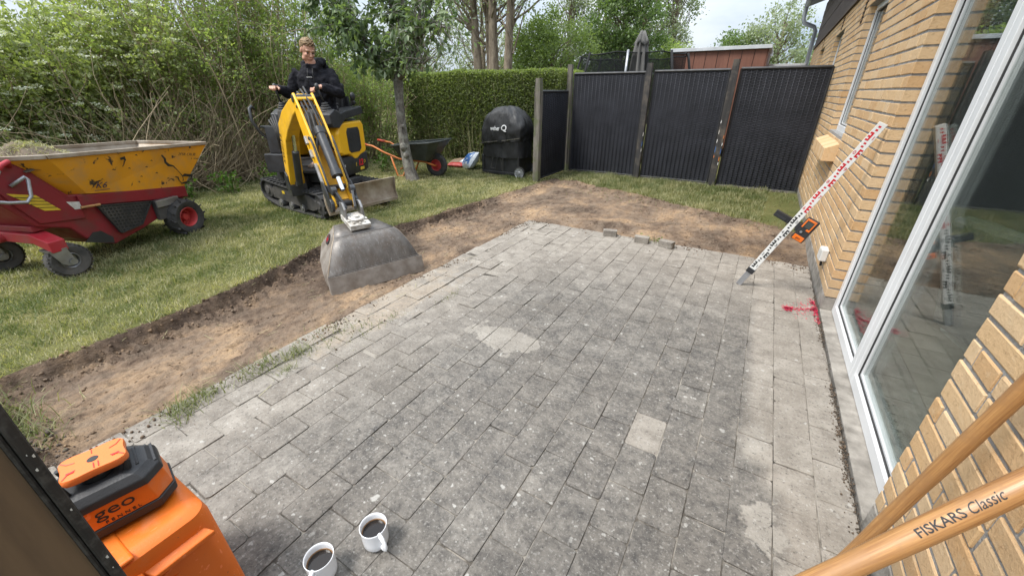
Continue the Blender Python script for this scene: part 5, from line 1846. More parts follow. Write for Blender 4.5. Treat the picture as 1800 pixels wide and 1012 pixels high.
# ------------------------------------------------------------------ dumper
def build_dumper():
    ang = math.atan2(0.925, -0.38)
    t = thing('mini_dumper', (-4.86, 0.572, 0.012), ang, 'worn red mini dumper with a yellow skip full of turf', 'dumper')
    Y0 = -0.30
    # chassis body
    m = MB()
    side = [(0.43, 0.125), (0.72, 0.185), (0.98, 0.255), (1.20, 0.325), (1.24, 0.475), (0.26, 0.60), (0.03, 0.90), (-0.16, 0.99), (-0.26, 0.94), (-0.30, 0.80), (-0.14, 0.60), (-0.02, 0.42), (0.17, 0.35), (0.24, 0.24)]
    m.prism([(x, Y0, z) for x, z in side], (0, 0.60, 0))
    body = m.build('chassis', 'dumper_red', t, bevel=0.012)
    # raised rear side plate with the slanting edge
    m = MB()
    m.prism([(x, Y0 - 0.012, z) for x, z in ((0.30, 0.40), (0.30, 0.46), (0.10, 0.80), (-0.06, 0.92), (-0.2, 0.90), (-0.10, 0.62), (0.0, 0.44))], (0, 0.011, 0))
    m.build('side_plate', 'dumper_red', body, bevel=0.004)
    m = MB()
    m.prism([(x, Y0 - 0.02, z) for x, z in ((0.30, 0.585), (1.25, 0.468), (1.25, 0.36), (0.95, 0.40), (0.30, 0.50))], (0, 0.019, 0))
    m.build('side_plate', 'dumper_red', body, bevel=0.004)
    # dark opening behind the castor
    m = MB()
    m.prism([(x, Y0 - 0.006, z) for x, z in ((0.22, 0.215), (0.30, 0.275), (0.36, 0.27), (0.43, 0.19), (0.42, 0.14))], (0, 0.005, 0))
    m.build('opening', 'gasket', body)
    # cooling mesh
    quad = [(0.405, 0.475), (0.845, 0.405), (0.690, 0.232), (0.495, 0.212)]
    m = MB(); m.prism([(x, Y0 - 0.024, z) for x, z in quad], (0, 0.022, 0))
    gr = m.build('grille', 'gasket', body)
    def inside(x, z):
        s = None
        for i in range(4):
            (x1, z1), (x2, z2) = quad[i], quad[(i + 1) % 4]
            cr = (x2 - x1) * (z - z1) - (z2 - z1) * (x - x1)
            if s is None: s = cr > 0
            elif (cr > 0) != s: return False
        return True
    m = MB()
    def clip(p, d, L_):
        n_ = 60
        pts = [(p[0] + d[0] * L_ * k / n_, p[1] + d[1] * L_ * k / n_) for k in range(n_ + 1)]
        ins = [q for q in pts if inside(*q)]
        if len(ins) > 1:
            m.bar((ins[0][0], Y0 - 0.028, ins[0][1]), (ins[-1][0], Y0 - 0.028, ins[-1][1]), 0.006, 0.009)
    for k in range(16):
        clip((0.40 + k * 0.030, 0.52), (0.16, -1), 0.34)
    for k in range(12):
        clip((0.39, 0.205 + k * 0.028), (1, -0.16), 0.5)
    m.build('mesh', 'dusty_black', gr)
    m = MB()
    for (a, b) in zip(quad, quad[1:] + quad[:1]):
        m.bar((a[0], Y0 - 0.029, a[1]), (b[0], Y0 - 0.029, b[1]), 0.012, 0.012)
    m.build('rim', 'black_metal', gr)
    # grey stained block before the front wheel
    m = MB(); m.box(0.86, 1.02, Y0 - 0.05, Y0 - 0.001, 0.215, 0.405)
    m.build('hydraulic_motor', 'dusty_black', body, bevel=0.01)
    m = MB(); m.box(0.865, 1.10, Y0 - 0.062, Y0 - 0.001, 0.335, 0.402)
    m.build('axle_bracket', 'grey_steel', body, bevel=0.006)
    # skip: chamfered hopper
    z_b0, z_b1 = 0.600, 0.462
    bot = [(0.27, -0.24, z_b0), (0.38, -0.31, z_b0 - 0.012), (1.235, -0.31, z_b1), (1.235, 0.31, z_b1), (0.38, 0.31, z_b0 - 0.012), (0.27, 0.24, z_b0)]
    top = [(-0.06, -0.26, 0.915), (0.16, -0.42, 0.905), (1.56, -0.42, 0.852), (1.56, 0.42, 0.852), (0.16, 0.42, 0.905), (-0.06, 0.26, 0.915)]
    m = MB()
    n = len(bot)
    m.add(bot + top, [(i, (i + 1) % n, n + (i + 1) % n, n + i) for i in range(n)] + [tuple(range(n - 1, -1, -1))])
    skip = m.build('skip', 'dumper_yellow', t)
    sm = skip.modifiers.new('sheet', 'SOLIDIFY'); sm.thickness = 0.006; sm.offset = 1
    cin = [(x * 0.985 + 0.012, y * 0.97, z) for x, y, z in top]
    m = MB()
    rimp = top + [top[0]]
    for a, b in zip(rimp[:-1], rimp[1:]):
        m.bar(Vector(a) + Vector((0, 0, 0.002)), Vector(b) + Vector((0, 0, 0.002)), 0.032, 0.030)
    m.build('rim', 'blade_steel', skip, bevel=0.004)
    m = MB()
    inn_b = [(x + (0.01 if x < 0.5 else -0.01), y * 0.96, z + 0.012) for x, y, z in bot]
    inn_t = [(x + (0.008 if x < 0.5 else -0.008), y * 0.975, z - 0.01) for x, y, z in top]
    m.add(inn_b + inn_t, [(i, n + i, n + (i + 1) % n, (i + 1) % n) for i in range(n)] + [tuple(range(n))])
    m.build('lining', 'blade_steel', skip, fix=False)
    m = MB(); m.cyl((0.62, -0.375, 0.845), (0.62, -0.39, 0.828), 0.018, n=8)
    m.build('eyelet', 'black_metal', skip)
    # painted scrawl and scratches on the near side (plane of the side panel)
    pa, pb, pc = Vector(bot[1]), Vector(bot[2]), Vector(top[2])
    pd = Vector(top[1])
    nrm = (pb - pa).cross(pd - pa).normalized()
    if nrm.y > 0: nrm = -nrm
    rt = (pb - pa).normalized(); up_ = nrm.cross(rt).normalized()
    if up_.z < 0: up_ = -up_
    def on(s, z):
        base = pa + rt * s
        return base + up_ * z + nrm * 0.009
    text_part('K6', 0.075, 'ink_blue', 'lettering', skip, on(0.10, 0.065), rt, up_, shear=0.25)
    m = MB()
    m.tube([on(0.055, 0.02), on(0.11, 0.024), on(0.17, 0.03)], 0.002, 4)
    m.build('underline', 'ink_blue', skip)
    text_part('2F5R CRUB', 0.038, 'ink', 'lettering', skip, on(0.86, 0.345), rt, up_, shear=0.2)
    text_part('s  vow', 0.030, 'ink', 'lettering', skip, on(0.95, 0.305), rt, up_, shear=0.2)
    def scar(path, wds):
        m = MB()
        P = [on(a, b) for a, b in path]
        L1, L2 = [], []
        for i, p in enumerate(P):
            tdir = (P[min(i + 1, len(P) - 1)] - P[max(i - 1, 0)]).normalized()
            sd = tdir.cross(nrm)
            L1.append(p + sd * wds[i] * 0.5); L2.append(p - sd * wds[i] * 0.5)
        m.loft([L1, L2], caps=False, closed=False)
        o = m.build('scratch', 'gasket', skip, fix=False)
        o.modifiers.new('t', 'SOLIDIFY').thickness = 0.001
    scar([(0.60, 0.335), (0.635, 0.30), (0.645, 0.265), (0.68, 0.235), (0.73, 0.225), (0.78, 0.18), (0.84, 0.12)], [0.012, 0.02, 0.022, 0.026, 0.012, 0.006, 0.008])
    scar([(0.835, 0.115), (0.86, 0.13), (0.90, 0.125), (0.94, 0.12), (0.95, 0.10)], [0.01, 0.03, 0.025, 0.03, 0.008])
    scar([(0.76, 0.118), (0.79, 0.108), (0.81, 0.07), (0.84, 0.045)], [0.006, 0.016, 0.008, 0.006])
    scar([(0.835, 0.04), (0.87, 0.046), (0.90, 0.055)], [0.01, 0.022, 0.012])
    scar([(0.24, 0.295), (0.27, 0.305), (0.285, 0.28)], [0.02, 0.03, 0.01])
    scar([(0.275, 0.28), (0.272, 0.25), (0.262, 0.225)], [0.012, 0.008, 0.004])
    scar([(1.12, 0.33), (1.13, 0.36), (1.12, 0.385)], [0.012, 0.018, 0.01])
    for (a, b) in ((0.31, 0.21), (0.42, 0.13), (0.50, 0.28), (0.56, 0.16), (0.68, 0.1), (0.98, 0.25), (1.04, 0.16), (0.36, 0.33), (0.18, 0.2), (0.46, 0.22)):
        scar([(a, b), (a + 0.012, b + 0.004), (a + 0.02, b - 0.004)], [0.004, 0.010, 0.003])
    # rear axle beam, arched, across the machine
    m = MB()
    arch = [(-0.40, 0.315), (-0.26, 0.375), (0.0, 0.385), (0.26, 0.375), (0.40, 0.305)]
    P = [(-0.075, y, z) for y, z in arch] + [(-0.075, y, z - (0.075 if abs(y) < 0.3 else 0.085)) for y, z in arch[::-1]]
    m.prism(P, (0.11, 0, 0))
    beam = m.build('axle_beam', 'axle_red', t, bevel=0.006)
    m = MB(); m.cyl((-0.11, 0.0, 0.335), (-0.07, 0.0, 0.335), 0.030, n=14); m.cyl((-0.125, 0.0, 0.335), (-0.11, 0, 0.335), 0.018, n=8)
    m.build('pivot', 'axle_red', beam, smooth=40)
    m = MB(); m.box(-0.05, 0.20, Y0 + 0.02, -Y0 - 0.02, 0.385, 0.43)
    m.build('axle_mount', 'dumper_red', beam, bevel=0.006)
    for sy in (-1, 1):
        y = sy * 0.335
        m = MB(Matrix.Translation((-0.02, y, 0)) @ rotz(R(-14)))
        m.cyl((0, 0, 0.30), (0, 0, 0.245), 0.026, n=12)
        m.box(-0.06, 0.055, -0.062, 0.062, 0.236, 0.25)
        for s in (-1, 1):
            m.prism([(-0.055, s * 0.056, 0.245), (0.050, s * 0.056, 0.245), (0.075, s * 0.056, 0.12), (0.035, s * 0.056, 0.105), (-0.01, s * 0.056, 0.13)], (0, s * 0.006, 0))
        m.cyl((0.05, -0.075, 0.135), (0.05, 0.075, 0.135), 0.013, n=8)
        m.cyl((0.05, -0.079, 0.135), (0.05, -0.070, 0.135), 0.024, n=10)
        fork = m.build('castor_fork', 'grey_steel', t, smooth=40)
        d = rotz(R(-14)) @ Vector((0, -1, 0))
        cpos = Matrix.Translation((-0.02, y, 0)) @ rotz(R(-14)) @ Vector((0.05, 0, 0.138))
        wheel(t, cpos, d, 0.135, 0.085, 0.062, 'dusty_rubber', 'grey_steel', lug=30, lugh=0.003, face=1, name='castor_wheel')
    for sy in (-1, 1):
        wheel(t, (1.10, sy * 0.345, 0.186), (0, -1 * 1.0, 0), 0.180, 0.155, 0.098, 'rubber', 'rim_red', lug=14, lugh=0.011, face=1 if sy < 0 else -1, spokes=5)
    # handles at the rear
    m = MB()
    m.tube([(-0.02, Y0 - 0.03, 0.86), (-0.03, Y0 - 0.06, 0.90), (-0.09, Y0 - 0.085, 0.885), (-0.20, Y0 - 0.09, 0.76), (-0.30, Y0 - 0.09, 0.70), (-0.30, Y0 - 0.02, 0.66)], 0.014, 10)
    hd = m.build('handle', 'galvanised', t, smooth=True)
    m = MB(); m.tube([(-0.02, Y0 - 0.03, 0.862), (-0.03, Y0 - 0.06, 0.90), (-0.09, Y0 - 0.085, 0.885), (-0.115, Y0 - 0.088, 0.855)], 0.0165, 10)
    m.build('grip', 'axle_red', hd, smooth=True)
    m = MB()
    m.tube([(-0.06, Y0 - 0.02, 0.735), (0.015, Y0 - 0.07, 0.79), (0.02, Y0 - 0.075, 0.77), (-0.01, Y0 - 0.075, 0.655), (-0.05, Y0 - 0.075, 0.62), (-0.15, Y0 - 0.075, 0.64), (-0.26, Y0 - 0.075, 0.68)], 0.0115, 10)
    m.build('handle', 'galvanised', t, smooth=True)
    # stickers and a peg
    m = MB(); m.prism([(-0.10, Y0 - 0.0145, 0.69), (0.055, Y0 - 0.0145, 0.645), (0.16, Y0 - 0.0145, 0.505), (0.06, Y0 - 0.0145, 0.525)], (0, 0.0018, 0))
    st = m.build('sticker', 'sticker_yellow', body)
    m = MB()
    for k in range(4):
        u = (k + 1) / 5
        a = Vector((-0.10, Y0 - 0.0165, 0.69)).lerp(Vector((0.06, Y0 - 0.0165, 0.525)), u)
        b = Vector((0.055, Y0 - 0.0165, 0.645)).lerp(Vector((0.16, Y0 - 0.0165, 0.505)), u)
        m.bar(a, b, 0.001, 0.004)
    m.build('print', 'ink', st)
    m = MB(); m.prism([(0.215, Y0 - 0.0145, 0.555), (0.31, Y0 - 0.0145, 0.535), (0.345, Y0 - 0.0145, 0.475), (0.25, Y0 - 0.0145, 0.485)], (0, 0.002, 0))
    m.build('label_plate', 'sticker_white', body)
    m = MB(); m.cyl((0.27, Y0 - 0.05, 0.497), (0.41, Y0 - 0.05, 0.487), 0.010, n=8)
    m.build('peg', 'handle_wood', body)
    # heap of turf in the skip
    rng = np.random.default_rng(44)
    h = thing('turf_heap', Vector((-4.86, 0.572, 0.0)) + rotz(ang) @ Vector((0.55, 0, 0.80)), ang, 'heap of soil and dry turf in the dumper skip', 'soil heap')
    nx, ny = 46, 30
    V, F = [], []
    for i in range(nx + 1):
        for j in range(ny + 1):
            x, y = -0.5 + 1.25 * i / nx, -0.34 + 0.68 * j / ny
            z = 0.02 + 0.16 * math.exp(-((x + 0.22) / 0.22) ** 2 - (y / 0.26) ** 2) + 0.05 * vnoise(x, y, 9, 3) + 0.025 * vnoise(x, y, 24, 5) - 0.10 * max(0, x - 0.1)
            V.append((x, y, z))
    for i in range(nx):
        for j in range(ny):
            F.append((i * (ny + 1) + j, (i + 1) * (ny + 1) + j, (i + 1) * (ny + 1) + j + 1, i * (ny + 1) + j + 1))
    m = MB(); m.add(V, F)
    MAT['dark_soil'] = plain('dark_soil', (0.15, 0.115, 0.082), (0.055, 0.041, 0.030), rough=0.95, scale=14, detail=8, bump=0.9, bscale=40)
    m.build('soil', 'dark_soil', h, smooth=True)
    k = 3600
    x, y = rng.normal(-0.2, 0.13, k), rng.normal(0, 0.12, k)
    ok = (np.abs(y) < 0.30) & (x > -0.42) & (x < 0.3) & (rng.uniform(0, 1, k) < 0.30)
    x, y = x[ok], y[ok]
    k = len(x)
    z = 0.02 + 0.16 * np.exp(-((x + 0.22) / 0.22) ** 2 - (y / 0.26) ** 2) - 0.10 * np.maximum(0, x - 0.1)
    v, f, tt = blades(x, y, z + rng.uniform(-0.01, 0.03, k), rng.uniform(0.015, 0.04, k), 0.004 + 0 * x, rng.uniform(0.8, 2.5, k), np.clip(rng.normal(0.75, 0.3, k), 0, 1), rng, True)
    stuff(np_mesh('turf', v, f, 'grass_blade', h, tt))
build_dumper()

# ------------------------------------------------------------------ mini excavator
EX = Vector((-4.75, 3.25, 0.02))
def build_excavator():
    t = thing('mini_excavator', EX, 0, 'yellow and black mini excavator reaching its bucket to the patio edge', 'excavator')
    T = rotz(R(-4))
    # tracks
    for sy in (-1, 1):
        yc = sy * 0.385
        hw = 0.095
        def loop(k):
            # closed belt path: rear sprocket higher, front idler
            return k
        path = []
        r1, r2 = 0.135, 0.145
        c1, c2 = (-0.56, 0.205), (0.56, 0.155)
        for k in range(13):
            a = PI * 0.5 + PI * k / 12
            path.append((c1[0] + r1 * math.cos(a), c1[1] + r1 * math.sin(a)))
        for k in range(1, 8):
            path.append((-0.40 + 0.88 * k / 8, 0.012))
        for k in range(13):
            a = -PI / 2 + PI * k / 12
            path.append((c2[0] + r2 * math.cos(a), c2[1] + r2 * math.sin(a)))
        for k in range(1, 6):
            u = k / 6
            path.append((c2[0] + (c1[0] - c2[0]) * u, 0.30 + 0.04 * u - 0.018 * math.sin(u * PI)))
        n = len(path)
        m = MB(T)
        for i in range(n):
            (x0, z0), (x1, z1) = path[i], path[(i + 1) % n]
        cx = sum(p[0] for p in path) / n; cz = sum(p[1] for p in path) / n
        rings = []
        for i in range(n):
            x, z = path[i]
            xa, za = path[i - 1]; xb, zb = path[(i + 1) % n]
            tx, tz = xb - xa, zb - za
            L_ = math.hypot(tx, tz); nx_, nz_ = tz / L_, -tx / L_
            if nx_ * (x - cx) + nz_ * (z - cz) < 0: nx_, nz_ = -nx_, -nz_
            inn = (x - nx_ * 0.022, z - nz_ * 0.022)
            rings.append([(x, yc - hw, z), (x, yc + hw, z), (inn[0], yc + hw, inn[1]), (inn[0], yc - hw, inn[1])])
        rings.append(rings[0])
        m.loft(rings, caps=False)
        # grousers at even spacing
        seg = [math.hypot(path[(i + 1) % n][0] - path[i][0], path[(i + 1) % n][1] - path[i][1]) for i in range(n)]
        tot = sum(seg); ng = 40
        for g_ in range(ng):
            s = tot * g_ / ng; i = 0
            while s > seg[i]:
                s -= seg[i]; i += 1
            u = s / seg[i]
            (x0, z0), (x1, z1) = path[i], path[(i + 1) % n]
            x, z = x0 + (x1 - x0) * u, z0 + (z1 - z0) * u
            nx_, nz_ = (z1 - z0) / seg[i], -(x1 - x0) / seg[i]
            if nx_ * (x - cx) + nz_ * (z - cz) < 0: nx_, nz_ = -nx_, -nz_
            for side in (-1, 1):
                m.bar((x + nx_ * 0.006, yc + side * 0.006, z + nz_ * 0.006), (x + nx_ * 0.006 + 0.012 * side * nz_, yc + side * (hw - 0.002), z + nz_ * 0.006), 0.026, 0.026, (nx_, 0, nz_))
        tk = m.build('track', 'rubber', t, bevel=0.003, seg=1)
        m = MB(T)
        m.prism([(-0.42, yc - 0.055 if sy > 0 else yc - 0.065, z) if False else (x, yc - 0.075 if sy < 0 else yc - 0.06, z) for x, z in ((-0.44, 0.12), (0.42, 0.07), (0.52, 0.10), (0.52, 0.20), (0.40, 0.25), (-0.38, 0.28), (-0.46, 0.22))], (0, 0.135, 0))
        m.build('track_frame', 'dusty_black', tk, bevel=0.008)
        m = MB(T)
        m.lathe([(0.0, -0.082), (0.045, -0.082), (0.05, -0.07), (0.095, -0.066), (0.108, -0.05), (0.108, 0.05), (0.0, 0.05)], (c1[0], yc, c1[1]), (0, -sy * -1 if False else 1, 0), 20)
        m.lathe([(0.0, -0.08), (0.04, -0.08), (0.05, -0.066), (0.095, -0.062), (0.12, -0.05), (0.12, 0.05), (0.0, 0.05)], (c2[0], yc, c2[1]), (0, 1, 0), 20)
        m.build('sprocket', 'dusty_black', tk, smooth=30)
        for xr in (-0.28, -0.03, 0.22):
            m = MB(T)
            m.cyl((xr, yc - 0.088, 0.075), (xr, yc + 0.06, 0.075), 0.045, n=14)
            m.cyl((xr, yc - 0.094, 0.075), (xr, yc - 0.088, 0.075), 0.02, n=10)
            m.build('roller', 'grey_steel', tk, smooth=40)
        if sy < 0:
            m = MB(T); m.box(-0.20, -0.145, yc - 0.0775, yc - 0.0755, 0.20, 0.235)
            m.build('sticker', 'sticker_yellow', tk)
    m = MB(T)
    m.box(-0.32, 0.34, -0.32, 0.32, 0.16, 0.34)
    m.box(-0.18, 0.20, -0.22, 0.22, 0.34, 0.35)
    m.build('undercarriage', 'dusty_black', t, bevel=0.015)
    # dozer blade, bowed plate with ribs at the ends
    m = MB(T)
    pr = [(0.800, 0.10), (0.772, 0.16), (0.757, 0.23), (0.762, 0.30), (0.785, 0.365)]
    out = [(x, z) for x, z in pr] + [(x - 0.022, z) for x, z in pr[::-1]]
    m.prism([(x, -0.48, z) for x, z in out], (0, 0.96, 0))
    bl = m.build('dozer_blade', 'blade_steel', t, smooth=40)
    m = MB(T)
    m.box(0.778, 0.812, -0.482, 0.482, 0.082, 0.118)
    m.build('cutting_edge', 'blade_steel', bl, bevel=0.003)
    for sy in (-1, 1):
        m = MB(T); m.bar((0.30, sy * 0.2, 0.22), (0.75, sy * 0.24, 0.20), 0.05, 0.07)
        m.build('push_arm', 'black_metal', bl, bevel=0.006)
        m = MB(T); m.prism([(x, sy * 0.481, z) for x, z in ((0.80, 0.1), (0.765, 0.17), (0.752, 0.24), (0.762, 0.31), (0.785, 0.366), (0.80, 0.362), (0.79, 0.3), (0.785, 0.2), (0.815, 0.1))], (0, sy * 0.008, 0))
        m.build('end_plate', 'blade_steel', bl)
    # ---------------- upper structure, turned to the right of the tracks
    U = rotz(R(-70))
    m = MB(U)
    m.lathe([(0.24, 0.33), (0.26, 0.34), (0.26, 0.37), (0.24, 0.38)], (0, 0, 0), (0, 0, 1), 28)
    m.build('slew_ring', 'black_metal', t, smooth=40)
    def rbox_ring(x0, x1, y0, y1, z, r_, n=5):
        pts = []
        for (cx, cy, a0) in ((x1 - r_, y1 - r_, 0), (x0 + r_, y1 - r_, PI / 2), (x0 + r_, y0 + r_, PI), (x1 - r_, y0 + r_, 1.5 * PI)):
            for k in range(n):
                a = a0 + PI / 2 * k / (n - 1)
                pts.append((cx + r_ * math.cos(a), cy + r_ * math.sin(a), z))
        return pts
    m = MB(U)
    m.loft([rbox_ring(-0.52, 0.42, -0.35, 0.35, 0.375, 0.08), rbox_ring(-0.57, 0.42, -0.365, 0.365, 0.40, 0.09), rbox_ring(-0.59, 0.40, -0.370, 0.370, 0.56, 0.11), rbox_ring(-0.59, 0.30, -0.365, 0.365, 0.60, 0.11)])
    sk = m.build('lower_body', 'black_plastic', t, smooth=40)
    m = MB(U); m.box(0.18, 0.56, -0.30, 0.30, 0.50, 0.535)
    m.build('foot_plate', 'black_metal', t, bevel=0.006)
    m = MB(U)
    for z in (0.42, 0.50, 0.575):
        m.box(0.10, 0.43, 0.30, 0.385, z, z + 0.045)
    m.build('step', 'black_metal', t, bevel=0.008)
    # yellow side cover with chamfered corners, on the left flank
    def cover(sgn, nm):
        m = MB(U)
        out = [(0.055, 0.70), (0.105, 0.665), (-0.22, 0.655), (-0.30, 0.60), (-0.475, 0.665), (-0.505, 0.70), (-0.515, 0.95), (-0.49, 0.995), (-0.10, 0.995), (-0.03, 0.975), (0.04, 0.93), (0.085, 0.86)]
        out = [(0.095, 0.66), (0.06, 0.625), (-0.10, 0.615), (-0.19, 0.545), (-0.26, 0.545), (-0.36, 0.585), (-0.485, 0.605), (-0.515, 0.635), (-0.525, 0.955), (-0.49, 1.0), (-0.02, 1.0), (0.055, 0.955), (0.10, 0.88)]
        a = [(x, sgn * 0.20, z) for x, z in out]
        b = [(x, sgn * 0.345, z) for x, z in out]
        c = [(-0.215 + (x + 0.215) * 0.93, sgn * 0.375, 0.81 + (z - 0.81) * 0.93) for x, z in out]
        m.loft([a, b, c])
        cv = m.build(nm, 'digger_yellow', t, bevel=0.012, seg=3)
        m = MB(U)
        v_ = [(0.0, 0.70), (-0.05, 0.668), (-0.30, 0.665), (-0.36, 0.70), (-0.37, 0.90), (-0.335, 0.945), (-0.04, 0.945), (0.0, 0.905)]
        v_ = [(-0.235 + (x + 0.185) * 0.80, 0.79 + (z - 0.81) * 1.05) for x, z in v_]
        m.prism([(x, sgn * 0.3755, z) for x, z in v_], (0, sgn * 0.006, 0))
        m.build('vent', 'black_plastic', cv, bevel=0.003)
        return cv
    cover(1, 'engine_cover')
    cover(-1, 'engine_cover')
    m = MB(U); m.loft([rbox_ring(-0.57, -0.18, -0.32, 0.32, 0.66, 0.09), rbox_ring(-0.57, -0.18, -0.32, 0.32, 0.95, 0.09), rbox_ring(-0.52, -0.22, -0.28, 0.28, 1.02, 0.07)])
    m.build('rear_body', 'black_plastic', t, smooth=40)
    # consoles beside the seat
    for sgn in (-1, 1):
        m = MB(U)
        pr = [(0.17, 0.955), (0.20, 1.00), (0.20, 1.10), (0.09, 1.155), (-0.02, 1.105), (-0.10, 1.125), (-0.52, 1.17), (-0.53, 1.08), (-0.10, 1.03), (0.05, 0.945)]
        m.prism([(x, sgn * 0.17, z) for x, z in pr], (0, sgn * 0.22, 0))
        cs = m.build('console', 'black_plastic', t, bevel=0.012, seg=2)
        m = MB(U)
        prof = []
        for k in range(9):
            r_ = 0.066 - 0.005 * k
            prof += [(r_ + (0.006 if k % 2 else -0.003), 0.012 * k)]
        m.lathe(prof, (0.085, sgn * 0.28, 1.13), (0.15, 0, 1), 16)
        m.build('lever_boot', 'rubber', cs, smooth=60)
        m = MB(U)
        m.tube([(0.105, sgn * 0.28, 1.22), (0.14, sgn * 0.275, 1.30), (0.16, sgn * 0.27, 1.36)], 0.011, 8)
        m.ball((0.168, sgn * 0.268, 1.385), 0.026, 0.026, 0.036, 10, 8)
        m.build('joystick', 'black_plastic', cs, smooth=True)
        if sgn > 0:
            m = MB(U)
            m.box(-0.50, -0.46, 0.20, 0.24, 1.16, 1.28)
            m.ball((-0.48, 0.30, 1.21), 0.035, n=10, m=6); m.ball((-0.42, 0.34, 1.28), 0.045, 0.03, 0.05, 10, 6); m.cyl((-0.42, 0.30, 1.17), (-0.42, 0.33, 1.28), 0.014, n=8)
            m.build('seat_belt', 'black_plastic', cs, smooth=40)
            m = MB(U); m.cyl((-0.12, 0.30, 1.12), (-0.12, 0.30, 1.19), 0.008, n=8); m.ball((-0.12, 0.30, 1.20), 0.016)
            m.build('switch', 'ink', cs, smooth=True)
    # seat
    m = MB(U)
    m.box(-0.42, 0.06, -0.17, 0.17, 0.97, 1.035)
    st = m.build('seat', 'black_plastic', t, bevel=0.03, seg=3)
    m = MB(U); m.box(-0.05, 0.04, -0.20, 0.20, 0, 0.36, Matrix.Translation((-0.42, 0.0, 1.08)) @ Matrix.Rotation(R(-8), 4, 'Y'))
    m.build('backrest', 'black_plastic', st, bevel=0.03, seg=3)
    # grab bars and front frame on the right side
    m = MB(U)
    m.tube([(0.47, -0.35, 1.16), (0.50, -0.35, 1.19), (0.54, -0.345, 1.17), (0.555, -0.34, 1.05), (0.52, -0.30, 0.92), (0.46, -0.25, 0.84), (0.44, -0.24, 0.55)], 0.016, 10)
    m.build('grab_bar', 'black_metal', t, smooth=True)
    m = MB(U)
    m.box(0.40, 0.50, -0.26, -0.12, 0.70, 0.98); m.box(0.34, 0.56, -0.30, -0.06, 0.52, 0.70)
    m.bar((0.42, -0.22, 0.98), (0.50, -0.22, 0.98), 0.18, 0.025)
    m.build('valve_block', 'black_metal', t, bevel=0.01)
    m = MB(U)
    for k in range(4):
        m.tube([(0.45, -0.20 + 0.03 * k, 0.97), (0.50, -0.17 + 0.03 * k, 1.05 + 0.02 * k), (0.56, -0.08 + 0.02 * k, 0.98), (0.58, -0.03, 0.85)], 0.010, 7)
    m.build('hose', 'rubber', t, smooth=True)
    # lettering on the left flank
    L_ = rotz(R(-70)).to_3x3()
    bx = lambda x, z, y=0.3715: L_ @ Vector((x, y, z))
    rgt, upv = L_ @ Vector((-1, 0, 0)), Vector((0, 0, 1))
    text_part('12', 0.105, 'ink_red', 'lettering', sk, bx(-0.315, 0.495, 0.3715), rgt, upv, shear=0.2, wide=1.15, bold=0.004)
    text_part('E', 0.060, 'sticker_yellow', 'lettering', sk, bx(-0.205, 0.488, 0.3715), rgt, upv, shear=0.2)
    text_part('D', 0.060, 'sticker_yellow', 'lettering', sk, bx(-0.415, 0.498, 0.3715), rgt, upv, shear=0.2)
    m = MB(U); m.box(-0.39, -0.29, 0.3685, 0.3705, 0.405, 0.44)
    m.build('sticker', 'sticker_yellow', sk)
    m = MB(U); m.box(0.22, 0.30, 0.3855, 0.3875, 0.51, 0.54); m.box(0.04, 0.09, 0.3705, 0.3725, 0.49, 0.52)
    m.build('sticker', 'sticker_white', sk)
    # ---------------- boom, swung to the left of the body
    Fw = Vector((-4.57, 2.76, 0)) - EX
    Fw.z = -0.02
    Bm = Matrix.Translation(Fw) @ rotz(math.atan2(-0.349, 0.937))
    # swing bracket
    m = MB(Bm)
    m.cyl((-0.05, 0, 0.30), (-0.05, 0, 0.50), 0.075, n=16)
    m.box(-0.10, 0.10, -0.085, 0.085, 0.27, 0.40)
    for s in (-1, 1):
        m.prism([(-0.07, s * 0.075, 0.34), (0.10, s * 0.075, 0.34), (0.09, s * 0.075, 0.50), (0.0, s * 0.075, 0.54), (-0.07, s * 0.075, 0.48)], (0, s * 0.02, 0))
    m.build('swing_bracket', 'black_metal', t, bevel=0.008)
    m = MB(U); m.box(0.36, 0.54, -0.10, 0.10, 0.30, 0.46)
    m.build('boom_mount', 'black_metal', t, bevel=0.01)
    # boom: box section, bent forward at the top
    cl = [(0.02, 0.40), (0.05, 0.53), (0.13, 0.78), (0.24, 0.97), (0.46, 1.09), (0.80, 1.22), (1.12, 1.29)]
    wd = [0.17, 0.15, 0.135, 0.135, 0.12, 0.10, 0.09]
    ht = [0.13, 0.17, 0.21, 0.24, 0.20, 0.14, 0.10]
    rings = []
    for i, (x, z) in enumerate(cl):
        xa, za = cl[max(0, i - 1)]; xb, zb = cl[min(len(cl) - 1, i + 1)]
        tx, tz = xb - xa, zb - za; l_ = math.hypot(tx, tz); tx /= l_; tz /= l_
        nx_, nz_ = -tz, tx
        h = ht[i] / 2; w = wd[i] / 2
        rings.append([(x - nx_ * h, -w, z - nz_ * h), (x - nx_ * h, w, z - nz_ * h), (x + nx_ * h, w, z + nz_ * h), (x + nx_ * h, -w, z + nz_ * h)])
    m = MB(Bm); m.loft(rings)
    boom = m.build('boom', 'digger_yellow_dirty', t, bevel=0.01, seg=2)
    # lettering down the boom's right side
    bl3 = Bm.to_3x3()
    dirb = Vector((0.09, 0, 0.30)).normalized()
    text_part('RAMMAX', 0.085, 'ink', 'lettering', boom, Bm @ Vector((0.11, -0.076, 0.80)), bl3 @ -dirb, bl3 @ Vector((dirb.z, 0, -dirb.x)), wide=0.95)
    # boom cylinder in front
    m = MB(Bm); m.cyl((0.19, 0.0, 0.42), (0.34, 0.0, 0.78), 0.036, n=14)
    cyl_ = m.build('boom_cylinder', 'black_metal', t, smooth=40)
    m = MB(Bm); m.cyl((0.33, 0, 0.76), (0.46, 0, 1.08), 0.019, n=12); m.cyl((0.46, -0.05, 1.08), (0.46, 0.05, 1.08), 0.025, n=10)
    m.build('rod', 'chrome', cyl_, smooth=40)
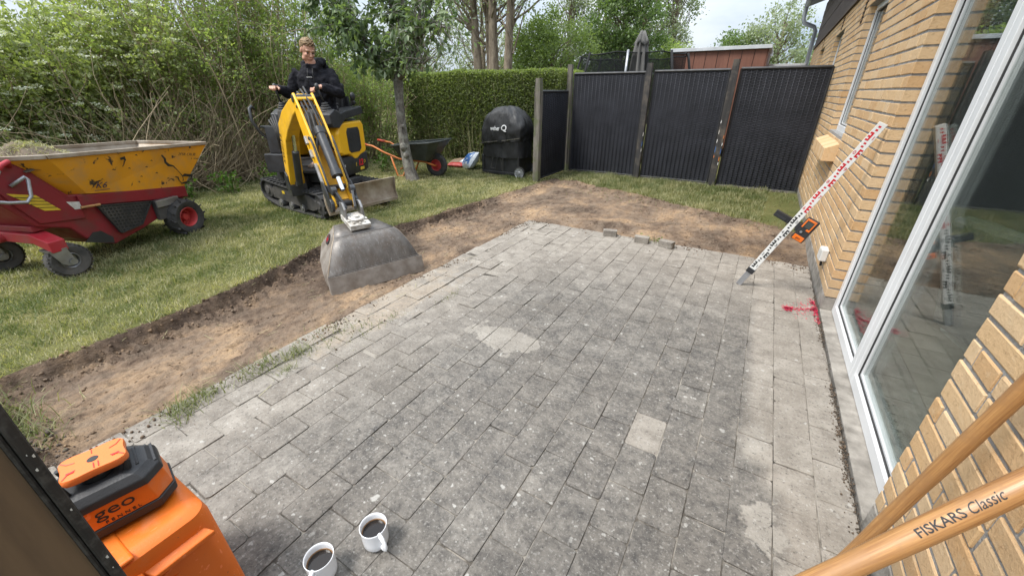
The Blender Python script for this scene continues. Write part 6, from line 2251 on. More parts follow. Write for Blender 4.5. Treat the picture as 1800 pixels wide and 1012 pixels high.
    m = MB(Bm); m.bar((0.06, 0, 0.40), (0.20, 0, 0.42), 0.06, 0.05)
    m.build('lug', 'black_metal', cyl_)
    # stick: two plates
    A, E_ = Vector((1.13, 0, 1.30)), Vector((1.74, 0, 0.50))
    ax = (E_ - A).normalized(); up2 = Vector((-ax.z, 0, ax.x)) * -1
    if up2.x < 0: up2 = -up2
    Ls = (E_ - A).length
    stk = None
    for s in (-1, 1):
        m = MB(Bm)
        prof = [(-0.20, 0.03), (-0.20, -0.02), (0.0, -0.06), (0.15, -0.075), (0.45, -0.07), (0.8, -0.05), (Ls + 0.03, -0.035), (Ls + 0.03, 0.03), (0.75, 0.03), (0.42, 0.05), (0.12, 0.055), (0.0, 0.06)]
        prof = [(-0.03, 0.035), (-0.045, 0.0), (-0.03, -0.05), (0.12, -0.10), (0.42, -0.125), (0.8, -0.075), (Ls + 0.03, -0.035), (Ls + 0.03, 0.032), (0.75, 0.045), (0.42, 0.085), (0.12, 0.06)]
        y = s * 0.066
        pts = [A + ax * a + up2 * b + Vector((0, y, 0)) for a, b in prof]
        m.prism(pts, Vector((0, s * 0.018, 0)))
        o = m.build('stick', 'digger_yellow', t, bevel=0.004)
        stk = stk or o
    for a, b, r_ in ((0.0, 0.0, 0.032), (0.40, 0.03, 0.016), (0.10, 0.03, 0.012), (Ls, 0, 0.026), (Ls - 0.16, 0, 0.02)):
        m = MB(Bm)
        p = A + ax * a + up2 * b
        m.cyl(p + Vector((0, -0.092, 0)), p + Vector((0, 0.092, 0)), r_, n=12)
        m.build('pin', 'black_metal', stk, smooth=40)
    m = MB(Bm)
    p = A + ax * 0.40 + up2 * 0.045
    m.bar(p + Vector((0, -0.065, 0)), p + Vector((0, 0.065, 0)), 0.02, 0.015)
    m.build('cross_bar', 'digger_yellow', stk)
    m = MB(Bm)
    p = A + ax * 0.03 + up2 * 0.035
    m.cyl(p + Vector((0, -0.065, 0)), p + Vector((0, 0.065, 0)), 0.015, n=8)
    m.build('cross_bar', 'digger_yellow', stk)
    m = MB(Bm)
    q = A + ax * 0.34 - up2 * 0.075
    m.prism([A + ax * a + up2 * b + Vector((0, -0.0615, 0)) for a, b in ((0.42, -0.070), (0.80, -0.048), (Ls - 0.05, -0.03), (Ls - 0.05, -0.02), (0.80, -0.036), (0.42, -0.056))], Vector((0, 0.123, 0)))
    m.build('web', 'digger_yellow_dirty', stk)
    # bucket cylinder on the front of the stick
    c0, c1 = A + ax * 0.38 + up2 * 0.09, A + ax * (Ls - 0.20) + up2 * 0.105
    m = MB(Bm); m.cyl(c0, c1, 0.038, n=16); m.cyl(c0 - ax * 0.03, c0 + ax * 0.03, 0.043, n=16); m.cyl(c1 - ax * 0.05, c1, 0.046, n=16)
    bc = m.build('bucket_cylinder', 'black_metal', stk, smooth=40)
    m = MB(Bm); m.cyl(c1, c1 + ax * 0.13, 0.02, n=12)
    m.build('rod', 'chrome', bc, smooth=40)
    # hoses over the stick
    for k, (o1, yo) in enumerate(((0.06, -0.040), (0.08, -0.015), (0.09, 0.015), (0.06, 0.042))):
        m = MB(Bm)
        pts = [A - ax * 0.02 + up2 * (-0.16) + Vector((-0.25, yo, -0.02)), A + Vector((-0.10, yo, 0.03 + 0.02 * k)), A + ax * 0.06 + up2 * (o1 - 0.03) + Vector((0, yo, 0)), A + ax * 0.22 + up2 * (o1 + 0.02) + Vector((0, yo, 0)), A + ax * 0.40 + up2 * (o1) + Vector((0, yo * 1.5, 0)), A + ax * 0.55 + up2 * 0.06 + Vector((0, (0.07 if yo > 0 else -0.07), 0))]
        m.tube(pts, 0.0085, 8)
        m.build('hose', 'rubber', stk, smooth=True)
    m = MB(Bm)
    for s in (1, -1):
        pts = [A + ax * (0.42 + 0.1 * j) + up2 * (0.075 + 0.01 * (j % 2)) + Vector((0, s * 0.088, 0)) for j in range(6)]
        m.tube(pts, 0.009, 6)
    m.build('hose', 'rubber', stk, smooth=True)
    m = MB(Bm)
    for a in (0.34, 0.47, 0.60):
        p = A + ax * a + up2 * -0.04 + Vector((0, -0.094, 0))
        m.bar(p, p + ax * 0.07, 0.022, 0.03)
    m.bar(A + ax * 0.62 + up2 * -0.02 + Vector((0, -0.1, 0)), A + ax * 0.80 + up2 * -0.02 + Vector((0, -0.1, 0)), 0.02, 0.035)
    m.build('pipe_clamp', 'galvanised', stk, bevel=0.002)
    # linkage
    lk = A + ax * (Ls - 0.07) + up2 * 0.11
    m = MB(Bm)
    for s in (-1, 1):
        p0 = A + ax * (Ls - 0.16) + Vector((0, s * 0.095, 0)); p1 = lk + Vector((0, s * 0.075, 0))
        m.bar(p0, p1, 0.016, 0.05, ax)
        m.cyl(p1 + Vector((0, -0.02, 0)), p1 + Vector((0, 0.02, 0)), 0.036, n=14)
        p2 = E_ + Vector((0.16, s * 0.04, -0.01))
        m.bar(p1, p2, 0.02, 0.05)
        m.cyl(E_ + Vector((0, s * 0.09, 0)), E_ + Vector((0, s * 0.115, 0)), 0.06, n=16)
    m.build('linkage', 'black_metal', stk, bevel=0.003)
    # guard ears on both sides of the stick end
    for s in (-1, 1):
        m = MB(Bm)
        c_ = A + ax * (Ls - 0.10) + Vector((0, s * 0.106, 0))
        ring = [c_ + ax * (0.12 * math.cos(a)) + up2 * (0.05 * math.sin(a)) for a in np.linspace(0, 2 * PI, 18, endpoint=False)]
        m.prism(ring, Vector((0, s * 0.012, 0)))
        m.build('guard', 'black_metal', stk)
    # tilting rotator coupling
    Q = Vector((-2.72, 2.08, 0.0)) - EX
    ba = math.atan2(-0.345, 0.94)
    K = Matrix.Translation((Q.x, Q.y, -0.02)) @ rotz(ba)
    m = MB(K)
    m.box(-0.13, 0.09, -0.085, 0.085, 0.36, 0.405, Matrix.Rotation(R(14), 4, 'Y') @ Matrix.Translation((-0.09, 0, -0.0)))
    cp = m.build('coupling', 'gear_paint', t, bevel=0.006)
    m = MB(K)
    Tt = Matrix.Rotation(R(14), 4, 'Y') @ Matrix.Translation((-0.09, 0, 0))
    m2 = MB(K @ Tt)
    m2.lathe([(0.0, 0.44), (0.022, 0.44), (0.024, 0.425), (0.04, 0.422), (0.055, 0.43), (0.062, 0.425), (0.064, 0.405)], (-0.01, 0, 0), (0, 0, 1), 22)
    for k in range(10):
        a = 2 * PI * k / 10
        m2.cyl((-0.01 + 0.08 * math.cos(a), 0.075 * math.sin(a), 0.40), (-0.01 + 0.08 * math.cos(a), 0.075 * math.sin(a), 0.416), 0.010, n=6)
    m2.build('gear', 'gear_paint', cp, smooth=35)
    m = MB(K @ Tt)
    for s in (-1, 1):
        m.prism([(-0.17, s * 0.06, 0.36), (-0.02, s * 0.06, 0.40), (-0.05, s * 0.06, 0.48), (-0.10, s * 0.06, 0.52), (-0.16, s * 0.06, 0.50)], (0, s * 0.018, 0))
    m.build('bracket', 'grey_steel', cp, bevel=0.004)
    # grading bucket: bowed back sheet, tapered shoulders, edge plate
    ce = (Vector((-2.553, 1.592, 0)) + Vector((-2.284, 2.325, 0))) / 2 + Vector((-0.02, 0.035, 0)) - EX
    K2 = Matrix.Translation((ce.x, ce.y, -0.02)) @ rotz(math.atan2(2.325 - 1.592, -2.284 + 2.553) - PI / 2)
    hwid = 0.38
    topf = [(-0.42, 0.352, 0.170), (-0.185, 0.318, 0.245)]
    prof = [(-0.185, 0.318, 0.245), (-0.155, 0.297, 0.268), (-0.125, 0.260, 0.292), (-0.098, 0.210, 0.318), (-0.075, 0.150, 0.345), (-0.058, 0.095, 0.368), (-0.045, 0.05, 0.384)]
    def sheet(pr, nm, par):
        m = MB(K2)
        m.loft([[(x, -w + 2 * w * j / 6, z) for j in range(7)] for (x, z, w) in pr], caps=False, closed=False)
        o = m.build(nm, 'bucket_steel', par, smooth=True, fix=False)
        so = o.modifiers.new('sheet', 'SOLIDIFY'); so.thickness = 0.012; so.offset = -1
        return o
    bk = sheet(prof, 'bucket', t)
    sheet(topf, 'top_sheet', bk)
    allp = [topf[0]] + prof
    m = MB(K2); m.tube([(prof[0][0], -prof[0][2], prof[0][1] + 0.003), (prof[0][0], prof[0][2], prof[0][1] + 0.003)], 0.004, 6)
    m.build('weld_seam', 'blade_steel', bk)
    for s in (-1, 1):
        up_e = [(x, s * w, z) for x, z, w in allp]
        lo_e = [(-0.50, s * 0.27, 0.20), (-0.33, s * 0.345, 0.12), (-0.29, s * 0.352, 0.105), (-0.26, s * 0.360, 0.085), (-0.22, s * 0.366, 0.06), (-0.18, s * 0.372, 0.035), (-0.14, s * 0.376, 0.01), (-0.10, s * 0.378, -0.01)]
        m = MB(K2)
        m.loft([up_e, lo_e], caps=False, closed=False)
        ck = m.build('cheek', 'plate_steel', bk, fix=False)
        so = ck.modifiers.new('sheet', 'SOLIDIFY'); so.thickness = 0.010; so.offset = 0
        m = MB(K2); m.tube([Vector(q) + Vector((0, s * 0.002, 0.003)) for q in up_e], 0.0055, 6)
        m.build('weld_seam', 'blade_steel', bk, smooth=True)
        if s < 0:
            a0, a1, a2 = Vector(up_e[0]), Vector(up_e[1]), Vector(lo_e[0])
            cpt = (a0 * 0.55 + a1 * 0.45) * 0.62 + (a2 * 0.6 + Vector(lo_e[1]) * 0.4) * 0.38
            nn = (a1 - a0).cross(a2 - a0).normalized()
            if nn.y > 0: nn = -nn
            aa = (a1 - a0).normalized(); bb = nn.cross(aa)
            m = MB(K2)
            m.prism([cpt + aa * (0.075 * math.cos(q)) + bb * (0.035 * math.sin(q)) + nn * 0.008 for q in np.linspace(0, 2 * PI, 20, endpoint=False)], nn * 0.002)
            m.build('sticker', 'ink', bk)
            k3 = K2.to_3x3()
            sg = -1 if (k3 @ aa).z > 0 else 1
            text_part('kst', 0.055, 'ink_red', 'lettering', bk, K2 @ (cpt + nn * 0.0115), k3 @ aa * sg, k3 @ bb * sg)
    m = MB(K2)
    m.prism([(x, -hwid - 0.012, z) for x, z in ((-0.052, 0.072), (-0.010, 0.090), (0.026, -0.048), (-0.016, -0.06))], (0, 2 * hwid + 0.024, 0))
    m.build('cutting_edge', 'plate_steel', bk, bevel=0.003)
    m = MB(K2); m.tube([(-0.045, -hwid, 0.083), (-0.045, hwid, 0.083)], 0.006, 6)
    m.build('weld_seam', 'bucket_steel', bk)
build_excavator()
# ------------------------------------------------------------------ driver
def remeshed(m, name, mat, parent, voxel, smooth_it=6, loc=None, rz=0.0):
    o = m.build(name, mat, parent, smooth=True)
    r_ = o.modifiers.new('join', 'REMESH')
    r_.mode = 'VOXEL'
    r_.voxel_size = voxel
    r_.use_smooth_shade = True
    s = o.modifiers.new('soften', 'SMOOTH')
    s.factor = 0.5
    s.iterations = smooth_it
    if loc is not None:
        o.location = loc
        o.rotation_euler = (0, 0, rz)
    return o

def build_person():
    Uq = rotz(R(-70))
    P0 = EX + Uq @ Vector((-0.20, 0.03, 1.00))
    yaw = R(32)                                             # shoulders turned towards the bucket
    sdir = Vector((-math.sin(yaw * 0.55), math.cos(yaw * 0.55), 0))
    fdir = Vector((math.cos(yaw * 0.55), math.sin(yaw * 0.55), 0))
    def ring(c, w, d, n=18, sd=sdir, fd=fdir):
        c = Vector(c)
        return [c + sd * (w * math.copysign(abs(math.cos(a)) ** 0.85, math.cos(a))) + fd * (d * math.copysign(abs(math.sin(a)) ** 0.85, math.sin(a))) for a in np.linspace(0, 2 * PI, n, endpoint=False)]
    Y = Vector((0, 1, 0)); X = Vector((1, 0, 0))
    neck, headc = Vector((0.055, 0.01, 0.62)), Vector((0.085, 0.015, 0.755))
    shL, shR = Vector((0.02, 0, 0.545)) + sdir * 0.175, Vector((0.02, 0, 0.545)) - sdir * 0.175
    elL, elR = Vector((0.03, 0.285, 0.32)), Vector((0.13, -0.295, 0.31))
    wrL, wrR = Vector((0.27, 0.215, 0.385)), Vector((0.325, -0.315, 0.375))
    hpL, hpR = Vector((0.02, 0.095, 0.085)), Vector((0.02, -0.095, 0.085))
    knL, knR = Vector((0.43, 0.13, 0.075)), Vector((0.46, -0.17, 0.08))
    anL, anR = Vector((0.45, 0.13, -0.39)), Vector((0.50, -0.18, -0.39))
    # --- head frame
    hy, hp = R(56), R(26)
    HF = Matrix.Rotation(hy, 3, 'Z') @ Matrix.Rotation(hp, 3, 'Y') @ Matrix.Rotation(R(-4), 3, 'X')
    H = lambda x, y, z: headc + HF @ Vector((x, y, z))
    m = MB()
    # skull, jaw, brow, nose, ears, chin
    m.ball(H(-0.012, 0, 0.035), 0.094, 0.074, 0.088, 20, 14, HF)
    m.ball(H(0.018, 0, -0.035), 0.066, 0.060, 0.080, 18, 12, HF)
    m.ball(H(0.052, 0, -0.092), 0.030, 0.030, 0.022, 12, 8, HF)
    m.ball(H(0.068, 0, 0.030), 0.020, 0.052, 0.012, 12, 8, HF)
    m.ball(H(0.060, 0.034, -0.018), 0.022, 0.022, 0.020, 10, 8, HF)
    m.ball(H(0.060, -0.034, -0.018), 0.022, 0.022, 0.020, 10, 8, HF)
    m.tube([H(0.078, 0, 0.022), H(0.090, 0, 0.0), H(0.101, 0, -0.022), H(0.088, 0, -0.032)], [0.008, 0.0105, 0.0145, 0.010], 8)
    m.ball(H(0.078, 0, -0.055), 0.012, 0.026, 0.010, 10, 6, HF)
    for s in (-1, 1):
        m.ball(H(-0.008, s * 0.073, -0.004), 0.017, 0.008, 0.030, 10, 8, HF)
        m.ball(H(0.020, s * 0.048, -0.070), 0.030, 0.016, 0.022, 10, 8, HF)
    m.tube([neck - Vector((0.02, 0, 0.06)), neck + Vector((0.01, 0, 0.03)), H(-0.01, 0, -0.06)], [0.066, 0.056, 0.056], 14)
    # trunk and limbs, slimmer than the clothes
    m.loft([ring((0.0, 0, 0.0), 0.14, 0.09), ring((0, 0, 0.15), 0.13, 0.09), ring((0.02, 0, 0.38), 0.155, 0.10), ring((0.03, 0, 0.52), 0.155, 0.08), ring((0.045, 0.005, 0.60), 0.06, 0.055)])
    for (a, b, c) in ((shL, elL, wrL), (shR, elR, wrR)):
        m.tube([a, a.lerp(b, 0.5), b, b.lerp(c, 0.4), c], [0.050, 0.045, 0.038, 0.037, 0.026], 12)
    for (a, b, c) in ((hpL, knL, anL), (hpR, knR, anR)):
        m.tube([a, a.lerp(b, 0.5), b, b.lerp(c, 0.35), c], [0.075, 0.066, 0.052, 0.050, 0.036], 12)
        m.tube([c + Vector((-0.03, 0, -0.03)), c + Vector((0.13, 0, -0.055))], [0.036, 0.03], 10)
    # hands: palm, four fingers, thumb closed loosely on the levers
    def hand(w, grip, side, fwd):
        fwd = Vector(fwd).normalized()
        up = Vector((0, 0, 1)); lat = fwd.cross(up).normalized() * side
        up = lat.cross(fwd) * side
        pc = w + fwd * 0.045
        m.ball(w + fwd * 0.02, 0.026, 0.022, 0.026, 10, 8)
        T3 = Matrix((fwd, lat, up)).transposed()
        m.ball(pc, 0.046, 0.040, 0.017, 12, 8, T3)
        for k, (o, L_) in enumerate(((0.030, 0.070), (0.010, 0.078), (-0.010, 0.073), (-0.029, 0.058))):
            b = pc + fwd * 0.030 + lat * o
            p1 = b + fwd * L_ * 0.40 + up * 0.008
            p2 = p1 + fwd * L_ * 0.20 - up * L_ * 0.36
            p3 = p2 - fwd * L_ * 0.18 - up * L_ * 0.26
            m.tube([b, p1, p2, p3], [0.0098, 0.0092, 0.0086, 0.0072], 8)
        tb = pc + lat * 0.034 - fwd * 0.015
        m.tube([tb, tb + lat * 0.022 + fwd * 0.028 - up * 0.010, tb + lat * 0.016 + fwd * 0.052 - up * 0.028], [0.0125, 0.0105, 0.0085], 8)
    hand(wrL, None, 1, (0.80, -0.35, -0.22))
    hand(wrR, None, -1, (0.9, 0.30, 0.05))
    body = remeshed(m, 'person', 'skin', None, 0.0055, 3, P0, R(-70))
    tag(body, 'person in a black hoodie sitting on the mini excavator, looking down at the bucket', 'person')
    # eyes, brows, lips
    for s in (-1, 1):
        e = MB(); e.ball(H(0.0735, s * 0.030, 0.006), 0.010, 0.013, 0.0065, 10, 6, HF)
        e.build('eye', 'eye_dark', body, smooth=True)
        e = MB(); e.tube([H(0.086, s * 0.012, 0.029), H(0.088, s * 0.030, 0.035), H(0.076, s * 0.050, 0.028)], [0.0045, 0.0055, 0.003], 6)
        e.build('eyebrow', 'hair', body, smooth=True)
    e = MB(); e.tube([H(0.080, -0.020, -0.0575), H(0.0895, 0, -0.055), H(0.080, 0.020, -0.0575)], [0.003, 0.0065, 0.003], 6)
    e.build('lips', 'lip', body, smooth=True)
    # hair: short at the sides, tousled on top
    rn = random.Random(4)
    m = MB()
    m.ball(H(-0.020, 0, 0.050), 0.094, 0.0785, 0.084, 18, 12, HF)
    hm = m
    for k in range(150):
        a = rn.uniform(0, 2 * PI); r_ = math.sqrt(rn.random())
        b = H(-0.012 + 0.080 * r_ * math.cos(a), 0.066 * r_ * math.sin(a), 0.112 - 0.045 * r_ ** 2)
        d = HF @ Vector((rn.uniform(-0.1, 0.9), rn.uniform(-0.5, 0.5), rn.uniform(0.4, 1.1)))
        L_ = rn.uniform(0.018, 0.040)
        m.tube([b, b + d * L_ * 0.6, b + d * L_ + HF @ Vector((0.010, 0, -0.006))], [0.0085, 0.007, 0.002], 5)
    # keep the face clear: cut the cap in front
    verts = m.v
    inv = HF.inverted()
    new = []
    for p in verts:
        q = inv @ (Vector(p) - headc)
        if q.x > 0.035 and q.z < 0.072:
            q.x = 0.030; q.y *= 0.86
        if q.z < -0.03:
            q.z = -0.03; q.x = min(q.x, -0.03); q.y *= 0.85; q.x *= 0.9
        if q.z < 0.03 and q.x > 0.0:
            q.y *= 0.88
        new.append(tuple(headc + HF @ q))
    m.v = new
    m.build('hair', 'hair', body, smooth=True)
    # hoodie
    m = MB()
    m.loft([ring((0.0, 0, 0.02), 0.185, 0.135), ring((-0.005, 0, 0.09), 0.19, 0.142), ring((-0.005, 0, 0.18), 0.182, 0.135), ring((0.01, 0, 0.28), 0.19, 0.140), ring((0.02, 0, 0.40), 0.205, 0.142), ring((0.025, 0, 0.50), 0.20, 0.122), ring((0.035, 0, 0.575), 0.13, 0.095), ring((0.05, 0.005, 0.625), 0.082, 0.080)])
    for (a, b, c, k) in ((shL, elL, wrL, 1), (shR, elR, wrR, 2)):
        n1, n2 = a.lerp(b, 0.33), a.lerp(b, 0.68)
        m.tube([a + (a - b) * 0.02, n1, n2, b + (b - (a + c) / 2) * 0.10, b.lerp(c, 0.33), b.lerp(c, 0.66), b.lerp(c, 0.90), b.lerp(c, 1.0)], [0.072, 0.074, 0.066, 0.064, 0.060, 0.053, 0.050, 0.038], 14)
        for u in (0.45, 0.62, 0.80):
            q = a.lerp(b, u)
            m.ball(q + Vector((0.012 * (-1) ** int(u * 10), 0.010, 0)), 0.052, 0.060, 0.022, 10, 6)
        for u in (0.25, 0.5):
            q = b.lerp(c, u)
            m.ball(q + Vector((0, 0, 0.01)), 0.024, 0.058, 0.052, 10, 6)
    # folded hood lying behind the neck, collar, kangaroo pocket
    m.tube([Vector((0.115, 0.075, 0.565)), Vector((0.06, 0.112, 0.625)), Vector((-0.03, 0.105, 0.655)), Vector((-0.075, 0.02, 0.655)), Vector((-0.045, -0.085, 0.645)), Vector((0.04, -0.105, 0.615)), Vector((0.115, -0.045, 0.560))], [0.026, 0.036, 0.044, 0.050, 0.044, 0.034, 0.024], 12)
    m.ball((-0.085, 0.03, 0.58), 0.055, 0.10, 0.085, 12, 8)
    m.tube([Vector((0.12, -0.02, 0.575)), Vector((0.14, 0.03, 0.50)), Vector((0.145, 0.035, 0.42))], [0.03, 0.014, 0.006], 8)
    hd = remeshed(m, 'hoodie', 'hoodie', body, 0.009, 4)
    fold = bpy.data.textures.new('cloth_folds', 'CLOUDS'); fold.noise_scale = 0.06; fold.noise_depth = 2
    dm = hd.modifiers.new('folds', 'DISPLACE'); dm.texture = fold; dm.strength = 0.034; dm.mid_level = 0.5
    text_part('HUMMEL', 0.017, 'ink_white', 'lettering', body, Vector((0.02, 0, 0.485)) + fdir * 0.158 + sdir * -0.015, sdir, (0, 0, 1))
    m = MB()
    for s in (-1, 1):
        a = Vector((0.03, 0, 0.575)) + fdir * 0.105 + sdir * (0.028 * s)
        m.tube([a, a + fdir * 0.03 + Vector((0, 0, -0.05)), a + fdir * 0.035 + sdir * 0.01 * s + Vector((0, 0, -0.15))], 0.0035, 6)
    m.build('drawstring', 'gasket', body, smooth=True)
    # trousers
    m = MB()
    m.loft([ring((-0.02, 0, -0.005), 0.16, 0.115, sd=Y, fd=X), ring((-0.01, 0, 0.08), 0.178, 0.13, sd=Y, fd=X), ring((0.0, 0, 0.14), 0.165, 0.12, sd=Y, fd=X)])
    for (a, b, c) in ((hpL, knL, anL), (hpR, knR, anR)):
        m.tube([a, a.lerp(b, 0.3), a.lerp(b, 0.7), b + Vector((0.02, 0, 0.01)), b.lerp(c, 0.25), b.lerp(c, 0.6), b.lerp(c, 0.95)], [0.096, 0.092, 0.080, 0.076, 0.075, 0.066, 0.058], 14)
    tr = remeshed(m, 'trousers', 'trousers', body, 0.010, 4)
    dm = tr.modifiers.new('folds', 'DISPLACE'); dm.texture = fold; dm.strength = 0.016; dm.mid_level = 0.5
    for c in (anL, anR):
        m = MB()
        rings = []
        for (x, w, h, z) in ((-0.075, 0.028, 0.030, -0.045), (-0.05, 0.040, 0.052, -0.030), (0.02, 0.043, 0.050, -0.035), (0.10, 0.046, 0.034, -0.052), (0.165, 0.040, 0.024, -0.062), (0.19, 0.020, 0.014, -0.068)):
            rings.append([c + Vector((x, w * math.cos(a), z + h * math.sin(a) if math.sin(a) > 0 else z + max(-0.09 - z, h * 1.2 * math.sin(a)))) for a in np.linspace(0, 2 * PI, 12, endpoint=False)])
        m.loft(rings)
        m.build('shoe', 'shoe', body, smooth=True)
build_person()

# ------------------------------------------------------------------ wheelbarrow
def build_barrow():
    t = thing('wheelbarrow', (-4.79, 5.50, float(ground_z(-4.79, 5.5))), R(14), 'wheelbarrow with dark green tray and orange frame by the hedge', 'wheelbarrow')
    top = [(-0.70, -0.25, 0.515), (-0.66, -0.30, 0.520), (0.05, -0.33, 0.585), (0.20, -0.22, 0.605), (0.20, 0.22, 0.605), (0.05, 0.33, 0.585), (-0.66, 0.30, 0.520), (-0.70, 0.25, 0.515)]
    bot = [(-0.60, -0.15, 0.31), (-0.57, -0.19, 0.305), (-0.12, -0.19, 0.275), (-0.06, -0.13, 0.28), (-0.06, 0.13, 0.28), (-0.12, 0.19, 0.275), (-0.57, 0.19, 0.305), (-0.60, 0.15, 0.31)]
    mid = [tuple(Vector(a).lerp(Vector(b), 0.5) * 1.0) for a, b in zip(top, bot)]
    m = MB()
    n = 8
    m.add(bot + top, [(i, (i + 1) % n, n + (i + 1) % n, n + i) for i in range(n)] + [tuple(range(n - 1, -1, -1))])
    tray = m.build('tray', 'tray_green', t)
    so = tray.modifiers.new('sheet', 'SOLIDIFY'); so.thickness = 0.006
    m = MB()
    m.tube([Vector(p) for p in top + [top[0]]], 0.013, 8)
    m.build('rim', 'tray_green', tray, smooth=True)
    for s in (-1, 1):
        m = MB()
        m.tube([(0.0, s * 0.07, 0.19), (-0.18, s * 0.12, 0.255), (-0.60, s * 0.20, 0.295), (-0.85, s * 0.26, 0.40), (-1.05, s * 0.28, 0.50), (-1.30, s * 0.28, 0.535)], 0.0165, 10)
        fr = m.build('frame_tube', 'barrow_orange', t, smooth=True)
        m = MB(); m.tube([(-1.16, s * 0.28, 0.516), (-1.31, s * 0.28, 0.537)], 0.022, 10)
        m.build('grip', 'grip_red', fr, smooth=True)
        m = MB()
        m.tube([(-0.40, s * 0.17, 0.28), (-0.50, s * 0.20, 0.12), (-0.56, s * 0.21, 0.012), (-0.66, s * 0.22, 0.012), (-0.74, s * 0.235, 0.34)], 0.0145, 8)
        m.build('leg', 'barrow_orange', t, smooth=True)
    m = MB(); m.tube([(-0.60, -0.2, 0.13), (-0.60, 0.2, 0.13)], 0.011, 8); m.cyl((0, -0.075, 0.19), (0, 0.075, 0.19), 0.012, n=8)
    m.build('cross_tube', 'barrow_orange', t)
    wheel(t, (0, 0, 0.192), (0, -1, 0), 0.192, 0.092, 0.098, 'rubber', 'rim_red', lug=0, spokes=4, hubr=0.022)
build_barrow()

# ------------------------------------------------------------------ covered grill
def build_grill():
    gx, gy = -3.86, 6.36
    rz = R(2)
    t = thing('covered_grill', (gx, gy, 0.0), rz, 'gas grill under a black fabric cover beside the fence post', 'grill')
    def sq(w, d, z, n=96, e=4.0, amp=0.012, seed=0, bend=0.0):
        out = []
        for k in range(n):
            a = 2 * PI * k / n
            c, s = math.cos(a), math.sin(a)
            r_ = (abs(c) ** e + abs(s) ** e) ** (-1 / e)
            f = 1 + amp * 5 * vnoise(a * 2.2, z * 6, 1.0, seed) + amp * 4.5 * (abs(math.sin(a * 3.5 + z * 4 + seed)) - 0.6) + amp * 3.0 * (abs(math.sin(a * 8 - z * 9 + seed)) - 0.6)
            out.append((w * c * r_ * f, d * s * r_ * f, z + bend * c))
        return out
    m = MB()
    rings = [sq(0.425, 0.305, 0.575, amp=0.010, seed=1, bend=0.05), sq(0.430, 0.308, 0.66, amp=0.010, seed=1, bend=0.04), sq(0.435, 0.315, 0.76, amp=0.010, seed=1, bend=0.02), sq(0.425, 0.30, 0.86, e=3.4, amp=0.012, seed=1), sq(0.375, 0.26, 0.97, e=3.0, amp=0.014, seed=2), sq(0.29, 0.21, 1.06, e=2.7, amp=0.014, seed=2), sq(0.18, 0.135, 1.115, e=2.2, amp=0.01, seed=2), sq(0.07, 0.05, 1.138, e=2, amp=0.01, seed=2), sq(0.004, 0.004, 1.142, e=2, amp=0.0, seed=2)]
    m.loft(rings, caps=False)
    up = m.build('cover_top', 'cover_fabric', t, smooth=True)
    tex = bpy.data.textures.new('cover_folds', 'CLOUDS'); tex.noise_scale = 0.09; tex.noise_depth = 3
    sd = up.modifiers.new('s', 'SUBSURF'); sd.levels = 1; sd.render_levels = 1
    dm = up.modifiers.new('folds', 'DISPLACE'); dm.texture = tex; dm.strength = 0.07; dm.mid_level = 0.5; dm.texture_coords = 'OBJECT'
    # pleats pulled from the apex
    m = MB()
    for (a0, k) in ((-2.2, 1), (-1.75, 2), (-1.2, 3), (-0.75, 4)):
        pts = []
        for u in np.linspace(0.1, 0.95, 7):
            r_ = 0.10 + 0.33 * u
            pts.append((r_ * 1.02 * math.cos(a0 + 0.25 * (1 - u)) * 1.0, 0.72 * r_ * math.sin(a0 + 0.25 * (1 - u)) * 1.02, 1.125 - 0.36 * u ** 1.7))
        m.tube(pts, [0.018 * math.sin(PI * min(1, u + 0.1)) + 0.006 for u in np.linspace(0.1, 0.95, 7)], 8, flat=0.6)
    m.build('pleat', 'cover_fabric', up, smooth=True)
    m = MB()
    rings = [sq(0.405, 0.280, 0.33, amp=0.014, seed=6), sq(0.408, 0.284, 0.40, amp=0.012, seed=6), sq(0.405, 0.285, 0.52, amp=0.010, seed=7), sq(0.405, 0.285, 0.70, amp=0.006, seed=7)]
    m.loft(rings, caps=False)
    lo = m.build('cover_skirt', 'cover_fabric', t, smooth=True)
    dm = lo.modifiers.new('folds', 'DISPLACE'); dm.texture = tex; dm.strength = 0.04; dm.texture_coords = 'OBJECT'
    # light seam line
    m = MB()
    pts = []
    for u in np.linspace(0, 1, 14):
        x = -0.40 + 0.80 * u
        pts.append((x, -0.318 - 0.005 * math.sin(u * 9), 0.606 + 0.055 * (x / 0.4) + 0.004 * math.sin(u * 7)))
    m.tube(pts, 0.005, 6)
    m.build('piping', 'post_grey', up, smooth=True)
    # cart below
    m = MB()
    m.box(-0.375, 0.34, -0.235, 0.235, 0.05, 0.36)
    cart = m.build('cart', 'black_plastic', t, bevel=0.02, seg=3)
    m = MB()
    m.box(-0.40, -0.345, -0.25, 0.25, 0.005, 0.36); m.box(0.30, 0.355, -0.25, 0.25, 0.09, 0.36)
    m.box(-0.37, 0.34, -0.26, -0.20, 0.04, 0.09)
    m.build('leg', 'black_plastic', cart, bevel=0.01)
    for s in (-1, 1):
        m = MB()
        c = (0.375, s * 0.27, 0.098)
        m.lathe([(0.0, 0.022), (0.02, 0.024), (0.03, 0.014), (0.078, 0.012), (0.088, 0.02), (0.088, -0.02), (0.0, -0.02)], c, (0, -1, 0), 28)
        for k in range(9):
            a = 2 * PI * k / 9
            m.bar((c[0] + 0.022 * math.cos(a), c[1] - 0.014, c[2] + 0.022 * math.sin(a)), (c[0] + 0.08 * math.cos(a), c[1] - 0.016, c[2] + 0.08 * math.sin(a)), 0.010, 0.008)
        w = m.build('wheel', 'galvanised', t, smooth=35)
        m = MB()
        tyre(m, c, (0, -1, 0), 0.10, 0.042, 0.086, 28)
        m.build('tyre', 'rubber', w, smooth=40)
    m = MB()
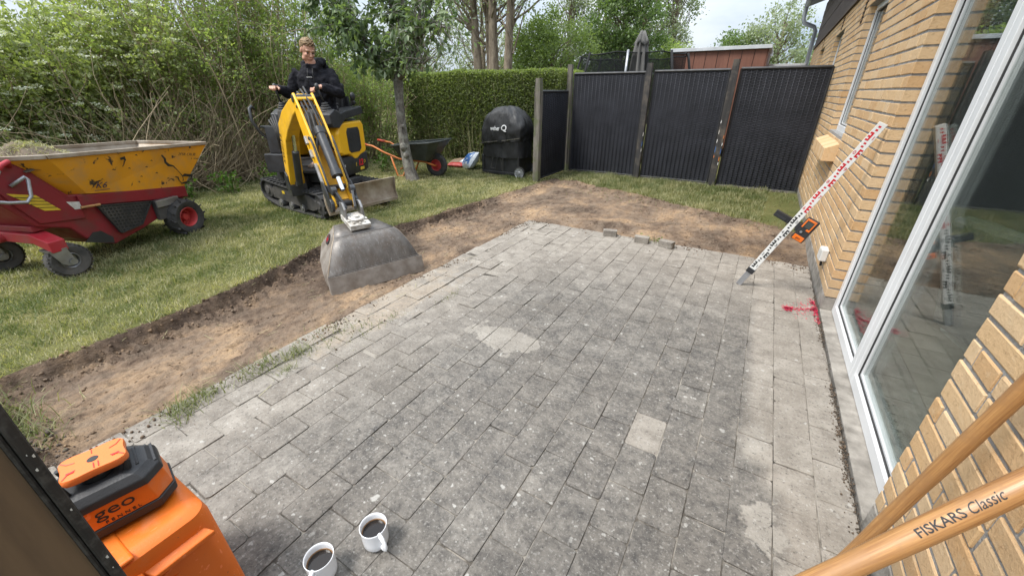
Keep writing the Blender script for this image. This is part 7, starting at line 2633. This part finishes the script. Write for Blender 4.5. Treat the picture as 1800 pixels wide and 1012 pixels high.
    for (a, b) in (((-0.14, -0.285, 0.33), (-0.19, -0.285, 0.15)), ((-0.19, -0.285, 0.15), (-0.09, -0.285, 0.14)), ((-0.09, -0.285, 0.14), (-0.05, -0.285, 0.33)), ((0.02, -0.285, 0.35), (0.03, -0.285, 0.12)), ((0.06, -0.285, 0.35), (0.055, -0.285, 0.10))):
        m.tube([a, b], 0.006, 6)
    m.build('cord', 'dusty_black', t)
    # printed name, laid on the fabric by casting onto its evaluated surface
    dg = bpy.context.evaluated_depsgraph_get()
    bvh = BVHTree.FromObject(up, dg)
    def hit(x, z):
        h_ = bvh.ray_cast(Vector((x, -0.7, z)), Vector((0, 1, 0)))[0]
        return h_.y if h_ is not None else -0.3
    gxs, gzs = np.linspace(-0.22, 0.20, 8), np.linspace(0.72, 0.90, 5)
    grid = np.array([[hit(a_, b_) for b_ in gzs] for a_ in gxs])
    cf = np.linalg.lstsq(np.array([(1, a_, b_, a_ * a_, b_ * b_, a_ * b_) for a_ in gxs for b_ in gzs]), grid.ravel(), rcond=None)[0]
    def bend(off):
        def f(x, y, z):
            a_, b_ = off[0] + x, off[1] + y
            yy = float(np.dot(cf, (1, a_, b_, a_ * a_, b_ * b_, a_ * b_)))
            return Vector((a_, min(yy, hit(a_, b_)) - 0.009 - z, b_))
        return f
    text_part('weber', 0.098, 'ink_white', 'lettering', up, (0, 0, 0), (1, 0, 0), (0, 0, 1), bend=bend((-0.075, 0.80)), wide=0.72, bold=0.0012, thick=0.002)
    text_part('Q', 0.125, 'ink_white', 'lettering', up, (0, 0, 0), (1, 0, 0), (0, 0, 1), bend=bend((0.098, 0.81)), wide=1.0, bold=0.003, thick=0.002)
    m = MB()
    m.tube([(-0.012, -0.33, 0.80), (0.004, -0.33, 0.80)], 0.007, 6)
build_grill()

# ------------------------------------------------------------------ bags by the hedge
def pillow(name, L_, W, H_, mat, parent, T, seed, label=None):
    m = MB(T)
    nx, ny = 16, 10
    V = []
    for sgn in (1, -1):
        for i in range(nx + 1):
            for j in range(ny + 1):
                u, v = i / nx * 2 - 1, j / ny * 2 - 1
                h = H_ / 2 * ((1 - abs(u) ** 3.2) * (1 - abs(v) ** 3.0)) ** 0.5
                h *= 1 + 0.25 * vnoise(u * 2, v * 2, 1.6, seed)
                V.append((u * L_ / 2 * (1 - 0.05 * v * v), v * W / 2 * (1 - 0.06 * u * u), sgn * h + 0.006 * vnoise(u, v, 7, seed)))
    F = []
    k = (nx + 1) * (ny + 1)
    for sgn in (0, 1):
        for i in range(nx):
            for j in range(ny):
                a = sgn * k + i * (ny + 1) + j
                q = (a, a + ny + 1, a + ny + 2, a + 1)
                F.append(q if sgn == 0 else q[::-1])
    m.add(V, F)
    return m.build(name, mat, parent, smooth=True, fix=False, label=label)
bag = thing('plastic_bag', (-4.72, 6.40, 0.02), R(-35), 'blue and white plastic sack lying at the hedge foot', 'sack')
TB = Matrix.Translation((0, 0, 0.15)) @ Euler((R(50), R(-12), 0)).to_matrix().to_4x4()
pillow('sack_body', 0.46, 0.36, 0.20, 'bag_white', bag, TB, 3)
m = MB(TB)
for (u0, u1) in ((-0.14, 0.20),):
    pts = []
    for i in range(9):
        for j in range(7):
            u, v = u0 + (u1 - u0) * i / 8, -0.13 + 0.26 * j / 6
            uu, vv = u / 0.23, v / 0.17
            h = 0.10 * ((1 - abs(uu) ** 3.2) * (1 - abs(vv) ** 3.0)) ** 0.5 * (1 + 0.25 * vnoise(uu * 2, vv * 2, 1.6, 3))
            pts.append((u * (1 - 0.05 * vv * vv), v * (1 - 0.06 * uu * uu), h + 0.006 * vnoise(uu, vv, 7, 3) + 0.004))
    m.add(pts, [(i * 7 + j, (i + 1) * 7 + j, (i + 1) * 7 + j + 1, i * 7 + j + 1) for i in range(8) for j in range(6)])
m.build('print', 'bag_blue', bag, smooth=True, fix=False)
pillow('crumpled_end', 0.20, 0.16, 0.10, 'bag_white', bag, Matrix.Translation((-0.26, -0.02, 0.07)) @ Euler((0.4, 0.6, 0.5)).to_matrix().to_4x4(), 8)
sack = thing('flat_sack', (-5.10, 6.50, 0.02), R(10), 'flat red and brown sack between the wheelbarrow and the blue bag', 'sack')
pillow('sack_body', 0.50, 0.34, 0.10, 'board_brown', sack, Matrix.Translation((0, 0.08, 0.07)) @ Euler((R(12), R(-6), 0)).to_matrix().to_4x4(), 5)
pillow('red_end', 0.34, 0.16, 0.09, 'bag_red', sack, Matrix.Translation((0.02, -0.13, 0.05)), 6)

# ------------------------------------------------------------------ levelling staff with laser receiver
def build_staff():
    a, b = Vector((0.091, 3.324, 0.004)), Vector((0.575, 3.20, 1.19))
    d = (b - a).normalized()
    L_ = (b - a).length
    t = thing('levelling_staff', a, 0, 'red, black and white levelling staff leaning from the patio to the wall', 'levelling staff')
    view = (Vector((0, 0, CAM_H)) - (a + b) / 2).normalized()
    s = d.cross(view).normalized()            # across the face
    n = s.cross(d)                            # out of the face, towards the patio
    if n.dot(view) < 0: n = -n
    W, D = 0.046, 0.022
    def P(u, v, h):
        return d * u + s * v + n * h
    def slab(m, u0, u1, v0, v1, h0, h1):
        m.add([P(u0, v0, h0), P(u1, v0, h0), P(u1, v1, h0), P(u0, v1, h0), P(u0, v0, h1), P(u1, v0, h1), P(u1, v1, h1), P(u0, v1, h1)],
              [(0, 3, 2, 1), (4, 5, 6, 7), (0, 1, 5, 4), (1, 2, 6, 5), (2, 3, 7, 6), (3, 0, 4, 7)])
    m = MB(); slab(m, 0.14, L_, -W / 2, W / 2, -D / 2, D / 2)
    m.build('face', 'white_plastic', t, bevel=0.002)
    m = MB(); slab(m, 0.0, 0.145, -W / 2 * 0.86, W / 2 * 0.86, -D / 2 * 0.85, D / 2 * 0.85)
    m.build('foot', 'galvanised', t, bevel=0.002)
    m = MB(); slab(m, 0.125, 0.165, -W / 2 - 0.004, W / 2 + 0.004, -D / 2 - 0.004, D / 2 + 0.004)
    m.build('collar', 'black_plastic', t, bevel=0.003)
    h = D / 2 + 0.0008
    k = 0
    u = 0.18
    num = 0
    while u < L_ - 0.03:
        mt = 'ink' if u < 0.66 else 'ink_red'
        m = MB()
        sd = -1 if k % 2 == 0 else 1
        # E figure: spine and three bars (50 mm)
        v0, v1 = (-W / 2 + 0.004, 0.0) if sd < 0 else (0.0, W / 2 - 0.004)
        e = 0.010
        if u + 5 * e < L_:
            sp0, sp1 = (v0, v0 + 0.009) if sd > 0 else (v1 - 0.009, v1)
            slab(m, u, u + 5 * e, sp0, sp1, D / 2 - 0.001, h)
            for j in (0, 2, 4):
                o0, o1 = (v0 + 0.009, v1) if sd > 0 else (v0, v1 - 0.009)
                slab(m, u + j * e, u + (j + 1) * e, o0, o1, D / 2 - 0.001, h)
            m.build('graduation', mt, t)
        m = MB()
        for j in (6, 8):
            if u + (j + 1) * e < L_:
                slab(m, u + j * e, u + (j + 1) * e, -0.009, 0.004, D / 2 - 0.001, h)
        if m.v:
            m.build('graduation', mt, t)
        if u + 0.04 < L_:
            c = P(u + 0.022, (-0.013 if sd > 0 else 0.013), D / 2 + 0.0006)
            text_part(str((num + 1) % 10), 0.030, mt, 'figure', t, c, s, d, thick=0.001)
        num += 1
        k += 1
        u += 0.10
    # receiver on its clamp
    r_ = thing('laser_receiver', a + d * 0.585 + s * 0.0, 0, 'orange and black laser receiver clamped to the levelling staff', 'laser receiver')
    sg = 1 if s.x > 0 else -1
    def Q(u, v, hh):
        return d * u + s * (v * sg) + n * hh
    def slab2(m, u0, u1, v0, v1, h0, h1):
        m.add([Q(u0, v0, h0), Q(u1, v0, h0), Q(u1, v1, h0), Q(u0, v1, h0), Q(u0, v0, h1), Q(u1, v0, h1), Q(u1, v1, h1), Q(u0, v1, h1)],
              [(0, 3, 2, 1), (4, 5, 6, 7), (0, 1, 5, 4), (1, 2, 6, 5), (2, 3, 7, 6), (3, 0, 4, 7)])
    m = MB(); slab2(m, -0.085, 0.085, 0.045, 0.125, -0.006, 0.020)
    hs = m.build('housing', 'black_plastic', r_, bevel=0.006)
    m = MB()
    slab2(m, 0.012, 0.080, 0.050, 0.060, 0.020, 0.024); slab2(m, 0.012, 0.080, 0.104, 0.112, 0.020, 0.024); slab2(m, 0.066, 0.080, 0.060, 0.104, 0.020, 0.024); slab2(m, 0.000, 0.014, 0.088, 0.112, 0.020, 0.024)
    slab2(m, -0.080, -0.044, 0.052, 0.118, 0.020, 0.024)
    m.build('front', 'orange_plastic', hs, bevel=0.002)
    m = MB(); slab2(m, 0.018, 0.062, 0.064, 0.100, 0.020, 0.0225)
    m.build('display', 'tray_green', hs)
    text_part('geo', 0.02, 'ink', 'lettering', hs, Q(-0.062, 0.085, 0.0248), Q(0, 1, 0) - Q(0, 0, 0), d, thick=0.001)
    m = MB(); p = Q(-0.018, 0.072, 0.020); m.cyl(p, p + n * 0.006, 0.008, n=12)
    m.build('knob', 'galvanised', hs)
    m = MB(); slab2(m, -0.028, 0.016, -0.135, 0.05, -0.042, -0.016); slab2(m, -0.034, 0.022, -0.034, -0.029, -0.04, 0.016); slab2(m, -0.034, 0.022, 0.029, 0.046, -0.04, 0.018)
    cl = m.build('clamp', 'black_plastic', r_, bevel=0.005)
    m = MB(); slab2(m, -0.020, -0.008, -0.13, -0.05, -0.016, -0.010)
    m.build('screw', 'black_metal', cl)
build_staff()

# ------------------------------------------------------------------ orange case and rotating laser
def build_case():
    t = thing('hard_case', (-1.165, 0.002, 0.003), 0, 'upright orange plastic hard case on the patio, partly hidden by the dark wall', 'case')
    def rr(x0, x1, y0, y1, z, r_, n=6):
        pts = []
        for (cx, cy, a0) in ((x1 - r_, y1 - r_, 0), (x0 + r_, y1 - r_, PI / 2), (x0 + r_, y0 + r_, PI), (x1 - r_, y0 + r_, 1.5 * PI)):
            for k in range(n):
                a = a0 + PI / 2 * k / (n - 1)
                pts.append((cx + r_ * math.cos(a), cy + r_ * math.sin(a), z))
        return pts
    m = MB()
    X0, X1, Y0, Y1 = -0.155, 0.155, -0.20, 0.185
    m.loft([rr(X0 + .02, X1 - .02, Y0 + .02, Y1 - .02, 0.0, 0.03), rr(X0, X1, Y0, Y1, 0.025, 0.04), rr(X0 + .002, X1 - .002, Y0 + .004, Y1 - .004, 0.36, 0.04), rr(X0 + .008, X1 - .008, Y0 + .010, Y1 - .010, 0.386, 0.04), rr(X0 + .024, X1 - .024, Y0 + .026, Y1 - .026, 0.398, 0.034), rr(X0 + .04, X1 - .04, Y0 + .04, Y1 - .04, 0.400, 0.03)])
    sh = m.build('shell', 'orange_plastic', t, smooth=30)
    # ribs, latch flanges and the seam band on the front
    m = MB()
    for (y0, y1) in ((-0.16, -0.022), (0.022, 0.15)):
        m.prism([(X1 - 0.003, y0, 0.345), (X1 + 0.022, y0 + 0.012, 0.335), (X1 + 0.022, y0 + 0.012, 0.322), (X1 - 0.003, y0, 0.322)], (0, y1 - y0, 0))
    m.build('flange', 'orange_plastic', sh, bevel=0.003)
    m = MB()
    m.box(X1 - 0.004, X1 + 0.014, -0.022, 0.022, 0.05, 0.352)
    m.box(X0 + 0.05, X1 - 0.004, -0.026, 0.026, 0.392, 0.4035)
    m.build('band', 'orange_plastic', sh, bevel=0.006, seg=3)
    m = MB()
    m.box(X0 + 0.05, X1 - 0.01, -0.0015, 0.0015, 0.4025, 0.4045); m.box(X1 + 0.0135, X1 + 0.0150, -0.0015, 0.0015, 0.06, 0.345)
    m.build('seam', 'gasket', sh)
    for k in range(7):
        for s in (-1, 1):
            m = MB()
            y0 = 0.022 if s > 0 else -0.022
            L_ = 0.05 + 0.012 * k if s > 0 else 0.075
            z = 0.305 - k * 0.030
            m.prism([(X1 - 0.004, y0, z), (X1 + 0.013, y0, z - 0.003), (X1 - 0.004, y0 + s * L_, z - 0.012)], (0, 0, 0.005))
            m.build('rib', 'orange_plastic', sh)
    # instrument
    l = thing('rotating_laser', (-1.185, 0.060, 0.4045), R(-12), 'orange and black rotating laser standing on the orange case', 'laser level')
    def oct_(hx, hy, c, z, sx=0.0):
        return [(hx, -hy + c, z), (hx, hy - c, z), (hx - c, hy, z), (-hx + c, hy, z), (-hx, hy - c, z), (-hx, -hy + c, z), (-hx + c, -hy, z), (hx - c, -hy, z)]
    def rg(hx, hy, c, z, bow=0.0):
        pts = oct_(hx, hy, c, z)
        return [(x, y, zz + bow * (1 - (y / hy) ** 2)) for x, y, zz in pts]
    m = MB(); m.loft([oct_(0.062, 0.098, 0.030, 0.0), oct_(0.076, 0.113, 0.036, 0.012), oct_(0.078, 0.115, 0.037, 0.036)])
    b = m.build('base', 'black_plastic', l, bevel=0.003)
    m = MB(); m.loft([oct_(0.074, 0.111, 0.036, 0.0365), oct_(0.070, 0.104, 0.035, 0.092)])
    o = m.build('body', 'orange_plastic', l, bevel=0.002)
    m = MB(); m.loft([oct_(0.076, 0.108, 0.036, 0.0925), oct_(0.074, 0.106, 0.036, 0.112), oct_(0.060, 0.088, 0.030, 0.128), oct_(0.046, 0.058, 0.02, 0.134)])
    c = m.build('top_cover', 'black_plastic', l, bevel=0.003)
    for s in (-1, 1):
        for k in range(4):
            m = MB(); m.box(-0.040, 0.035, s * (0.066 + k * 0.010), s * (0.072 + k * 0.010), 0.127 - 0.004 * k, 0.133 - 0.004 * k)
            m.build('rib', 'black_plastic', c, bevel=0.001)
    m = MB(); m.lathe([(0.034, 0.133), (0.036, 0.14), (0.034, 0.154), (0.03, 0.157)], (0, 0, 0), (0, 0, 1), 22)
    m.build('lens_ring', 'lens_glass', l, smooth=40)
    for (sx, sy) in ((1, 1), (1, -1), (-1, 1), (-1, -1)):
        m = MB(); m.cyl((sx * 0.036, sy * 0.050, 0.12), (sx * 0.036, sy * 0.056, 0.159), 0.007, n=8)
        m.build('pillar', 'black_plastic', l)
    m = MB()
    # cushion-shaped cap: edges bow inwards
    ring0 = []
    for k in range(40):
        a = 2 * PI * k / 40
        cx_, sy_ = math.cos(a), math.sin(a)
        e = 5.0
        r_ = (abs(cx_) ** e + abs(sy_) ** e) ** (-1 / e)
        pin = 1 - 0.07 * math.cos(2 * a) ** 2
        ring0.append((0.046 * cx_ * r_ * pin, 0.060 * sy_ * r_ * pin))
    m.loft([[(x * 0.97, y * 0.97, 0.156) for x, y in ring0], [(x, y, 0.160) for x, y in ring0], [(x, y, 0.170) for x, y in ring0], [(x * 0.96, y * 0.965, 0.174) for x, y in ring0], [(x * 0.2, y * 0.2, 0.1745) for x, y in ring0]])
    cap = m.build('cap', 'orange_light', l, smooth=40)
    cap.location = (0, 0.006, 0)
    m = MB(); m.lathe([(0.0, 0.1752), (0.010, 0.1752), (0.0105, 0.1745)], (0, 0, 0), (0, 0, 1), 16)
    m.build('hole', 'gasket', cap)
    for (x, y, w, hgt) in ((0.018, 0.035, 0.003, 0.012), (0.018, 0.042, 0.003, 0.012), (0.018, -0.035, 0.003, 0.012), (0.018, -0.042, 0.003, 0.012), (0.026, 0.0, 0.010, 0.003), (0.026, 0.008, 0.010, 0.003), (-0.03, 0, 0.008, 0.002)):
        m = MB()
        m.box(x - w, x + w, y - hgt / 4, y + hgt / 4, 0.1738, 0.1756)
        m.build('mark', 'ink_red', cap)
    for (sx, sy) in ((1, 1), (1, -1), (-1, 1), (-1, -1)):
        m = MB()
        m.tube([(sx * 0.014, sy * 0.030, 0.1740), (sx * 0.019, sy * 0.043, 0.1742), (sx * 0.032, sy * 0.052, 0.1738)], 0.0018, 5)
        m.build('groove', 'grip_red', cap)
    def fb(x, z, y=0.0):
        # slanted front of the orange body
        u = (z - 0.0365) / 0.0555
        return Vector((0.074 - 0.004 * u + 0.0008, y + x, z))
    text_part('geo', 0.040, 'ink', 'lettering', o, fb(0.005, 0.073), (0, 1, 0), (-0.07, 0, 1), thick=0.001, wide=1.25)
    text_part('F E N N E L', 0.011, 'ink', 'lettering', o, fb(0.012, 0.0445), (0, 1, 0), (-0.07, 0, 1), thick=0.001, wide=1.2)
build_case()

# ------------------------------------------------------------------ dark wooden wall end at the camera's left
def build_screen():
    x = -0.62
    t = thing('wooden_screen', (x, -0.6, 0), 0, 'dark brown wooden wall end at the lower left edge of the picture', 'wooden wall')
    m = MB()
    m.box(-0.05, -0.012, -0.6, 0.584, 0.0, 2.05)
    m.build('panel', 'screen_wood', t)
    m = MB(); m.box(-0.058, 0.004, 0.5905, 0.602, 0.0, 2.06)
    m.build('corner_strip', 'screen_dark', t, bevel=0.004)
    m = MB(); m.box(-0.046, -0.004, 0.5845, 0.590, 0.0, 2.05)
    m.build('strip', 'screen_dark', t, bevel=0.003)
    m = MB()
    rn = random.Random(8)
    for k in range(26):
        z = rn.uniform(0.05, 1.9)
        s = rn.uniform(0.0006, 0.0018)
        y = 0.601 - rn.uniform(0.0, 0.006)
        m.add([(0.0046, y - s, z - s), (0.0046, y + s * 0.2, z - s * 1.4), (0.0046, y + s * 0.2, z + s * 2), (0.0046, y - s * 1.2, z + s)], [(0, 1, 2, 3)])
    stuff(m.build('paint_flakes', 'sticker_white', t, fix=False))
build_screen()

# ------------------------------------------------------------------ mugs
def build_mug(x, y, rz, label):
    t = thing('mug', (x, y, 0.003), rz, label, 'mug', 'coffee mugs on the patio')
    m = MB()
    r_ = 0.0425
    m.lathe([(0.0, 0.001), (0.030, 0.001), (0.036, 0.004), (0.0405, 0.014), (0.0415, 0.035), (0.0420, 0.080), (0.0432, 0.0875), (0.0425, 0.0890), (0.0410, 0.0880), (0.0395, 0.080), (0.0385, 0.035), (0.035, 0.010), (0.0, 0.008)], (0, 0, 0), (0, 0, 1), 40)
    m.build('cup', 'porcelain', t, smooth=True)
    m = MB()
    m.tube([(0.038, 0, 0.078), (0.054, 0, 0.078), (0.067, 0, 0.068), (0.070, 0, 0.052), (0.063, 0, 0.035), (0.051, 0, 0.026), (0.039, 0, 0.024)], [0.0075, 0.0065, 0.006, 0.006, 0.006, 0.0065, 0.0075], 12, flat=1.5)
    m.build('handle', 'porcelain', t, smooth=True)
    m = MB(); m.lathe([(0.0, 0.0610), (0.0385, 0.0610), (0.0388, 0.0600), (0.0, 0.0600)], (0, 0, 0), (0, 0, 1), 36)
    m.build('coffee', 'coffee', t)
    m = MB(); m.lathe([(0.0358, 0.0612), (0.0386, 0.0625), (0.0390, 0.0645), (0.0389, 0.0611)], (0, 0, 0), (0, 0, 1), 36, closed=True)
    m.build('foam_ring', 'coffee_ring', t, smooth=True)
build_mug(-0.806, 0.474, R(-14), 'white mug of black coffee with its handle to the right')
build_mug(-0.872, 0.322, R(-62), 'white mug of black coffee cut by the lower picture edge')

# ------------------------------------------------------------------ tool shafts leaning on the wall
def build_shaft(name, p0, p1, r0, r1, label, lettering=False, head=True):
    p0, p1 = Vector(p0), Vector(p1)
    d = (p1 - p0).normalized()
    L_ = (p1 - p0).length
    t = thing(name, p0, 0, label, 'garden tool')
    q = d.to_track_quat('Z', 'Y')
    m = MB()
    n = 14
    pts = [(0, 0, L_ * k / n) for k in range(n + 1)]
    rs = [r0 + (r1 - r0) * k / n + 0.0006 * math.sin(k * 1.9) for k in range(n + 1)]
    m.tube(pts, rs, 28)
    m.lathe([(rs[-1], 0), (rs[-1] * 0.9, 0.006), (rs[-1] * 0.6, 0.012), (0, 0.014)], (0, 0, L_), (0, 0, 1), 28)
    s = m.build('shaft', 'handle_wood', t, smooth=True)
    s.rotation_mode = 'QUATERNION'
    s.rotation_quaternion = q
    return t, s, d, L_
A1, B1 = (-0.26, 0.27, 0.0), (0.569, 0.822, 0.955)
t1, s1, d1, L1 = build_shaft('spade', (-0.214, 0.301, 0.053), (0.600 - 0.028, 0.842 - 0.02, 0.973 - 0.022), 0.0185, 0.0195, 'thick varnished spade shaft with dark lettering, nearest the camera')
# lettering wrapped round the shaft, readable from the camera
def shaft_text(sh, d, L_, p0, txt, size, u0, r_, shear=0.0, wide=1.0, ang0=0.0, bold=0.0):
    q = d.to_track_quat('Z', 'Y')
    c = p0 + d * u0
    v = (Vector((0, 0, CAM_H)) - c)
    v = (q.inverted() @ v); v.z = 0; v.normalize()
    base = math.atan2(v.y, v.x) + ang0
    def f(x, y, z):
        a = base - y / r_
        return Vector(((r_ + 0.0007 + z) * math.cos(a), (r_ + 0.0007 + z) * math.sin(a), u0 + x))
    return text_part(txt, size, 'ink', 'lettering', sh, (0, 0, 0), (1, 0, 0), (0, 1, 0), bend=f, thick=0.0006, shear=shear, wide=wide, bold=bold)
P1 = Vector((-0.214, 0.301, 0.053))
shaft_text(s1, d1, L1, P1, 'FISKARS', 0.0175, 0.985, 0.0193, wide=1.2, bold=0.0002)
shaft_text(s1, d1, L1, P1, 'Classic', 0.0200, 1.052, 0.0193, shear=0.35, wide=0.95)
m = MB(Matrix.Translation((0, 0, 0)))
dh = (Vector((0.569, 0.822, 0.955)) - P1).normalized()
qq = dh.to_track_quat('Z', 'Y')
blade = MB(qq.to_matrix().to_4x4())
blade.loft([[(-0.09, 0.0, -0.005), (0.0, -0.012, -0.005), (0.09, 0.0, -0.005), (0.0, 0.003, -0.005)], [(-0.085, 0.0, 0.16), (0, -0.016, 0.16), (0.085, 0, 0.16), (0, 0.0, 0.16)], [(-0.03, 0.0, 0.24), (0, -0.02, 0.24), (0.03, 0, 0.24), (0, 0.02, 0.24)]])
blade.build('blade', 'grey_steel', t1)
t2, s2, d2, L2 = build_shaft('rake', (0.470, 1.105, 0.006), (0.586, 1.018, 1.16), 0.0155, 0.0165, 'thinner varnished tool shaft leaning on the brick wall behind the spade')
hm_ = MB()
hm_.cyl((0, 0, 0), d2 * 0.05, 0.0175, n=14)
hm_.build('ferrule', 'grey_steel', t2)

# ------------------------------------------------------------------ neighbours beyond the fence
def build_shed():
    L0 = Vector((-1.38, 13.2, 0))
    t = thing('brown_shed', L0, 0, 'brown panel-clad garden shed with a white flat roof edge', 'shed')
    m = MB(); m.box(-1.02, 1.03, -1.18, 1.2, 0, 2.24)
    w = m.build('wall', 'gasket', t)
    n = 8
    for k in range(n):
        a = -1.04 + k * 2.07 / n
        m = MB(); m.box(a + 0.006, a + 2.07 / n - 0.006, -1.2, -1.185, 0.05, 2.235)
        m.build('panel', 'cladding', w, bevel=0.003)
        m = MB(); m.box(1.032, 1.047, -1.2 + k * 0.3 + 0.004, -1.2 + (k + 1) * 0.3 - 0.004, 0.05, 2.235)
        m.build('panel', 'cladding', w, bevel=0.003)
    m = MB(); m.box(-1.10, 1.10, -1.26, 1.26, 2.24, 2.315)
    m.build('roof_edge', 'zinc_edge', t, bevel=0.004)
build_shed()
def build_low_roof():
    t = thing('low_outhouse', (0.05, 15.0, 0), 0, 'low outhouse with a pale flat roof edge beside the house', 'outhouse')
    m = MB(); m.box(-0.42, 0.42, -0.9, 0.9, 0, 1.94)
    m.build('wall', 'roof_grey', t)
    m = MB(); m.box(-0.47, 0.47, -0.96, 0.96, 1.941, 2.02)
    m.build('roof_edge', 'zinc_edge', t, bevel=0.004)
build_low_roof()
def build_trampoline():
    t = thing('trampoline', (-3.15, 11.0, 0), 0, 'trampoline with black safety net behind the fence', 'trampoline')
    g = NT('safety_net')
    g.n.remove(g.p)
    tr = g.new('BsdfTransparent'); df = g.new('BsdfDiffuse'); df.inputs['Color'].default_value = (0.02, 0.022, 0.024, 1)
    mx = g.new('MixShader'); mx.inputs['Fac'].default_value = 0.55
    g.link(tr.outputs[0], mx.inputs[1]); g.link(df.outputs[0], mx.inputs[2]); g.link(mx.outputs[0], g.out.inputs['Surface'])
    MAT['safety_net'] = g.m
    m = MB()
    r_ = 1.22
    N_ = 40
    lo = [(r_ * math.cos(2 * PI * k / N_), r_ * math.sin(2 * PI * k / N_), 0.75) for k in range(N_)]
    hi = [(r_ * math.cos(2 * PI * k / N_), r_ * math.sin(2 * PI * k / N_), 2.14 - 0.035 * abs(math.sin(2 * PI * k / N_ * 4))) for k in range(N_)]
    m.loft([lo, hi], caps=False)
    m.build('safety_net', 'safety_net', t, smooth=True)
    m = MB(); m.tube([Vector(p) for p in hi + [hi[0]]], 0.014, 6)
    m.build('top_ring', 'net_black', t, smooth=True)
    m = MB(); m.lathe([(r_ - 0.02, 0.70), (r_ + 0.16, 0.70), (r_ + 0.16, 0.76), (r_ - 0.02, 0.76)], (0, 0, 0), (0, 0, 1), 40, closed=True); m.lathe([(0, 0.715), (r_ - 0.02, 0.715)], (0, 0, 0), (0, 0, 1), 40)
    m.build('jumping_bed', 'net_black', t)
    for k in range(8):
        a = 2 * PI * (k + 0.25) / 8
        m = MB()
        m.tube([((r_ + 0.12) * math.cos(a), (r_ + 0.12) * math.sin(a), 0.0), ((r_ + 0.14) * math.cos(a), (r_ + 0.14) * math.sin(a), 1.7), ((r_ + 0.02) * math.cos(a), (r_ + 0.02) * math.sin(a), 2.16)], 0.028, 8)
        m.build('pole', 'galvanised' if k == 6 else 'net_black', t, smooth=True)
build_trampoline()
def build_parasol():
    t = thing('folded_parasol', (-2.70, 10.0, 0), R(20), 'folded grey garden parasol standing behind the fence', 'parasol')
    m = MB(); m.cyl((0, 0, 0), (0, 0, 2.42), 0.024, n=12)
    m.build('pole', 'galvanised', t, smooth=40)
    m = MB(); m.box(-0.3, 0.3, -0.3, 0.3, 0.0, 0.06)
    m.build('base', 'concrete', t, bevel=0.02)
    m = MB()
    rings = []
    for (z, r_) in ((1.05, 0.17), (1.3, 0.185), (1.6, 0.175), (1.9, 0.155), (2.12, 0.14), (2.28, 0.115), (2.40, 0.085), (2.455, 0.05), (2.48, 0.02)):
        rings.append([(r_ * (1 + 0.28 * math.sin(a * 8 + z * 2)) * math.cos(a), r_ * (1 + 0.28 * math.sin(a * 8 + z * 2)) * math.sin(a), z + 0.02 * math.sin(a * 8)) for a in np.linspace(0, 2 * PI, 48, endpoint=False)])
    m.loft(rings)
    c = m.build('canopy', 'parasol', t, smooth=True)
    m = MB()
    rings = [[((0.150 - i * 0.035) * (1 + 0.2 * math.sin(a * 8)) * math.cos(a), (0.150 - i * 0.035) * (1 + 0.2 * math.sin(a * 8)) * math.sin(a), 2.27 + 0.075 * i - 0.03 * math.sin(a * 4)) for a in np.linspace(0, 2 * PI, 40, endpoint=False)] for i in range(4)]
    m.loft(rings)
    m.build('top_flap', 'parasol', c, smooth=True)
build_parasol()

bpy.context.view_layer.update()
